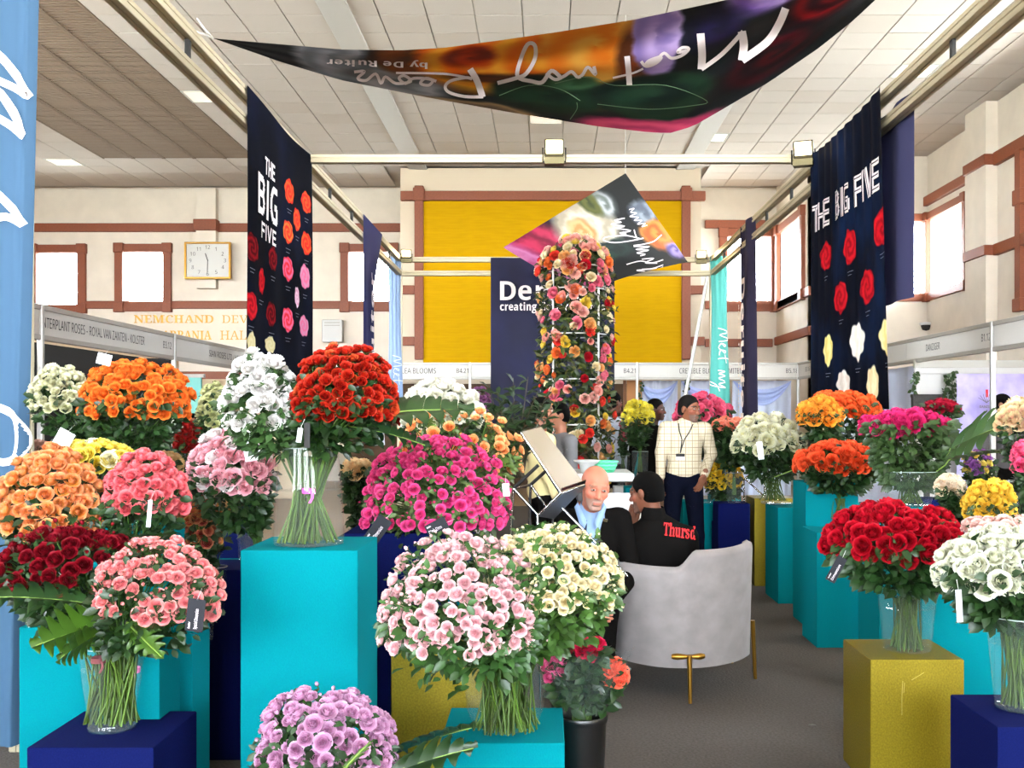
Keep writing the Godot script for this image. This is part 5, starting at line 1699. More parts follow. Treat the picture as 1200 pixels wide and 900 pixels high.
func people() -> void:
	var dark_hair := grain(mat(Color(0.03, 0.024, 0.02), 0.85, 0.0, 0.2), 0.2, Color(0.4, 0.4, 0.4), Color(1, 1, 1), Vector3.ONE * 9.0, 4.0)
	var grey_hair := grain(mat(Color(0.16, 0.15, 0.14), 0.85, 0.0, 0.2), 0.2, Color(0.2, 0.2, 0.2), Color(1, 1, 1), Vector3.ONE * 9.0, 4.0)
	var jeans := mat(Color(0.05, 0.06, 0.11), 0.9, 0.0, 0.1)
	var blackc := mat(Color(0.06, 0.055, 0.052), 0.9, 0.0, 0.1)
	# ---- man in the checked shirt
	var d := 9.4
	var px := 802.0
	var at := Vector3((px - 640) / F * d, 0, -d)
	var j := standing(at, 1.80, 0.12)
	j.head = P(808, 479, d) ; j.ht = Basis(Vector3.UP, 0.75) * Basis(Vector3.RIGHT, 0.06)
	j.neck = P(804, 496, d + 0.03)
	j.chest = P(802, 518, d)
	j.waist = P(802, 540, d)
	j.hip = P(801, 557, d)
	j.sh_l = P(826, 503, d + 0.02); j.sh_r = P(780, 502, d)
	j.el_r = P(775, 530, d - 0.03); j.wr_r = P(774, 560, d - 0.1)
	j.el_l = P(833, 532, d + 0.12); j.wr_l = P(825, 557, d - 0.12)
	j.hd_l = Vector3(-0.35, -0.9, 0.1); j.hb_l = Vector3(0.5, 0, 0.8)
	for q in ["r", "l"]:
		var x := -1.0 if q == "r" else 1.0
		j["hp_" + q] = j.hip + Vector3(x * 0.085, -0.03, 0)
		j["kn_" + q] = Vector3(j.hip.x + x * 0.12, 0.5, -d + 0.03)
		j["an_" + q] = Vector3(j.hip.x + x * 0.14, 0.09, -d - 0.02)
		j["to_" + q] = Vector3(j.hip.x + x * 0.17, 0.035, -d + 0.14)
	var plaid := mat(Color.WHITE, 0.9, 0.0, 0.2)
	var img := Image.create(64, 64, false, Image.FORMAT_RGB8)
	img.fill(Color8(206, 193, 166))
	for x in 64:
		for y in 64:
			var c := img.get_pixel(x, y)
			if x % 32 < 3 or y % 32 < 3:
				c = c.lerp(Color8(110, 92, 70), 0.62)
			if x % 32 in [14, 15] or y % 32 in [14, 15]:
				c = c.lerp(Color8(150, 130, 100), 0.35)
			img.set_pixel(x, y, c)
	plaid.albedo_texture = ImageTexture.create_from_image(img)
	plaid.uv1_triplanar = true
	plaid.uv1_scale = Vector3.ONE * 8.0
	plaid.uv1_triplanar_sharpness = 8.0
	var pl := person("standing man in a cream checked shirt with a badge on a dark lanyard", j, {"skin": lin(122, 76, 54), "brow": Color(0.03, 0.025, 0.02), "beard": Color(0.12, 0.1, 0.09), "hair": grey_hair, "top": plaid, "legs": jeans, "girth": 0.95, "head_cell": 0.004, "cell": 0.016, "hand_cell": 0.004})
	lanyard(pl, [Vector2(795, 496), Vector2(796, 505), Vector2(799, 515), Vector2(798, 524), Vector2(797, 531)], [Vector2(812, 497), Vector2(808, 506), Vector2(802, 515), Vector2(799, 524), Vector2(797, 531)], 9.0, mat(Color(0.05, 0.05, 0.06), 0.7), P(797, 534.5, 9.0), Vector2(0.08, 0.06))
	collar(pl, j, plaid)
	# ---- bald man, seated, leaning forward
	d = 6.0
	j = standing(Vector3(0.16, 0, -6.2), 1.78, 0.35)
	j.head = P(697, 571, 5.84)
	j.ht = Basis(Vector3.UP, 0.22) * Basis(Vector3.RIGHT, 0.16) * Basis(Vector3(0, 0, 1), -0.12)
	j.neck = P(693, 599, 5.94)
	j.chest = P(691, 640, 6.01)
	j.waist = P(688, 695, 6.15)
	j.hip = Vector3(0.2, 0.53, -6.2)
	j.sh_r = P(656, 609, 5.98); j.sh_l = P(727, 608, 6.04)
	j.el_r = P(650, 680, 5.9); j.wr_r = P(690, 710, 5.62)
	j.el_l = P(741, 672, 5.98); j.wr_l = P(722, 700, 5.66)
	j.hp_r = Vector3(0.1, 0.5, -6.15); j.hp_l = Vector3(0.3, 0.5, -6.2)
	j.kn_r = Vector3(0.12, 0.5, -5.72); j.kn_l = Vector3(0.34, 0.5, -5.75)
	j.an_r = Vector3(0.1, 0.09, -5.75); j.an_l = Vector3(0.32, 0.09, -5.78)
	j.to_r = Vector3(0.12, 0.035, -5.6); j.to_l = Vector3(0.34, 0.035, -5.62)
	var bd := person("bald man in a dark jacket over a light blue shirt, seated and listening", j, {"skin": lin(186, 116, 92), "brow": lin(150, 100, 80), "beard": Color(0.27, 0.23, 0.2), "hair": null, "top": blackc, "top_name": "jacket", "legs": blackc, "head": 1.02, "head_cell": 0.0035, "cell": 0.018, "girth": 0.98})
	var J: Dictionary = bd.get_meta("joints")
	# light shirt showing in the opening of the jacket
	var sd: SD = J.up
	var base := bd.position
	var sp := MB.new()
	sp.grid(8, 14, func(u, w):
		var y := lerpf(604.0, 690.0, 1.0 - w)
		var half := lerpf(9.0, 5.0, clampf((1.0 - w) * 1.1, 0, 1))
		var x = lerpf(690, 697, w) + (u - 0.5) * 2.0 * half
		return sd.seen(P(x, y, 5.5), base) + Vector3(0, 0, 0.006))
	obj("shirt", sp, mat(Color(0.55, 0.66, 0.80), 0.8), bd)
	collar(bd, j, mat(Color(0.55, 0.66, 0.80), 0.8))
	for s in [-1, 1]:
		var cb := MB.new()
		cb.grid(4, 6, func(u, w):
			var a := P(692 + s * lerpf(4, 15, 1.0 - w), lerpf(588, 612, w), 5.84) - base
			var b2 := P(692 + s * lerpf(10, 19, 1.0 - w), lerpf(594, 624, w), 5.86) - base
			var p := a.lerp(b2, u)
			return p + Vector3(0, 0, 0.02 * sin(PI * u)))
		obj("collar", cb, mat(Color(0.55, 0.66, 0.80), 0.8), bd)
		var lp := MB.new()
		lp.grid(4, 12, func(u, w):
			var x = lerpf(693 + s * 5.0, 693 + s * 14.0, w) + s * u * 9.0 * sin(PI * clampf(w * 0.9 + 0.1, 0, 1))
			return sd.seen(P(x, lerpf(690, 600, w), 5.5), base) + Vector3(0, 0, 0.011))
		obj("lapel", lp, blackc, bd)
	var ln := MB.new()
	for s in [-1, 1]:
		var pts := []
		for k in 9:
			var w := k / 8.0
			pts.append(sd.seen(P(694 + s * lerpf(10, 2, w), lerpf(608, 678, w), 5.5), base) + Vector3(0, 0, 0.012))
		ln.tube(pts, 0.006, 5)
	obj("lanyard", ln, mat(Color(0.07, 0.10, 0.28), 0.7), bd)
	var nb := MB.new()
	nb.box(sd.seen(P(707, 609, 5.5), base) + Vector3(0, 0, 0.012), Vector3(0.052, 0.02, 0.006), 0.002, Basis(Vector3(0, 0, 1), -0.28) * Basis(Vector3.UP, 0.3))
	obj("name_badge", nb, M.chrome, bd)
	# ---- man in the black jacket, seated with his back to us
	j = standing(Vector3(0.80, 0, -6.3), 1.76, -2.55)
	j.head = P(757, 577, 6.12)
	j.ht = Basis(Vector3.UP, -2.15) * Basis(Vector3.RIGHT, 0.12)
	j.neck = P(766, 602, 6.11)
	j.hunch = P(771, 636, 6.14)
	j.chest = P(771, 648, 6.15)
	j.waist = P(778, 700, 6.28)
	j.hip = Vector3(0.74, 0.53, -6.3)
	j.sh_l = P(739, 629, 6.12); j.sh_r = P(806, 629, 6.18)
	j.tb = Basis(j.s, Vector3.UP, -j.s.cross(Vector3.UP))
	j.el_l = P(727, 690, 6.4); j.wr_l = P(739, 621, 6.42)
	j.hd_l = Vector3(0.15, 0.9, 0.25); j.hb_l = Vector3(-0.2, -0.1, 1.0)
	j.el_r = P(812, 700, 6.45); j.wr_r = Vector3(0.55, 0.62, -6.75)
	j.hp_l = Vector3(0.65, 0.5, -6.35); j.hp_r = Vector3(0.85, 0.5, -6.4)
	j.kn_l = Vector3(0.4, 0.5, -6.75); j.kn_r = Vector3(0.62, 0.5, -6.85)
	j.an_l = Vector3(0.42, 0.09, -6.72); j.an_r = Vector3(0.64, 0.09, -6.84)
	j.to_l = Vector3(0.33, 0.035, -6.82); j.to_r = Vector3(0.55, 0.035, -6.95)
	var tm := person("seated man in a black jacket with red lettering on the back, hand at chin", j, {"skin": lin(104, 62, 46), "hair": dark_hair, "beard": Color(0.05, 0.04, 0.035), "top": blackc, "top_name": "jacket", "legs": blackc, "head_cell": 0.004, "hand_cell": 0.004, "cell": 0.018, "girth": 1.12})
	var J2: Dictionary = tm.get_meta("joints")
	var sd2: SD = J2.up
	var b3 := tm.position
	obj("lettering", letters("Thursd", 20.0, func(x, y):
		return sd2.seen(P(777 + x * 0.97 + y * 0.05, 627 - y * 0.78 + x * 0.14, 5.6), b3) + Vector3(0, 0, 0.005), true, true, 39.0), mat(Color(0.85, 0.06, 0.10), 0.7), tm)
	collar(tm, j, blackc)
	# ---- man in black behind
	d = 11.4
	j = standing(Vector3((764 - 640) / F * d, 0, -d), 1.76, -0.5)
	j.head = P(769, 480, d); j.ht = Basis(Vector3.UP, 1.1)
	person("man in black standing behind the checked shirt man, face turned away", j, {"skin": lin(70, 42, 30), "hair": dark_hair, "top": blackc, "legs": mat(Color(0.55, 0.42, 0.32), 0.8), "head_cell": 0.007, "hand_cell": 0.008})
	# ---- white shirt by the tower
	d = 12.3
	j = standing(Vector3((717 - 640) / F * d, 0, -d), 1.88, 2.2)
	person("person in a white shirt half hidden by the floral tower", j, {"skin": lin(90, 55, 40), "hair": dark_hair, "top": mat(Color(0.86, 0.88, 0.95), 0.8), "legs": blackc, "head_cell": 0.008, "hand_cell": 0.009, "sleeve": 1.0, "girth": 1.05})
	# ---- two visitors behind the tray
	d = 8.7
	j = standing(Vector3((636 - 640) / F * d, 0, -d), 1.72, 1.9)
	j.head = P(636, 482, d); j.ht = Basis(Vector3.UP, 1.6)
	person("visitor in a pale yellow shirt and black trousers behind the tilted tray", j, {"skin": lin(125, 80, 60), "hair": dark_hair, "top": mat(Color(0.88, 0.82, 0.60), 0.85), "legs": blackc, "head_cell": 0.007, "hand_cell": 0.008, "girth": 1.05})
	d = 9.3
	j = standing(Vector3((660 - 640) / F * d, 0, -d), 1.70, 2.0)
	j.head = P(654, 487, d); j.ht = Basis(Vector3.UP, -1.2)
	person("visitor in a grey jacket next to the floral tower", j, {"skin": lin(150, 100, 78), "hair": dark_hair, "top": mat(Color(0.40, 0.40, 0.41), 0.85), "legs": blackc, "head_cell": 0.007, "hand_cell": 0.008})
	# ---- visitor in the booth by the ivy
	d = 12.3
	j = standing(Vector3((1182 - 640) / F * d, 0, -d), 1.84, 2.6)
	j.head = P(1176, 474, d); j.ht = Basis(Vector3.UP, 0.8)
	person("visitor in a grey top behind the booth post on the ivy side", j, {"skin": lin(140, 95, 75), "hair": dark_hair, "top": mat(Color(0.26, 0.25, 0.26), 0.85), "legs": blackc, "head_cell": 0.007, "hand_cell": 0.008})
	d = 12.8
	j = standing(Vector3((226 - 640) / F * d, 0, -d), 1.62, 0.4)
	person("visitor in a blue-grey shirt in the beige booth behind the orange roses", j, {"skin": lin(120, 80, 60), "hair": dark_hair, "top": mat(Color(0.35, 0.42, 0.56), 0.85), "legs": jeans, "head_cell": 0.008, "hand_cell": 0.01})

func lanyard(o: Node3D, a: Array, c: Array, d: float, m: Material, badge_at: Vector3, size: Vector2) -> void:
	var J: Dictionary = o.get_meta("joints")
	var sd: SD = J.up
	var b := MB.new()
	var e := Vector3.ZERO
	for side in [a, c]:
		var pts := []
		for q in side:
			e = sd.seen(P(q.x, q.y, d), o.position) + Vector3(0, 0, 0.007)
			pts.append(e)
		b.tube(pts, 0.0055, 5)
	obj("lanyard", b, m, o)
	var g := MB.new()
	g.box(e + Vector3(0, -size.y * 0.3, 0.008), Vector3(size.x, size.y * 0.45, 0.006), 0.002)
	obj("badge", g, M.black, o)
	var w := MB.new()
	w.box(e + Vector3(0, -size.y * 0.8, 0.007), Vector3(size.x, size.y * 0.55, 0.005), 0.002)
	obj("badge_card", w, M.card, o)

func collar(o: Node3D, j: Dictionary, m: Material) -> void:
	var base := o.position
	var ax: Vector3 = (j.neck - j.chest).normalized()
	var b := MB.new()
	var s: Vector3 = j.s
	var f := s.cross(ax).normalized() * -1.0
	b.grid(20, 4, func(u, w):
		var a = TAU * u
		var r := lerpf(0.082, 0.066, w)
		return j.neck - base + ax * lerpf(-0.03, 0.045, w) + (s * cos(a) + f * sin(a) * 0.95) * r, true)
	obj("collar", b, m, o)

# ---------------------------------------------------------------- flowers
var rose_cache := {}

# one bloom of radius 1, its stalk end at the origin, opening along +y. Colours belong to the petals: heart, outside, rim.
func bloom(kind: String, ca: Color, cb: Color, cr: Color, fine: int, variant: int) -> ArrayMesh:
	var key := [kind, ca, cb, cr, fine, variant]
	if rose_cache.has(key):
		return rose_cache[key]
	var r := RandomNumberGenerator.new()
	r.seed = hash(kind) + variant * 77 + 5
	var layers := []     # [petals, mid radius, tip radius, tip height, half width, lip]
	match kind:
		"rose":
			layers = [[3, 0.24, 0.13, 1.20, 1.2, 0.0], [4, 0.40, 0.32, 1.18, 0.95, 0.02], [5, 0.58, 0.54, 1.10, 0.82, 0.05], [5, 0.76, 0.78, 0.98, 0.80, 0.10], [6, 0.88, 0.94, 0.76, 0.70, 0.14]]
		"spray":
			layers = [[4, 0.22, 0.12, 0.92, 1.0, 0.0], [5, 0.38, 0.32, 0.95, 0.82, 0.02], [6, 0.58, 0.54, 0.90, 0.68, 0.05], [6, 0.78, 0.78, 0.78, 0.66, 0.08], [7, 0.90, 0.96, 0.58, 0.58, 0.10]]
		"bud":
			layers = [[3, 0.34, 0.12, 1.35, 1.2, 0.0], [4, 0.50, 0.30, 1.15, 0.95, 0.03]]
		"cup":
			layers = [[3, 0.30, 0.25, 0.95, 1.2, 0.0], [4, 0.55, 0.55, 1.0, 0.95, 0.04], [5, 0.80, 0.9, 0.98, 0.80, 0.12]]
	if fine == 0:
		layers = layers.slice(maxi(0, layers.size() - 3))
	var b := MB.new()
	var nu := [2, 3, 4][fine] as int
	var nw := [2, 2, 3][fine] as int
	for li in layers.size():
		var q: Array = layers[li]
		var a0 := r.randf() * TAU
		var mix := float(li) / maxf(1.0, layers.size() - 1)
		for p in q[0]:
			var th = a0 + TAU * (p + r.randf_range(-0.12, 0.12)) / q[0]
			var hy: float = q[3] * r.randf_range(0.93, 1.06)
			var wv: float = q[4] * r.randf_range(0.9, 1.1)
			var tone := r.randf_range(0.92, 1.05)
			var base := b.v.size()
			for i in nu + 1:
				var u := 2.0 * i / nu - 1.0
				for j in nw + 1:
					var w := float(j) / nw
					var rad: float
					var y: float
					if w < 0.55:
						rad = lerpf(0.06, q[1], sin(w / 0.55 * PI / 2))
						y = lerpf(0.0, hy * 0.55, w / 0.55)
					else:
						var e := (w - 0.55) / 0.45
						rad = lerpf(q[1], q[2], e) + q[5] * e * e
						y = lerpf(hy * 0.55, hy, sin(e * PI / 2)) - q[5] * 0.5 * e * e
					y -= 0.13 * u * u * w * w
					rad += 0.05 * u * w - 0.03 * u * u
					var ww := wv * lerpf(0.3, 1.0, minf(1.0, w * 1.9)) * (1.0 - 0.22 * maxf(0.0, w - 0.7) / 0.3)
					var an = th + u * ww
					b.col = ca.lerp(cb, mix).lerp(cr, maxf(0.0, w - 0.5) * 1.6 if mix > 0.2 else 0.2) * tone
					b.add(Vector3(cos(an) * rad, y, sin(an) * rad))
			for i in nu:
				for j in nw:
					var k := base + i * (nw + 1) + j
					var k2 := k + nw + 1
					b.tri(k, k2, k + 1)
					b.tri(k2, k2 + 1, k + 1)
	# sepals and a stub of stalk
	var g := lin(62, 92, 36)
	for p in (5 if fine > 0 else 3):
		var an := TAU * p / 5.0 + 0.4
		var o := Vector3(cos(an), 0, sin(an))
		var t := Vector3(-sin(an), 0, cos(an))
		b.col = g
		var k0 := b.add(o * 0.05 + Vector3(0, -0.12, 0))
		var k1 := b.add(o * 0.5 + t * 0.14 + Vector3(0, 0.02, 0))
		var k2 := b.add(o * 0.5 - t * 0.14 + Vector3(0, 0.02, 0))
		var k3 := b.add(o * 0.85 + Vector3(0, 0.10 + (0.5 if kind == "bud" else 0.0), 0))
		b.tri(k0, k1, k2)
		b.tri(k1, k3, k2)
	if fine > 0:
		b.tube([Vector3(0, -1.6, 0), Vector3(0, 0.05, 0)], [0.06, 0.12], 4, false)
	var m := b.mesh()
	rose_cache[key] = m
	return m

func turned_to(n: Vector3, spin: float) -> Basis:
	var x := n.cross(Vector3.BACK if absf(n.z) < 0.9 else Vector3.RIGHT).normalized()
	return Basis(x, n, x.cross(n)) * Basis(Vector3.UP, spin)

func rgbl(c: Array) -> Color:
	return lin(c[0], c[1], c[2])

# label, kind, heart, outside, rim, [x0, x1, top, bottom] in pixels, distance, bloom radius in pixels, where the stems meet, options
func bouquet(label: String, kind: String, ca: Array, cb: Array, cr: Array, box: Array, d: float, fr: float, neck: Array, opt := {}) -> Node3D:
	var px := d / F
	var hx: float = ((box[1] - box[0]) / 2.0 - fr * 0.8) * px
	var rz: float = hx * opt.get("rz", 0.8)
	var emin: float = deg_to_rad(opt.get("emin", -14.0))
	var ytop: float = EYE - (box[2] + fr * 0.8 - 487.0) * px
	var ybot: float = EYE - (box[3] - fr * 0.7 - 487.0) / F * (d - rz)
	var ry := maxf((ytop - ybot) / (1.0 - sin(emin)), fr * px)
	var c := Vector3(((box[0] + box[1]) / 2.0 - 640.0) * px, ytop - ry, -d)
	var nk := P(neck[0], neck[1], d)
	var o := thing("rose_bouquet" if not opt.has("name") else opt.name, label, opt.get("cat", "bouquet"), nk)
	var cov: float = opt.get("cov", 1.0)
	var n := mini(298, int(cov * ((box[1] - box[0]) / 2.0) * ((box[3] - box[2]) / 2.0 + fr * 0.5) * 2.35 / (fr * fr)) + 4)
	var amax: float = deg_to_rad(opt.get("amax", 125.0))
	var fine := 2 if d < 4.7 and fr > 6 else (1 if d < 9.5 else 0)
	var buds: float = opt.get("buds", 0.0)
	var stems := MB.new()
	var dense := 0
	var taken := PackedVector3Array()
	var inner := []
	for i in n:
		var dir := Vector3.UP
		var far := -1.0
		for k in 7:      # of seven spots, the one farthest from the blooms already there
			var y := rng.randf_range(sin(emin), 1.0)
			var az := rng.randf_range(-amax, amax)
			var ce := sqrt(maxf(0.0, 1.0 - y * y))
			var v := Vector3(ce * sin(az), y, ce * cos(az))
			var near := 9.0
			for w in taken:
				near = minf(near, v.distance_squared_to(w))
			if near > far:
				far = near
				dir = v
		taken.append(dir)
		var jit := rng.randf_range(0.84, 1.06) - (0.12 if rng.randf() < 0.08 else 0.0)
		var at := c + Vector3(dir.x * hx, dir.y * ry, dir.z * rz) * jit
		var root := c + Vector3(0, -ry * 1.0 - 0.06, 0)
		var up := ((at - root.lerp(nk, 0.4)).normalized() * 0.5 + Vector3(dir.x / hx, dir.y / ry, dir.z / rz).normalized() * 0.6 + Vector3(0, -0.1, 0.22)).normalized()
		up = (up + Vector3(rng.randf_range(-1, 1), rng.randf_range(-0.4, 0.6), rng.randf_range(-0.6, 1)) * opt.get("loose", 0.22)).normalized()
		var sc := fr * px * rng.randf_range(0.86, 1.14)
		var kk := kind
		if rng.randf() < buds:
			kk = "bud"
			sc *= rng.randf_range(0.4, 0.6)
			at += dir * fr * px * 0.5
		var alt: Array = opt.get("alt", [])
		var A := rgbl(ca)
		var B := rgbl(cb)
		var C := rgbl(cr)
		var tone := rng.randi() % 3
		if alt.size() and rng.randf() < opt.get("altp", 0.3):
			A = rgbl(alt[0]); B = rgbl(alt[1]); C = rgbl(alt[2])
		if tone == 1:
			A = A * 0.88; B = B * 0.9; C = C * 0.93
		elif tone == 2:
			B = B.lerp(C, 0.3)
		var fl := obj("bloom", bloom(kk, A, B, C, fine, i % 3), petal_mat, o)
		fl.transform = Transform3D(turned_to(up, rng.randf() * TAU).scaled(Vector3.ONE), at - nk - up * sc * 0.5)
		fl.scale = Vector3.ONE * sc
		for k in 2:      # leaflets just under the bloom
			inner.append([at - dir * sc * rng.randf_range(0.6, 2.2) + Vector3(rng.randf_range(-1, 1), rng.randf_range(-1, 0.3), rng.randf_range(-1, 1)) * sc, dir])
		if i % 2 == 0 or opt.get("sparse", false):
			stems.col = lin(58, 88, 34) * rng.randf_range(0.7, 1.2)
			var e := at - nk - up * sc * 0.6
			stems.tube([Vector3(0, 0, 0) + Vector3(rng.randf_range(-1, 1), 0, rng.randf_range(-1, 1)) * 0.012, e * 0.55 + Vector3(0, e.y * 0.08, 0), e], 0.0022, 4, false)
	# leaves between the neck and the blooms
	var lf := MB.new()
	var nl := int(opt.get("nl", 260) * 1.5)
	var ls: float = opt.get("ls", 0.042)
	var lc: Color = lin(36, 60, 28) if not opt.has("lc") else rgbl(opt.lc)
	for i in nl:
		var y := rng.randf_range(-0.75, 0.9)
		var az := rng.randf_range(-PI, PI) * (amax / PI if rng.randf() < 0.6 else 1.0)
		var ce := sqrt(maxf(0.0, 1.0 - y * y))
		var e := c + Vector3(ce * sin(az) * hx, y * ry, ce * cos(az) * rz)
		var t := pow(rng.randf_range(0.08, 1.0), 0.6) * 0.93
		var at := nk.lerp(e, t)
		var along := ((e - nk).normalized() + Vector3(rng.randf_range(-1, 1), rng.randf_range(-1.2, 0.5), rng.randf_range(-1, 1)) * 0.9).normalized()
		var up := Vector3(rng.randf_range(-0.6, 0.6), 0.7, rng.randf_range(-0.2, 0.9)).normalized()
		var s := ls * rng.randf_range(0.7, 1.25)
		leaf(lf, at - nk, along, up, s, s * 0.62, lc * rng.randf_range(0.6, 1.35))
	for q in inner:
		var s := ls * rng.randf_range(0.6, 1.0)
		leaf(lf, q[0] - nk, (q[1] * 0.5 + Vector3(rng.randf_range(-1, 1), rng.randf_range(-0.8, 0.6), rng.randf_range(-1, 1))).normalized(), (q[1] + Vector3(0, 0.3, 0.3)).normalized(), s, s * 0.6, lc * rng.randf_range(0.7, 1.6))
	if true:      # a bib of leaves in front, below the blooms
		for i in int(opt.get("ring", nl * 0.22)):
			var az := rng.randf_range(-1.5, 1.5)
			var y := rng.randf_range(-1.0, 0.1)
			var at := c + Vector3(sin(az) * hx * 0.95, y * opt.get("ringh", 0.12), cos(az) * rz * 0.95)
			at = at.lerp(nk, clampf(-y * 0.55, 0, 1))
			var s := ls * rng.randf_range(0.8, 1.3)
			leaf(lf, at - nk, Vector3(sin(az) + rng.randf_range(-0.7, 0.7), rng.randf_range(-0.9, 0.6), cos(az)).normalized(), Vector3(rng.randf_range(-0.5, 0.5), 0.5, 1).normalized(), s, s * 0.55, lc * rng.randf_range(0.7, 1.4))
	stuff(obj("foliage", lf, leaf_mat, o))
	# stems below the neck, fanning out in the vase
	if opt.has("vb"):
		var vb: Array = opt.vb      # [x centre, y bottom, half width] in pixels
		for i in int(opt.get("ns", 26) * 2.4):
			var a := rng.randf() * TAU
			var rr := sqrt(rng.randf())
			var e := P(vb[0], vb[1], d) - nk + Vector3(cos(a) * rr * vb[2] * px, 0, sin(a) * rr * vb[2] * px)
			var b2 := a + PI if opt.has("tie") else rng.randf() * TAU
			var s0: Vector3 = Vector3(cos(b2), 0, sin(b2)) * sqrt(rng.randf()) * vb[2] * px * 0.8
			stems.col = lin(66, 92, 26) * rng.randf_range(0.35, 1.15)
			stems.tube([s0, s0.lerp(e, 0.5), e], 0.0034, 5)
	else:
		for i in 12:
			var s0 := Vector3(rng.randf_range(-1, 1), 0, rng.randf_range(-1, 1)) * 0.015
			stems.col = lin(70, 96, 40)
			stems.tube([s0, s0 * 1.6 + Vector3(0, -0.16, 0)], 0.003, 4)
	stuff(obj("stems", stems, M.stem, o))
	if opt.has("on"):      # a vase and the pedestal that carries it
		var hw: float = opt.on[1]
		var hh: float = opt.on[2]
		vase("glass vase of the " + opt.on[0], [[0, 0], [0.8, 0.0], [0.82, 0.06], [0.9, 0.5], [1.0, 1.0]], neck[0], neck[1] + hh, d, hw, hh + 6.0, 0.6)
		if opt.on[3] != null:
			var w: float = opt.on[4]
			ped("pedestal carrying the " + opt.on[0], neck[0] - w / px / 2.0, neck[1] + hh + 0.15 / d * 20.0, d - w / 2.0, opt.on[3], w, w)
	return o

func vase(label: String, prof: Array, x: float, ybot: float, d: float, hw: float, h: float, water := 0.0) -> void:
	var at := P(x, ybot, d)
	var px := d / F
	var o := thing("glass_vase", label, "vase", at)
	var b := MB.new()
	var pr := []
	for q in prof:
		pr.append(Vector2(q[0] * hw * px, q[1] * h * px))
	b.lathe(pr, 32)
	obj("glass", b, M.glass, o)
	var bt := MB.new()
	bt.lathe([Vector2(0, 0), Vector2(pr[1].x * 0.98, 0.0), Vector2(pr[1].x * 0.98, 0.012), Vector2(0, 0.012)], 32)
	obj("base", bt, M.glass, o)
	var rim := MB.new()
	var pts := []
	for i in 33:
		var a := TAU * i / 32.0
		pts.append(Vector3(cos(a), 0, sin(a)) * pr[pr.size() - 1].x + Vector3(0, pr[pr.size() - 1].y, 0))
	rim.tube(pts, 0.0022, 5, false)
	obj("rim", rim, glass(0.35), o)
	if water > 0.0:
		var w := MB.new()
		var y: float = water * h * px
		var r := 0.0
		for i in pr.size() - 1:
			if y >= pr[i].y and y <= pr[i + 1].y and pr[i + 1].y > pr[i].y:
				r = lerpf(pr[i].x, pr[i + 1].x, (y - pr[i].y) / (pr[i + 1].y - pr[i].y))
		w.lathe([Vector2(r * 0.985, y - 0.001), Vector2(r * 0.985, y), Vector2(0, y)], 28)
		obj("water", w, M.water, o)

func monstera(label: String, stalk: Array, base: Vector3, tip: Vector3, across: Vector3, fingers: int, c: Color, deep := 0.55) -> void:
	var o := thing("monstera_leaf", label, "leaf", stalk[0])
	var b := MB.new()
	var L := tip - base
	var up := L.cross(across).normalized()
	if up.y < 0:
		up = -up
	for s in [-1, 1]:
		for k in fingers:
			var t0 := float(k) / fingers
			var t1 := float(k + 1) / fingers
			var mid := (t0 + t1) / 2
			var wide := sin(pow(mid, 0.75) * PI * 0.92 + 0.18) * 0.95 + 0.08
			b.col = c * rng.randf_range(0.85, 1.15)
			var bi := b.v.size()
			for i in 6:
				var w := i / 5.0
				for j in 3:
					var t := lerpf(t0, t1, j / 2.0)
					if w > deep:
						var sh := (w - deep) / (1.0 - deep)
						t = lerpf(t, mid, 0.22 + 0.5 * sh * sh)
					var tt := t + w * 0.16 * (1.0 - t)
					var droop := -0.10 * L.length() * w * w - 0.12 * L.length() * tt * tt + 0.02 * L.length() * cos(j * PI) * w
					b.add(base + L * tt + across * s * wide * w + up * droop - o.position + up * 0.1 * L.length() * sin(w * 1.5))
			for i in 5:
				for j in 2:
					var p := bi + i * 3 + j
					b.tri(p, p + 1, p + 3)
					b.tri(p + 1, p + 4, p + 3)
	obj("blade", b, leaf_mat, o)
	var st := MB.new()
	st.col = lin(110, 135, 60)
	var pts := stalk.map(func(p): return p - o.position)
	for i in 5:
		var t := i / 4.0
		pts.append(base + L * t * 0.95 + up * (-0.12 * L.length() * t * t + 0.004) - o.position)
	var rad := []
	for i in pts.size():
		rad.append(lerpf(0.005, 0.0012, float(i) / pts.size()))
	st.tube(pts, rad, 6)
	obj("midrib", st, M.stem, o)

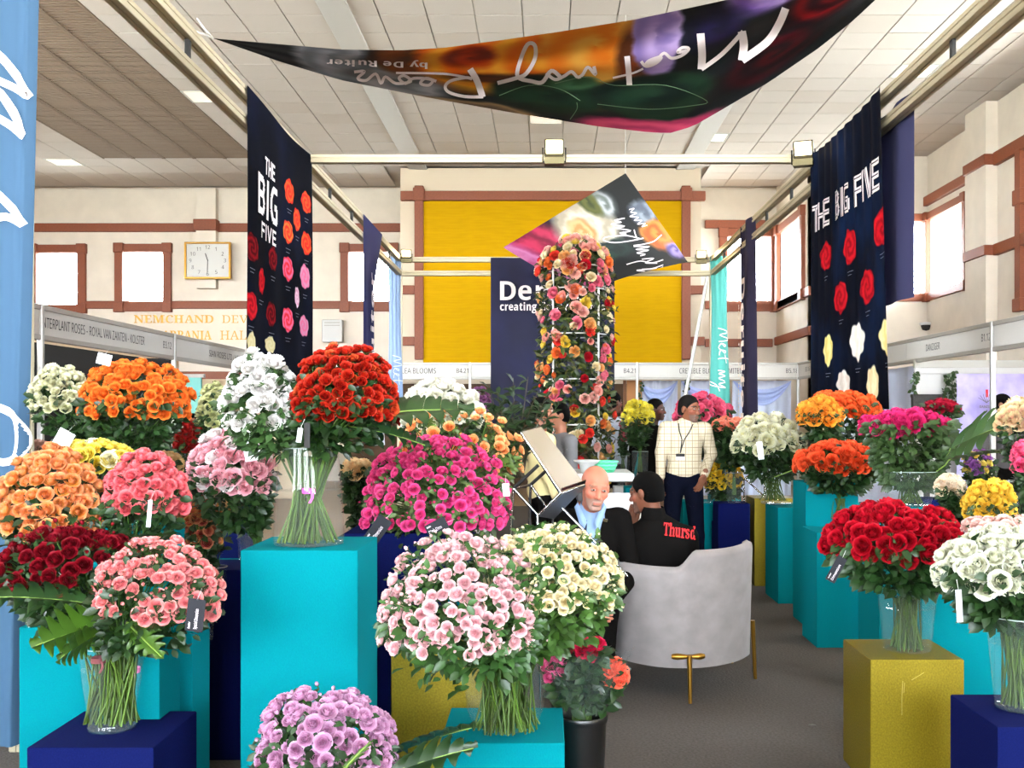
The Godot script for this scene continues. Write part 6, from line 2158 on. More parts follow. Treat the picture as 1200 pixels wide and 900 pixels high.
func bouquets() -> void:
	# ---- beside the steel-blue banner
	bouquet("bright orange roses at the top of the group before the black booth", "rose", [240, 95, 20], [246, 120, 32], [248, 135, 60], [93, 226, 416, 492], 4.3, 7.0, [150, 548], {"nl": 420, "cov": 1.0, "on": ["bright orange and greenish cream roses", 24, 70, M.turquoise, 0.3]})
	bouquet("greenish cream roses next to the bright orange ones", "rose", [214, 214, 150], [230, 228, 180], [238, 236, 205], [33, 110, 425, 484], 4.35, 6.0, [122, 548], {"nl": 200})
	bouquet("peachy orange roses with pink rims crowding the steel-blue banner", "rose", [240, 130, 30], [248, 165, 60], [245, 160, 125], [-8, 123, 520, 632], 3.6, 8.6, [92, 668], {"nl": 300, "vb": [92, 735, 20]})
	bouquet("lemon yellow roses behind the peachy orange ones", "spray", [250, 205, 20], [250, 215, 50], [250, 232, 120], [45, 162, 510, 552], 4.0, 9.0, [110, 610], {"nl": 140, "alt": [[250, 235, 170], [252, 242, 190], [252, 245, 210]], "altp": 0.15})
	bouquet("coral pink roses between the orange and the light pink ones", "rose", [235, 70, 95], [246, 100, 115], [250, 140, 140], [120, 223, 526, 606], 3.62, 7.8, [152, 690], {"nl": 260, "on": ["coral pink roses", 20, 56, M.turquoise, 0.2]})
	bouquet("velvety dark red roses with green buds over the footed vase", "rose", [78, 3, 11], [104, 6, 18], [126, 11, 28], [-4, 176, 606, 702], 3.45, 9.5, [120, 768], {"nl": 360, "buds": 0.25, "cov": 0.8, "vb": [124, 846, 24], "ns": 22})
	bouquet("salmon pink spray roses leaning over the footed vase", "spray", [240, 105, 120], [246, 140, 145], [250, 175, 165], [106, 262, 626, 736], 3.25, 7.4, [142, 768], {"nl": 200, "buds": 0.3, "cov": 1.15, "loose": 0.35, "vb": [138, 846, 24], "ns": 20})
	bouquet("pale pink spray blooms standing small before the black booth", "spray", [225, 160, 150], [235, 180, 165], [240, 200, 180], [30, 62, 513, 540], 5.2, 5.0, [48, 570], {"nl": 60, "on": ["pale pink spray blooms", 12, 50, M.white, 0.2]})
	bouquet("small tan roses behind the coral pink ones", "rose", [214, 165, 95], [226, 185, 125], [236, 205, 155], [176, 216, 526, 552], 4.7, 5.5, [196, 590], {"nl": 80, "on": ["small tan roses", 10, 30, null, 0.3]})
	# ---- on the tall turquoise pedestal
	bouquet("pure white spray roses in the cylinder vase on the tall turquoise pedestal", "spray", [244, 236, 228], [248, 244, 238], [250, 248, 245], [252, 353, 406, 502], 3.62, 9.0, [352, 535], {"nl": 260, "buds": 0.15, "lc": [52, 78, 40], "vb": [352, 634, 30], "ns": 22, "tie": true})
	bouquet("scarlet spray roses with orange rims in the cylinder vase", "cup", [145, 8, 6], [108, 3, 6], [186, 44, 22], [338, 470, 401, 496], 3.62, 7.0, [370, 535], {"alt": [[160, 28, 12], [158, 38, 18], [205, 92, 44]], "altp": 0.12, "nl": 300, "cov": 1.25, "loose": 0.35, "vb": [368, 634, 32], "ns": 26, "tie": true})
	bouquet("candy pink ruffled roses with a white card, behind the cylinder vase", "spray", [240, 135, 155], [246, 165, 178], [250, 195, 200], [214, 330, 494, 582], 4.1, 10.0, [302, 640], {"nl": 320, "alt": [[250, 225, 225], [250, 232, 230], [252, 240, 238]], "altp": 0.12})
	bouquet("tiny crimson and yellow striped roses under the candy pink ones", "spray", [150, 14, 34], [160, 22, 44], [232, 165, 120], [198, 264, 568, 642], 4.45, 6.5, [236, 700], {"nl": 200, "alt": [[205, 40, 50], [215, 90, 70], [240, 200, 120]], "altp": 0.3, "on": ["tiny crimson and yellow roses", 16, 50, null, 0.24]})
	bouquet("few peach roses peeping out below the white card", "rose", [246, 180, 120], [248, 200, 150], [250, 215, 175], [222, 282, 564, 606], 4.7, 9.0, [252, 670], {"nl": 60, "cov": 0.5, "on": ["few peach roses", 14, 50, null, 0.3]})
	bouquet("lime green and cream hydrangea-like blooms behind the white roses", "spray", [190, 195, 110], [206, 208, 140], [225, 222, 175], [228, 270, 443, 502], 6.0, 6.0, [250, 545], {"nl": 160, "name": "flower_bouquet", "on": ["lime green and cream blooms", 16, 50, M.blue, 0.3]})
	# ---- the middle
	bouquet("hot pink spray roses piled in a wide dome on the dark blue pedestal", "spray", [225, 25, 105], [238, 55, 135], [246, 105, 165], [423, 599, 503, 624], 4.62, 6.4, [510, 606], {"nl": 420, "buds": 0.35, "cov": 1.1, "loose": 0.4, "lc": [78, 100, 52]})
	bouquet("loose apricot orange spray roses with tall greenery behind the hot pink dome", "cup", [246, 125, 50], [248, 155, 90], [250, 185, 130], [454, 614, 472, 560], 4.95, 7.0, [534, 640], {"nl": 520, "cov": 0.42, "lc": [88, 112, 44], "loose": 0.4, "buds": 0.2, "rz": 0.6, "on": ["apricot orange spray roses", 22, 60, M.turquoise, 0.3]})
	bouquet("ivory white roses rising behind the big glossy leaf", "rose", [246, 240, 205], [250, 246, 220], [252, 250, 235], [463, 570, 441, 502], 5.6, 9.0, [520, 570], {"nl": 200, "on": ["ivory white roses", 18, 60, M.blue, 0.3]})
	bouquet("small cream and peach roses between the cylinder vase and the hot pink dome", "rose", [248, 185, 120], [250, 205, 145], [250, 222, 170], [397, 441, 533, 562], 4.95, 8.0, [420, 640], {"nl": 300, "on": ["small cream and peach roses", 16, 60, M.turquoise, 0.2]})
	bouquet("blush pink spray roses in the round bowl vase", "spray", [244, 160, 172], [246, 192, 196], [249, 210, 206], [440, 642, 620, 775], 3.2, 7.6, [588, 778], {"nl": 420, "buds": 0.22, "cov": 1.15, "loose": 0.35, "lc": [52, 84, 38], "vb": [588, 852, 36], "ns": 34})
	bouquet("creamy white spray roses with many green buds in the round bowl vase", "spray", [242, 212, 140], [246, 228, 172], [249, 240, 205], [562, 732, 611, 724], 3.3, 6.8, [598, 778], {"nl": 420, "buds": 0.38, "cov": 1.25, "loose": 0.4, "lc": [60, 90, 36], "vb": [598, 852, 36], "ns": 30})
	bouquet("mauve garden roses low in front of the tall turquoise pedestal", "spray", [182, 108, 155], [204, 142, 182], [220, 175, 204], [294, 467, 797, 925], 2.95, 9.6, [385, 985], {"nl": 420, "buds": 0.2, "cov": 1.0, "lc": [40, 66, 34]})
	bouquet("magenta roses wrapped on the chair side of the round bowl vase, in the black bucket", "rose", [214, 30, 100], [228, 70, 135], [238, 120, 165], [634, 670, 752, 800], 3.72, 8.0, [676, 838], {"nl": 60, "ls": 0.05})
	bouquet("crimson roses in the middle of the black bucket", "rose", [185, 8, 45], [205, 18, 60], [218, 40, 85], [660, 714, 741, 772], 3.72, 9.0, [681, 838], {"nl": 160, "ls": 0.055, "ring": 50, "ringh": 0.14})
	bouquet("vivid orange coral roses tipping out of the black bucket", "rose", [250, 70, 30], [252, 90, 55], [252, 120, 95], [703, 738, 766, 804], 3.72, 9.0, [688, 838], {"nl": 70, "ls": 0.05})
	# ---- beyond
	bouquet("far yellow roses by the wooden panel", "rose", [228, 205, 30], [238, 220, 60], [244, 232, 110], [726, 768, 465, 498], 10.6, 4.6, [750, 535], {"nl": 200, "ls": 0.06, "on": ["far yellow roses", 10, 36, M.turquoise, 0.3]})
	bouquet("far rose-pink roses behind the head of the checked shirt man", "rose", [225, 65, 105], [236, 90, 125], [242, 125, 150], [788, 859, 457, 492], 10.3, 6.0, [824, 550], {"nl": 320, "ls": 0.07, "ring": 120, "ringh": 0.3, "on": ["far rose-pink roses", 12, 40, M.turquoise, 0.3]})
	bouquet("far salmon roses under the teal banner", "rose", [236, 115, 85], [242, 140, 112], [246, 165, 140], [832, 886, 486, 506], 9.7, 6.0, [860, 560], {"nl": 300, "ls": 0.07, "ring": 120, "ringh": 0.3, "on": ["far salmon roses", 10, 30, M.blue, 0.3]})
	bouquet("low salmon roses at the elbow of the checked shirt man", "rose", [230, 105, 85], [238, 130, 108], [244, 155, 135], [830, 853, 522, 550], 10.9, 5.5, [840, 580], {"nl": 60, "ls": 0.06, "on": ["low salmon roses", 8, 20, M.turquoise, 0.22]})
	bouquet("small golden yellow roses on the low dark blue pedestal", "rose", [240, 185, 15], [246, 205, 40], [250, 220, 85], [824, 872, 537, 573], 10.0, 5.2, [851, 588], {"nl": 220, "ls": 0.06, "vb": [851, 606, 10], "ns": 14})
	bouquet("ivory and pale green roses in tall vases on the turquoise pedestal", "rose", [240, 232, 160], [244, 240, 190], [250, 248, 222], [853, 945, 480, 534], 8.75, 9.0, [905, 560], {"nl": 420, "ls": 0.065, "ring": 160, "ringh": 0.3, "vb": [906, 586, 16], "ns": 18})
	bouquet("amber orange roses beside the rose banner", "rose", [246, 120, 15], [250, 150, 35], [252, 175, 70], [932, 990, 461, 498], 7.9, 9.0, [975, 548], {"nl": 240, "ls": 0.06, "ring": 100, "ringh": 0.22, "on": ["amber orange roses", 14, 20, null, 0.3]})
	bouquet("coral orange roses rising behind the amber ones", "rose", [236, 70, 20], [244, 90, 32], [248, 115, 60], [938, 1035, 455, 490], 8.3, 7.5, [990, 548], {"nl": 280, "ls": 0.06, "ring": 120, "ringh": 0.25, "on": ["coral orange roses", 14, 24, null, 0.3]})
	bouquet("fiery orange-red roses above the small vase of the taller turquoise pedestal", "rose", [240, 60, 22], [246, 82, 40], [250, 105, 62], [928, 1036, 514, 556], 7.75, 7.5, [983, 584], {"nl": 320, "ls": 0.06, "ring": 120, "ringh": 0.14, "vb": [983, 608, 10], "ns": 14})
	bouquet("purplish magenta roses over a thick bib of leaves", "rose", [175, 8, 70], [196, 22, 90], [212, 50, 112], [1007, 1121, 476, 514], 6.2, 9.0, [1066, 566], {"nl": 300, "ls": 0.06, "lc": [52, 74, 38], "ring": 480, "ringh": 0.36, "vb": [1066, 589, 16], "ns": 18})
	bouquet("dark crimson roses behind the magenta ones, below the flat screen", "rose", [135, 8, 28], [155, 14, 38], [172, 28, 55], [1079, 1127, 466, 484], 8.6, 6.0, [1102, 545], {"nl": 180, "ls": 0.06, "on": ["dark crimson roses", 12, 40, M.blue, 0.3]})
	bouquet("blush and lime roses cut off at the picture edge beside the booth post", "rose", [244, 170, 140], [248, 195, 165], [232, 225, 165], [1165, 1240, 462, 512], 5.2, 9.0, [1200, 570], {"nl": 180, "on": ["blush and lime roses", 20, 60, M.turquoise, 0.3]})
	bouquet("hot pink roses cut off at the picture edge below the blush ones", "rose", [228, 30, 95], [238, 60, 120], [246, 120, 150], [1182, 1240, 508, 556], 5.05, 9.0, [1210, 620], {"nl": 120, "on": ["cut-off hot pink roses", 20, 60, null, 0.26]})
	bouquet("sunny yellow roses behind the red and white ones", "rose", [248, 180, 20], [250, 198, 45], [252, 215, 90], [1127, 1193, 558, 608], 5.0, 9.0, [1152, 670], {"nl": 260, "on": ["sunny yellow roses", 20, 50, null, 0.3]})
	bouquet("soft cream roses next to the sunny yellow ones", "rose", [246, 205, 160], [248, 220, 180], [250, 232, 205], [1095, 1133, 552, 584], 5.25, 9.0, [1115, 640], {"nl": 240, "ring": 80, "ringh": 0.15, "on": ["soft cream roses", 16, 52, null, 0.3]})
	bouquet("deep red roses in the tapered vase on the gold pedestal", "rose", [140, 2, 14], [165, 5, 22], [184, 16, 38], [960, 1138, 584, 664], 4.56, 10.0, [1062, 700], {"nl": 320, "ls": 0.058, "ring": 200, "ringh": 0.14, "lc": [46, 76, 38], "vb": [1062, 760, 20], "ns": 30, "cov": 1.15})
	bouquet("large white roses in the tall vase on the blue pedestal", "rose", [236, 236, 185], [244, 244, 208], [250, 250, 232], [1095, 1240, 611, 700], 3.65, 11.5, [1192, 740], {"nl": 320, "ls": 0.055, "ring": 200, "ringh": 0.15, "vb": [1196, 826, 22], "ns": 26, "cov": 1.1})
	bouquet("shell pink roses just behind the large white ones", "rose", [240, 165, 150], [244, 185, 172], [248, 210, 196], [1128, 1240, 600, 632], 3.95, 9.0, [1192, 740], {"nl": 80})
	bouquet("dark red blooms inside the beige booth", "rose", [120, 10, 18], [140, 18, 24], [165, 40, 30], [201, 247, 492, 530], 9.8, 5.5, [225, 580], {"nl": 120, "ls": 0.07, "on": ["dark red booth blooms", 12, 50, M.white, 0.3]})
	bouquet("little purple and yellow flowers in the booth by the ivy", "spray", [120, 50, 130], [140, 75, 155], [165, 110, 175], [1126, 1168, 523, 556], 9.2, 4.0, [1148, 588], {"nl": 160, "ls": 0.06, "cov": 0.6, "alt": [[225, 190, 60], [230, 200, 80], [235, 215, 120]], "altp": 0.3, "name": "flower_bouquet", "on": ["little purple and yellow flowers", 12, 40, M.white, 0.3]})
	bouquet("small violet blooms below the AZALEA BLOOMS sign", "spray", [120, 60, 110], [145, 85, 135], [170, 120, 160], [541, 578, 450, 482], 12.0, 3.6, [560, 520], {"nl": 160, "ls": 0.07, "cov": 0.6, "name": "flower_bouquet", "on": ["small violet blooms", 10, 40, M.white, 0.3]})
	bouquet("small mixed pink blooms between the wooden panel and the yellow roses", "spray", [190, 70, 90], [205, 100, 115], [220, 140, 150], [724, 738, 478, 520], 11.2, 4.0, [730, 540], {"nl": 80, "ls": 0.06, "cov": 0.5, "name": "flower_bouquet", "on": ["small mixed pink blooms", 8, 30, M.white, 0.2]})
	# ---- vases
	vase("footed glass vase of dark red and salmon pink roses on the low blue pedestal", [[0, 0], [0.74, 0.0], [0.76, 0.05], [0.62, 0.11], [0.74, 0.2], [0.90, 0.55], [0.98, 0.85], [1.0, 1.0]], 131, 853, 3.42, 36, 98, 0.72)
	vase("wide cylinder vase of white and scarlet roses on the tall turquoise pedestal", [[0, 0], [1.0, 0.0], [1.02, 0.04], [1.0, 0.3], [0.92, 0.7], [0.84, 1.0]], 362, 636.5, 3.66, 40, 112, 0.56)
	vase("round bowl vase of blush and creamy roses on the low turquoise pedestal", [[0, 0], [0.62, 0.0], [0.8, 0.08], [0.95, 0.25], [1.0, 0.45], [0.96, 0.65], [0.84, 0.83], [0.72, 0.95], [0.74, 1.0]], 592, 855, 3.45, 47, 96, 0.78)
	vase("glass vase of candy pink roses standing on the small turquoise block", [[0, 0], [0.9, 0], [0.95, 0.05], [1, 0.5], [1, 1]], 302, 655, 4.3, 23, 85, 0.5)
	vase("tapered glass vase of deep red roses on the gold pedestal", [[0, 0], [0.76, 0.0], [0.78, 0.06], [0.86, 0.45], [0.95, 0.8], [1.0, 1.0]], 1063, 763, 4.56, 35, 76, 0.7)
	vase("tall tapered vase of large white roses on the blue pedestal", [[0, 0], [0.72, 0.0], [0.74, 0.05], [0.84, 0.45], [0.94, 0.8], [1.0, 1.0]], 1197, 829, 3.6, 40, 108, 0.7)
	vase("small glass vase of fiery orange-red roses on the taller turquoise pedestal", [[0, 0], [0.78, 0.0], [0.8, 0.06], [0.88, 0.5], [1.0, 1.0]], 983, 610, 7.86, 18, 40, 0.6)
	vase("faceted crystal vase of magenta roses", [[0, 0], [0.72, 0.0], [0.74, 0.06], [0.86, 0.5], [1.0, 1.0]], 1067, 592, 6.15, 31, 40, 0.6)
	vase("clear cylinder vase of ivory roses on the turquoise pedestal", [[0, 0], [1, 0.0], [1, 0.06], [1, 0.5], [1.0, 1.0]], 911, 590, 8.95, 19, 48, 0.6)
	vase("clear cylinder vase behind, on the narrow gold pedestal", [[0, 0], [1, 0.0], [1, 0.06], [1, 0.5], [1.0, 1.0]], 894, 582, 9.75, 11, 42, 0.6)
	vase("small glass vase of golden yellow roses on the low dark blue pedestal", [[0, 0], [0.8, 0.0], [0.82, 0.06], [0.9, 0.5], [1.0, 1.0]], 852, 608, 10.2, 15, 32, 0.6)
	# ribbons on the stems
	for q in [[362, 575, 3.6, 8, [236, 60, 190], "pink beaded ribbon tied round the stems in the cylinder vase"], [594, 786, 3.36, 9, [226, 120, 200], "lilac pink ribbon bow in the round bowl vase"], [155, 785, 3.35, 9, [235, 140, 190], "pale pink band inside the footed vase"], [117, 773, 3.35, 10, [95, 10, 24], "dark red band inside the footed vase"], [975, 592, 7.8, 5, [240, 110, 40], "orange band inside the small vase"]]:
		var o := thing("ribbon", q[5], "ribbon", P(q[0], q[1], q[2]))
		var r := MB.new()
		var px: float = q[2] / F
		r.grid(20, 2, func(u, w): return Vector3(cos(u * TAU), 0, sin(u * TAU)) * q[3] * px + Vector3(0, (w - 0.5) * 6 * px, 0), true)
		obj("band", r, mat(lin(q[4][0], q[4][1], q[4][2]).linear_to_srgb(), 0.4), o)
		var tl := MB.new()
		tl.grid(2, 6, func(u, w): return Vector3((u - 0.5) * 3 * px + q[3] * px * 0.5 + 2 * px * sin(w * 4.0), -w * 14 * px, q[3] * px * 0.9))
		obj("tail", tl, mat(lin(q[4][0], q[4][1], q[4][2]).linear_to_srgb(), 0.4), o)
	tower()
	leaves()
	# the black bucket and its clear wrap
	var bk := thing("flower_bucket", "black plastic flower bucket beside the low turquoise pedestal", "bucket", P(681, 900, 3.72))
	bk.position.y = 0
	var by := EYE - (836.0 - 487.0) / F * 3.72
	var bb := MB.new()
	bb.lathe([Vector2(0, 0.0), Vector2(0.072, 0.0), Vector2(0.092, by - 0.03), Vector2(0.098, by - 0.02), Vector2(0.098, by), Vector2(0.09, by), Vector2(0.086, by - 0.04), Vector2(0.068, 0.02), Vector2(0, 0.02)], 28)
	obj("pail", bb, mat(Color(0.025, 0.025, 0.028), 0.35), bk)
	var wr := thing("clear_wrap", "clear plastic wrap round the roses in the black bucket", "wrapping", P(681, 836, 3.72))
	var wm := MB.new()
	wm.grid(28, 6, func(u, w):
		var a := lerpf(-2.4, 2.4, u)
		var r := lerpf(0.07, 0.15, w) + 0.008 * sin(a * 9.0)
		return Vector3(sin(a) * r * 1.05 + w * 0.03, w * 0.25 - 0.04 * w * absf(sin(a * 2.0)), cos(a) * r * 0.75))
	obj("film", wm, glass(0.02), wr)

func tower() -> void:
	var d := 11.5
	var c := P(674, 487, d)
	var o := thing("floral_tower", "tall column of mixed roses and greenery on a white metal frame", "flower arrangement", Vector3(c.x, 0, c.z))
	var R := 0.36
	var H := 3.25
	for k in 4:
		var a := PI / 4 + k * PI / 2
		var b := MB.new()
		b.tube([Vector3(cos(a) * R * 0.98, 0, sin(a) * R * 0.98), Vector3(cos(a) * R * 0.98, H, sin(a) * R * 0.98)], 0.012, 6)
		obj("upright", b, M.white, o)
	for y in [0.05, 0.9, 1.5, 2.0, 2.5, 3.0, H]:
		var b := MB.new()
		var pts := []
		for i in 25:
			pts.append(Vector3(cos(TAU * i / 24) * R * 0.98, y, sin(TAU * i / 24) * R * 0.98))
		b.tube(pts, 0.008, 5, false)
		obj("ring", b, M.white, o)
	var lf := MB.new()
	for i in 4200:
		var y := rng.randf_range(0.0, H + 0.25)
		var a := rng.randf() * TAU
		var rr := R * rng.randf_range(0.55, 1.12) * (1.0 if y < H - 0.1 else sqrt(maxf(0.05, 1.0 - pow((y - H + 0.1) / 0.45, 2.0))))
		var s := rng.randf_range(0.06, 0.13)
		leaf(lf, Vector3(cos(a) * rr, y, sin(a) * rr), Vector3(cos(a) + rng.randf_range(-1, 1), rng.randf_range(-1.0, 0.8), sin(a) + rng.randf_range(-1, 1)).normalized(), Vector3(cos(a), rng.randf_range(-0.2, 1), sin(a)), s, s * 0.4, [lin(52, 72, 30), lin(74, 88, 34), lin(40, 58, 30), lin(104, 104, 46)][rng.randi() % 4] * rng.randf_range(0.6, 1.2))
	stuff(obj("foliage", lf, leaf_mat, o))
	var pal := [[[236, 120, 110], [244, 160, 145], [248, 190, 175]], [[160, 8, 24], [180, 14, 34], [195, 30, 45]], [[235, 85, 25], [242, 110, 45], [246, 145, 80]], [[240, 205, 130], [246, 228, 175], [250, 240, 205]], [[235, 190, 30], [242, 208, 60], [246, 222, 110]], [[225, 60, 105], [235, 100, 130], [244, 150, 165]], [[236, 140, 130], [246, 180, 165], [250, 205, 190]], [[245, 150, 60], [246, 175, 95], [248, 200, 140]], [[205, 25, 30], [222, 45, 40], [235, 80, 60]]]
	var n := 292
	for i in n:
		var y: float
		var a: float
		var rr: float
		if i < 70:
			var e := rng.randf_range(0.0, 1.0)
			y = H - 0.08 + 0.42 * e
			rr = R * 1.12 * sqrt(maxf(0.02, 1.0 - e * e))
		else:
			y = lerpf(0.25, H, fposmod(i * 0.61803, 1.0))
			rr = R * rng.randf_range(0.98, 1.15)
		a = PI / 2 + rng.randf_range(-1.75, 1.75)
		var p := Vector3(cos(a) * rr, y, sin(a) * rr)
		var grp := int(floor(y * 3.0) * 3 + floor(a * 2.0))
		var q: Array = pal[posmod(grp * 5 + (rng.randi() % 3 if rng.randf() < 0.6 else 0), pal.size())]
		if i < 70 and y > H + 0.12:
			q = pal[[6, 3, 0, 4][i % 4]]
		var up := (Vector3(cos(a), 0.15 + maxf(0.0, y - H) * 2.0, sin(a)) + Vector3(rng.randf_range(-1, 1), rng.randf_range(-1, 1), rng.randf_range(-1, 1)) * 0.3).normalized()
		var sc := rng.randf_range(0.036, 0.068)
		var fl := obj("bloom", bloom("spray" if i % 3 else "rose", rgbl(q[0]), rgbl(q[1]), rgbl(q[2]), 1, i % 2), petal_mat, o)
		fl.transform = Transform3D(turned_to(up, rng.randf() * TAU), p)
		fl.scale = Vector3.ONE * sc
	# a leafy shrub in front of the navy sign
	var sh := thing("leafy_branches", "spray of glossy dark leafy branches before the navy sign", "plant", P(606, 560, 6.6))
	var sl := MB.new()
	var sb := MB.new()
	sb.col = lin(50, 44, 28)
	for k in 16:
		var tip := P(rng.randf_range(572, 662), rng.randf_range(440, 500), 6.6 + rng.randf_range(-0.15, 0.2)) - sh.position
		var st := Vector3(rng.randf_range(-0.05, 0.05), 0, 0)
		var mid := st.lerp(tip, 0.5) + Vector3(0, 0.06, 0)
		sb.tube([st, mid, tip], [0.005, 0.004, 0.002], 4, false)
		for i in 17:
			var t := rng.randf_range(0.2, 1.0)
			var p := st.lerp(mid, t * 2) if t < 0.5 else mid.lerp(tip, t * 2 - 1)
			leaf(sl, p, Vector3(rng.randf_range(-1, 1), rng.randf_range(-0.3, 0.8), rng.randf_range(-0.4, 0.8)).normalized(), Vector3(rng.randf_range(-0.4, 0.4), 0.8, 0.5), 0.085, 0.034, lin(42, 66, 36) * rng.randf_range(0.5, 1.2))
	stuff(obj("leaves", sl, leaf_mat, sh))
	stuff(obj("twigs", sb, M.stem, sh))

func leaves() -> void:
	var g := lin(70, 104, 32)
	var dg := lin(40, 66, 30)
	monstera("big glossy leaf arching to the hot pink dome from the cylinder vase", [P(386, 535, 3.65), P(395, 512, 3.62), P(425, 490, 3.6)], P(432, 488, 3.6), P(556, 468, 3.72), Vector3(0.02, -0.05, 0.10), 6, dg, 0.75)
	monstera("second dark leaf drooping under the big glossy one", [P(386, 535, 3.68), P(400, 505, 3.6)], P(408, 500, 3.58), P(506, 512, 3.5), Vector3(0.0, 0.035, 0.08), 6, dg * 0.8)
	monstera("broad bright cut leaf over the rim of the footed vase", [P(142, 768, 3.4), P(134, 735, 3.26)], P(132, 728, 3.22), P(34, 752, 3.08), Vector3(0.0, 0.095, 0.07), 7, g, 0.45)
	monstera("dark cut leaf reaching past the steel-blue banner edge", [P(130, 768, 3.45), P(110, 712, 3.3)], P(108, 708, 3.28), P(-20, 688, 3.2), Vector3(0.03, 0.06, 0.06), 7, dg, 0.3)
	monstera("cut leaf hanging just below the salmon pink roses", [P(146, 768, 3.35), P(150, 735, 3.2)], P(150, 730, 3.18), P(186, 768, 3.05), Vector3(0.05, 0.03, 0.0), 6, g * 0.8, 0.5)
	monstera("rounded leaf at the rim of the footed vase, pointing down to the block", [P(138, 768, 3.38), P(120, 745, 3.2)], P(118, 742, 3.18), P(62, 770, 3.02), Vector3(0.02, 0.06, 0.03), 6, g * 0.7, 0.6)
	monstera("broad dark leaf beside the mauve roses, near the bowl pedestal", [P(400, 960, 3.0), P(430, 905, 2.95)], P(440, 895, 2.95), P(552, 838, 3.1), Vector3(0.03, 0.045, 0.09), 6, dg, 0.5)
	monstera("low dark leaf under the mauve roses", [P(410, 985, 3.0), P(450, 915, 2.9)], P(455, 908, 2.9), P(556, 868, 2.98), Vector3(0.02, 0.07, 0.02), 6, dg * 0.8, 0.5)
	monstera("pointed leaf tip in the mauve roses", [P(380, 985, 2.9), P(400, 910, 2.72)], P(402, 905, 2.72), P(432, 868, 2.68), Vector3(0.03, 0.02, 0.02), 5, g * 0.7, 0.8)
	monstera("big leaf with a pale slit standing beside the magenta roses", [P(1072, 570, 6.2), P(1100, 545, 6.1), P(1112, 530, 6.05)], P(1114, 526, 6.05), P(1172, 494, 6.1), Vector3(0.06, 0.16, 0.06), 5, lin(58, 88, 48), 0.7)
	monstera("flat leaf seen on edge beside the magenta roses", [P(1072, 570, 6.2), P(1108, 545, 6.0)], P(1112, 540, 6.0), P(1180, 522, 5.9), Vector3(0.0, 0.02, 0.14), 5, lin(58, 84, 40), 0.6)
	monstera("dark leaf lying behind the creamy roses, under the tilted tray", [P(600, 770, 3.5), P(606, 640, 3.5)], P(606, 628, 3.5), P(690, 632, 3.6), Vector3(0.0, 0.06, 0.03), 5, dg, 0.6)
	monstera("green leaf at the side of the ivory roses", [P(905, 560, 8.6), P(945, 545, 8.3)], P(948, 542, 8.3), P(990, 520, 8.2), Vector3(0.0, 0.08, 0.06), 5, lin(62, 92, 44), 0.5)

# a tag: centre in pixels, distance, width and height in pixels, turn in the picture plane, material, text
func card(label: String, x: float, y: float, d: float, w: float, h: float, turn: float, navy: bool, text := "", lean := 0.0) -> void:
	var px := d / F
	var o := thing("navy_tag" if navy else "white_card", label, "tag", P(x, y, d))
	o.basis = Basis(Vector3(0, 0, 1), turn) * Basis(Vector3.UP, lean)
	obj("card", boxm(Vector3.ZERO, Vector3(w * px, h * px, 0.002), 0.0006), M.navy if navy else M.card, o)
	if navy:
		var hh := h * px
		var ww := w * px
		obj("lettering", flat_letters(text, ww * 0.26, Vector3(ww * 0.22, -hh * 0.42, 0.002), Vector3.UP, Vector3.LEFT, false, false, hh * 0.62), M.print, o)
		obj("mark", flat_letters("Deruiter", ww * 0.14, Vector3(-ww * 0.22, -hh * 0.42, 0.002), Vector3.UP, Vector3.LEFT, true, false, hh * 0.2), M.print, o)
	var st := MB.new()
	st.tube([Vector3(0, h * px * 0.48, 0.001), Vector3(0.004, h * px * 0.5 + 0.03, -0.02)], 0.0007, 4)
	obj("string", st, M.white, o)

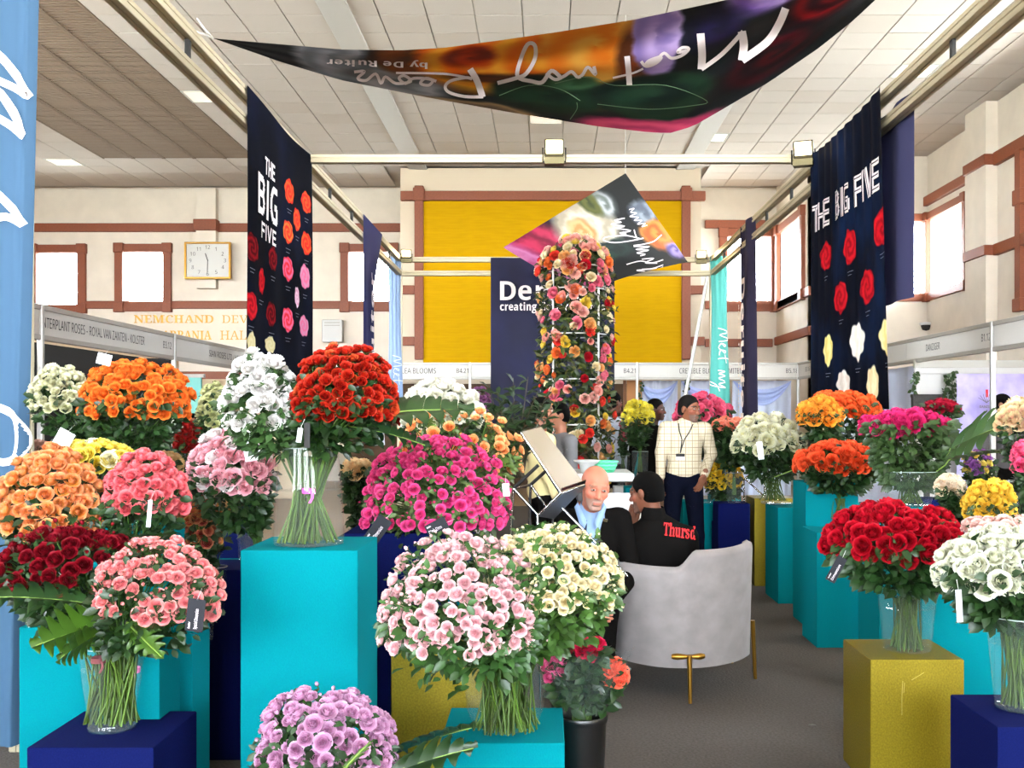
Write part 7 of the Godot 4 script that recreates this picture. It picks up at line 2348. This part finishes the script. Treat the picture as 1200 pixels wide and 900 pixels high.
func details() -> void:
	card("navy name tag reading Special Dimension under the salmon pink roses", 229, 721, 3.1, 21, 38, -0.12, true, "Special Dimension")
	card("navy name tag reading Pink Dimension on the hot pink dome, above the turquoise pedestal", 442, 622, 4.05, 18, 36, -0.62, true, "Pink Dimension")
	card("small navy tag lying flat under the hot pink dome", 512, 618, 4.05, 16, 26, -1.1, true, "Pink Dim")
	card("narrow navy tag hanging by the round bowl vase", 553, 752, 3.05, 12, 42, -0.08, true, "Dimension", 0.5)
	card("navy tag under the deep red roses", 980, 667, 4.2, 12, 32, -0.5, true, "Dimension")
	card("blank white card standing in the candy pink roses", 294, 522, 3.85, 19, 36, 0.18, false)
	card("blank white card below the candy pink roses", 243, 570, 4.05, 17, 26, 0.42, false)
	card("white card leaning at the top of the bright orange roses", 122, 421, 4.05, 17, 13, -0.25, false)
	card("narrow white card on edge under the coral pink roses", 175, 602, 3.3, 5, 32, -0.08, false)
	card("white card behind the lemon yellow roses", 75, 514, 3.95, 20, 20, -0.5, false)
	card("white card hanging under the large white roses", 1124, 710, 3.3, 7, 38, 0.05, false)
	card("white tag under the ivory roses", 891, 528, 8.3, 7, 21, 0.12, false)
	card("white tag at the edge of the hot pink dome", 593, 574, 4.1, 8, 15, 0.1, false)
	card("white tag on the dark strap in the cylinder vase", 351, 510, 3.4, 6, 17, -0.15, false)
	card("white card behind the second drooping leaf", 443, 511, 3.85, 15, 22, 0.05, false)
	for i in 3:
		card(["upper", "middle", "lowest"][i] + " white card slip showing through the dark cut leaf", 25 + i * 6, 706 + i * 12, 3.5, 11, 8, 0.4, false)
	var sp := thing("strap", "dark strap with a buckle hanging into the cylinder vase", "strap", P(360, 510, 3.42))
	obj("band", boxm(Vector3.ZERO, Vector3(0.02, 0.085, 0.004)), M.black, sp)
	# scratches on the gold pedestal, scuffed tape marks
	var sc := MB.new()
	for q in [[Vector2(1068, 797), Vector2(1075, 793), Vector2(1083, 788)], [Vector2(1058, 798), Vector2(1057, 815), Vector2(1057, 838)], [Vector2(1059, 812), Vector2(1060, 800)]]:
		brush(sc, q, 0.5, func(p): return P(p.x, p.y, 4.356))
	var so := obj("scratch_marks", sc, mat(Color(0.75, 0.68, 0.35), 0.5, 0.3))
	tag(so, "pale scratches on the front of the gold pedestal", "scratches")
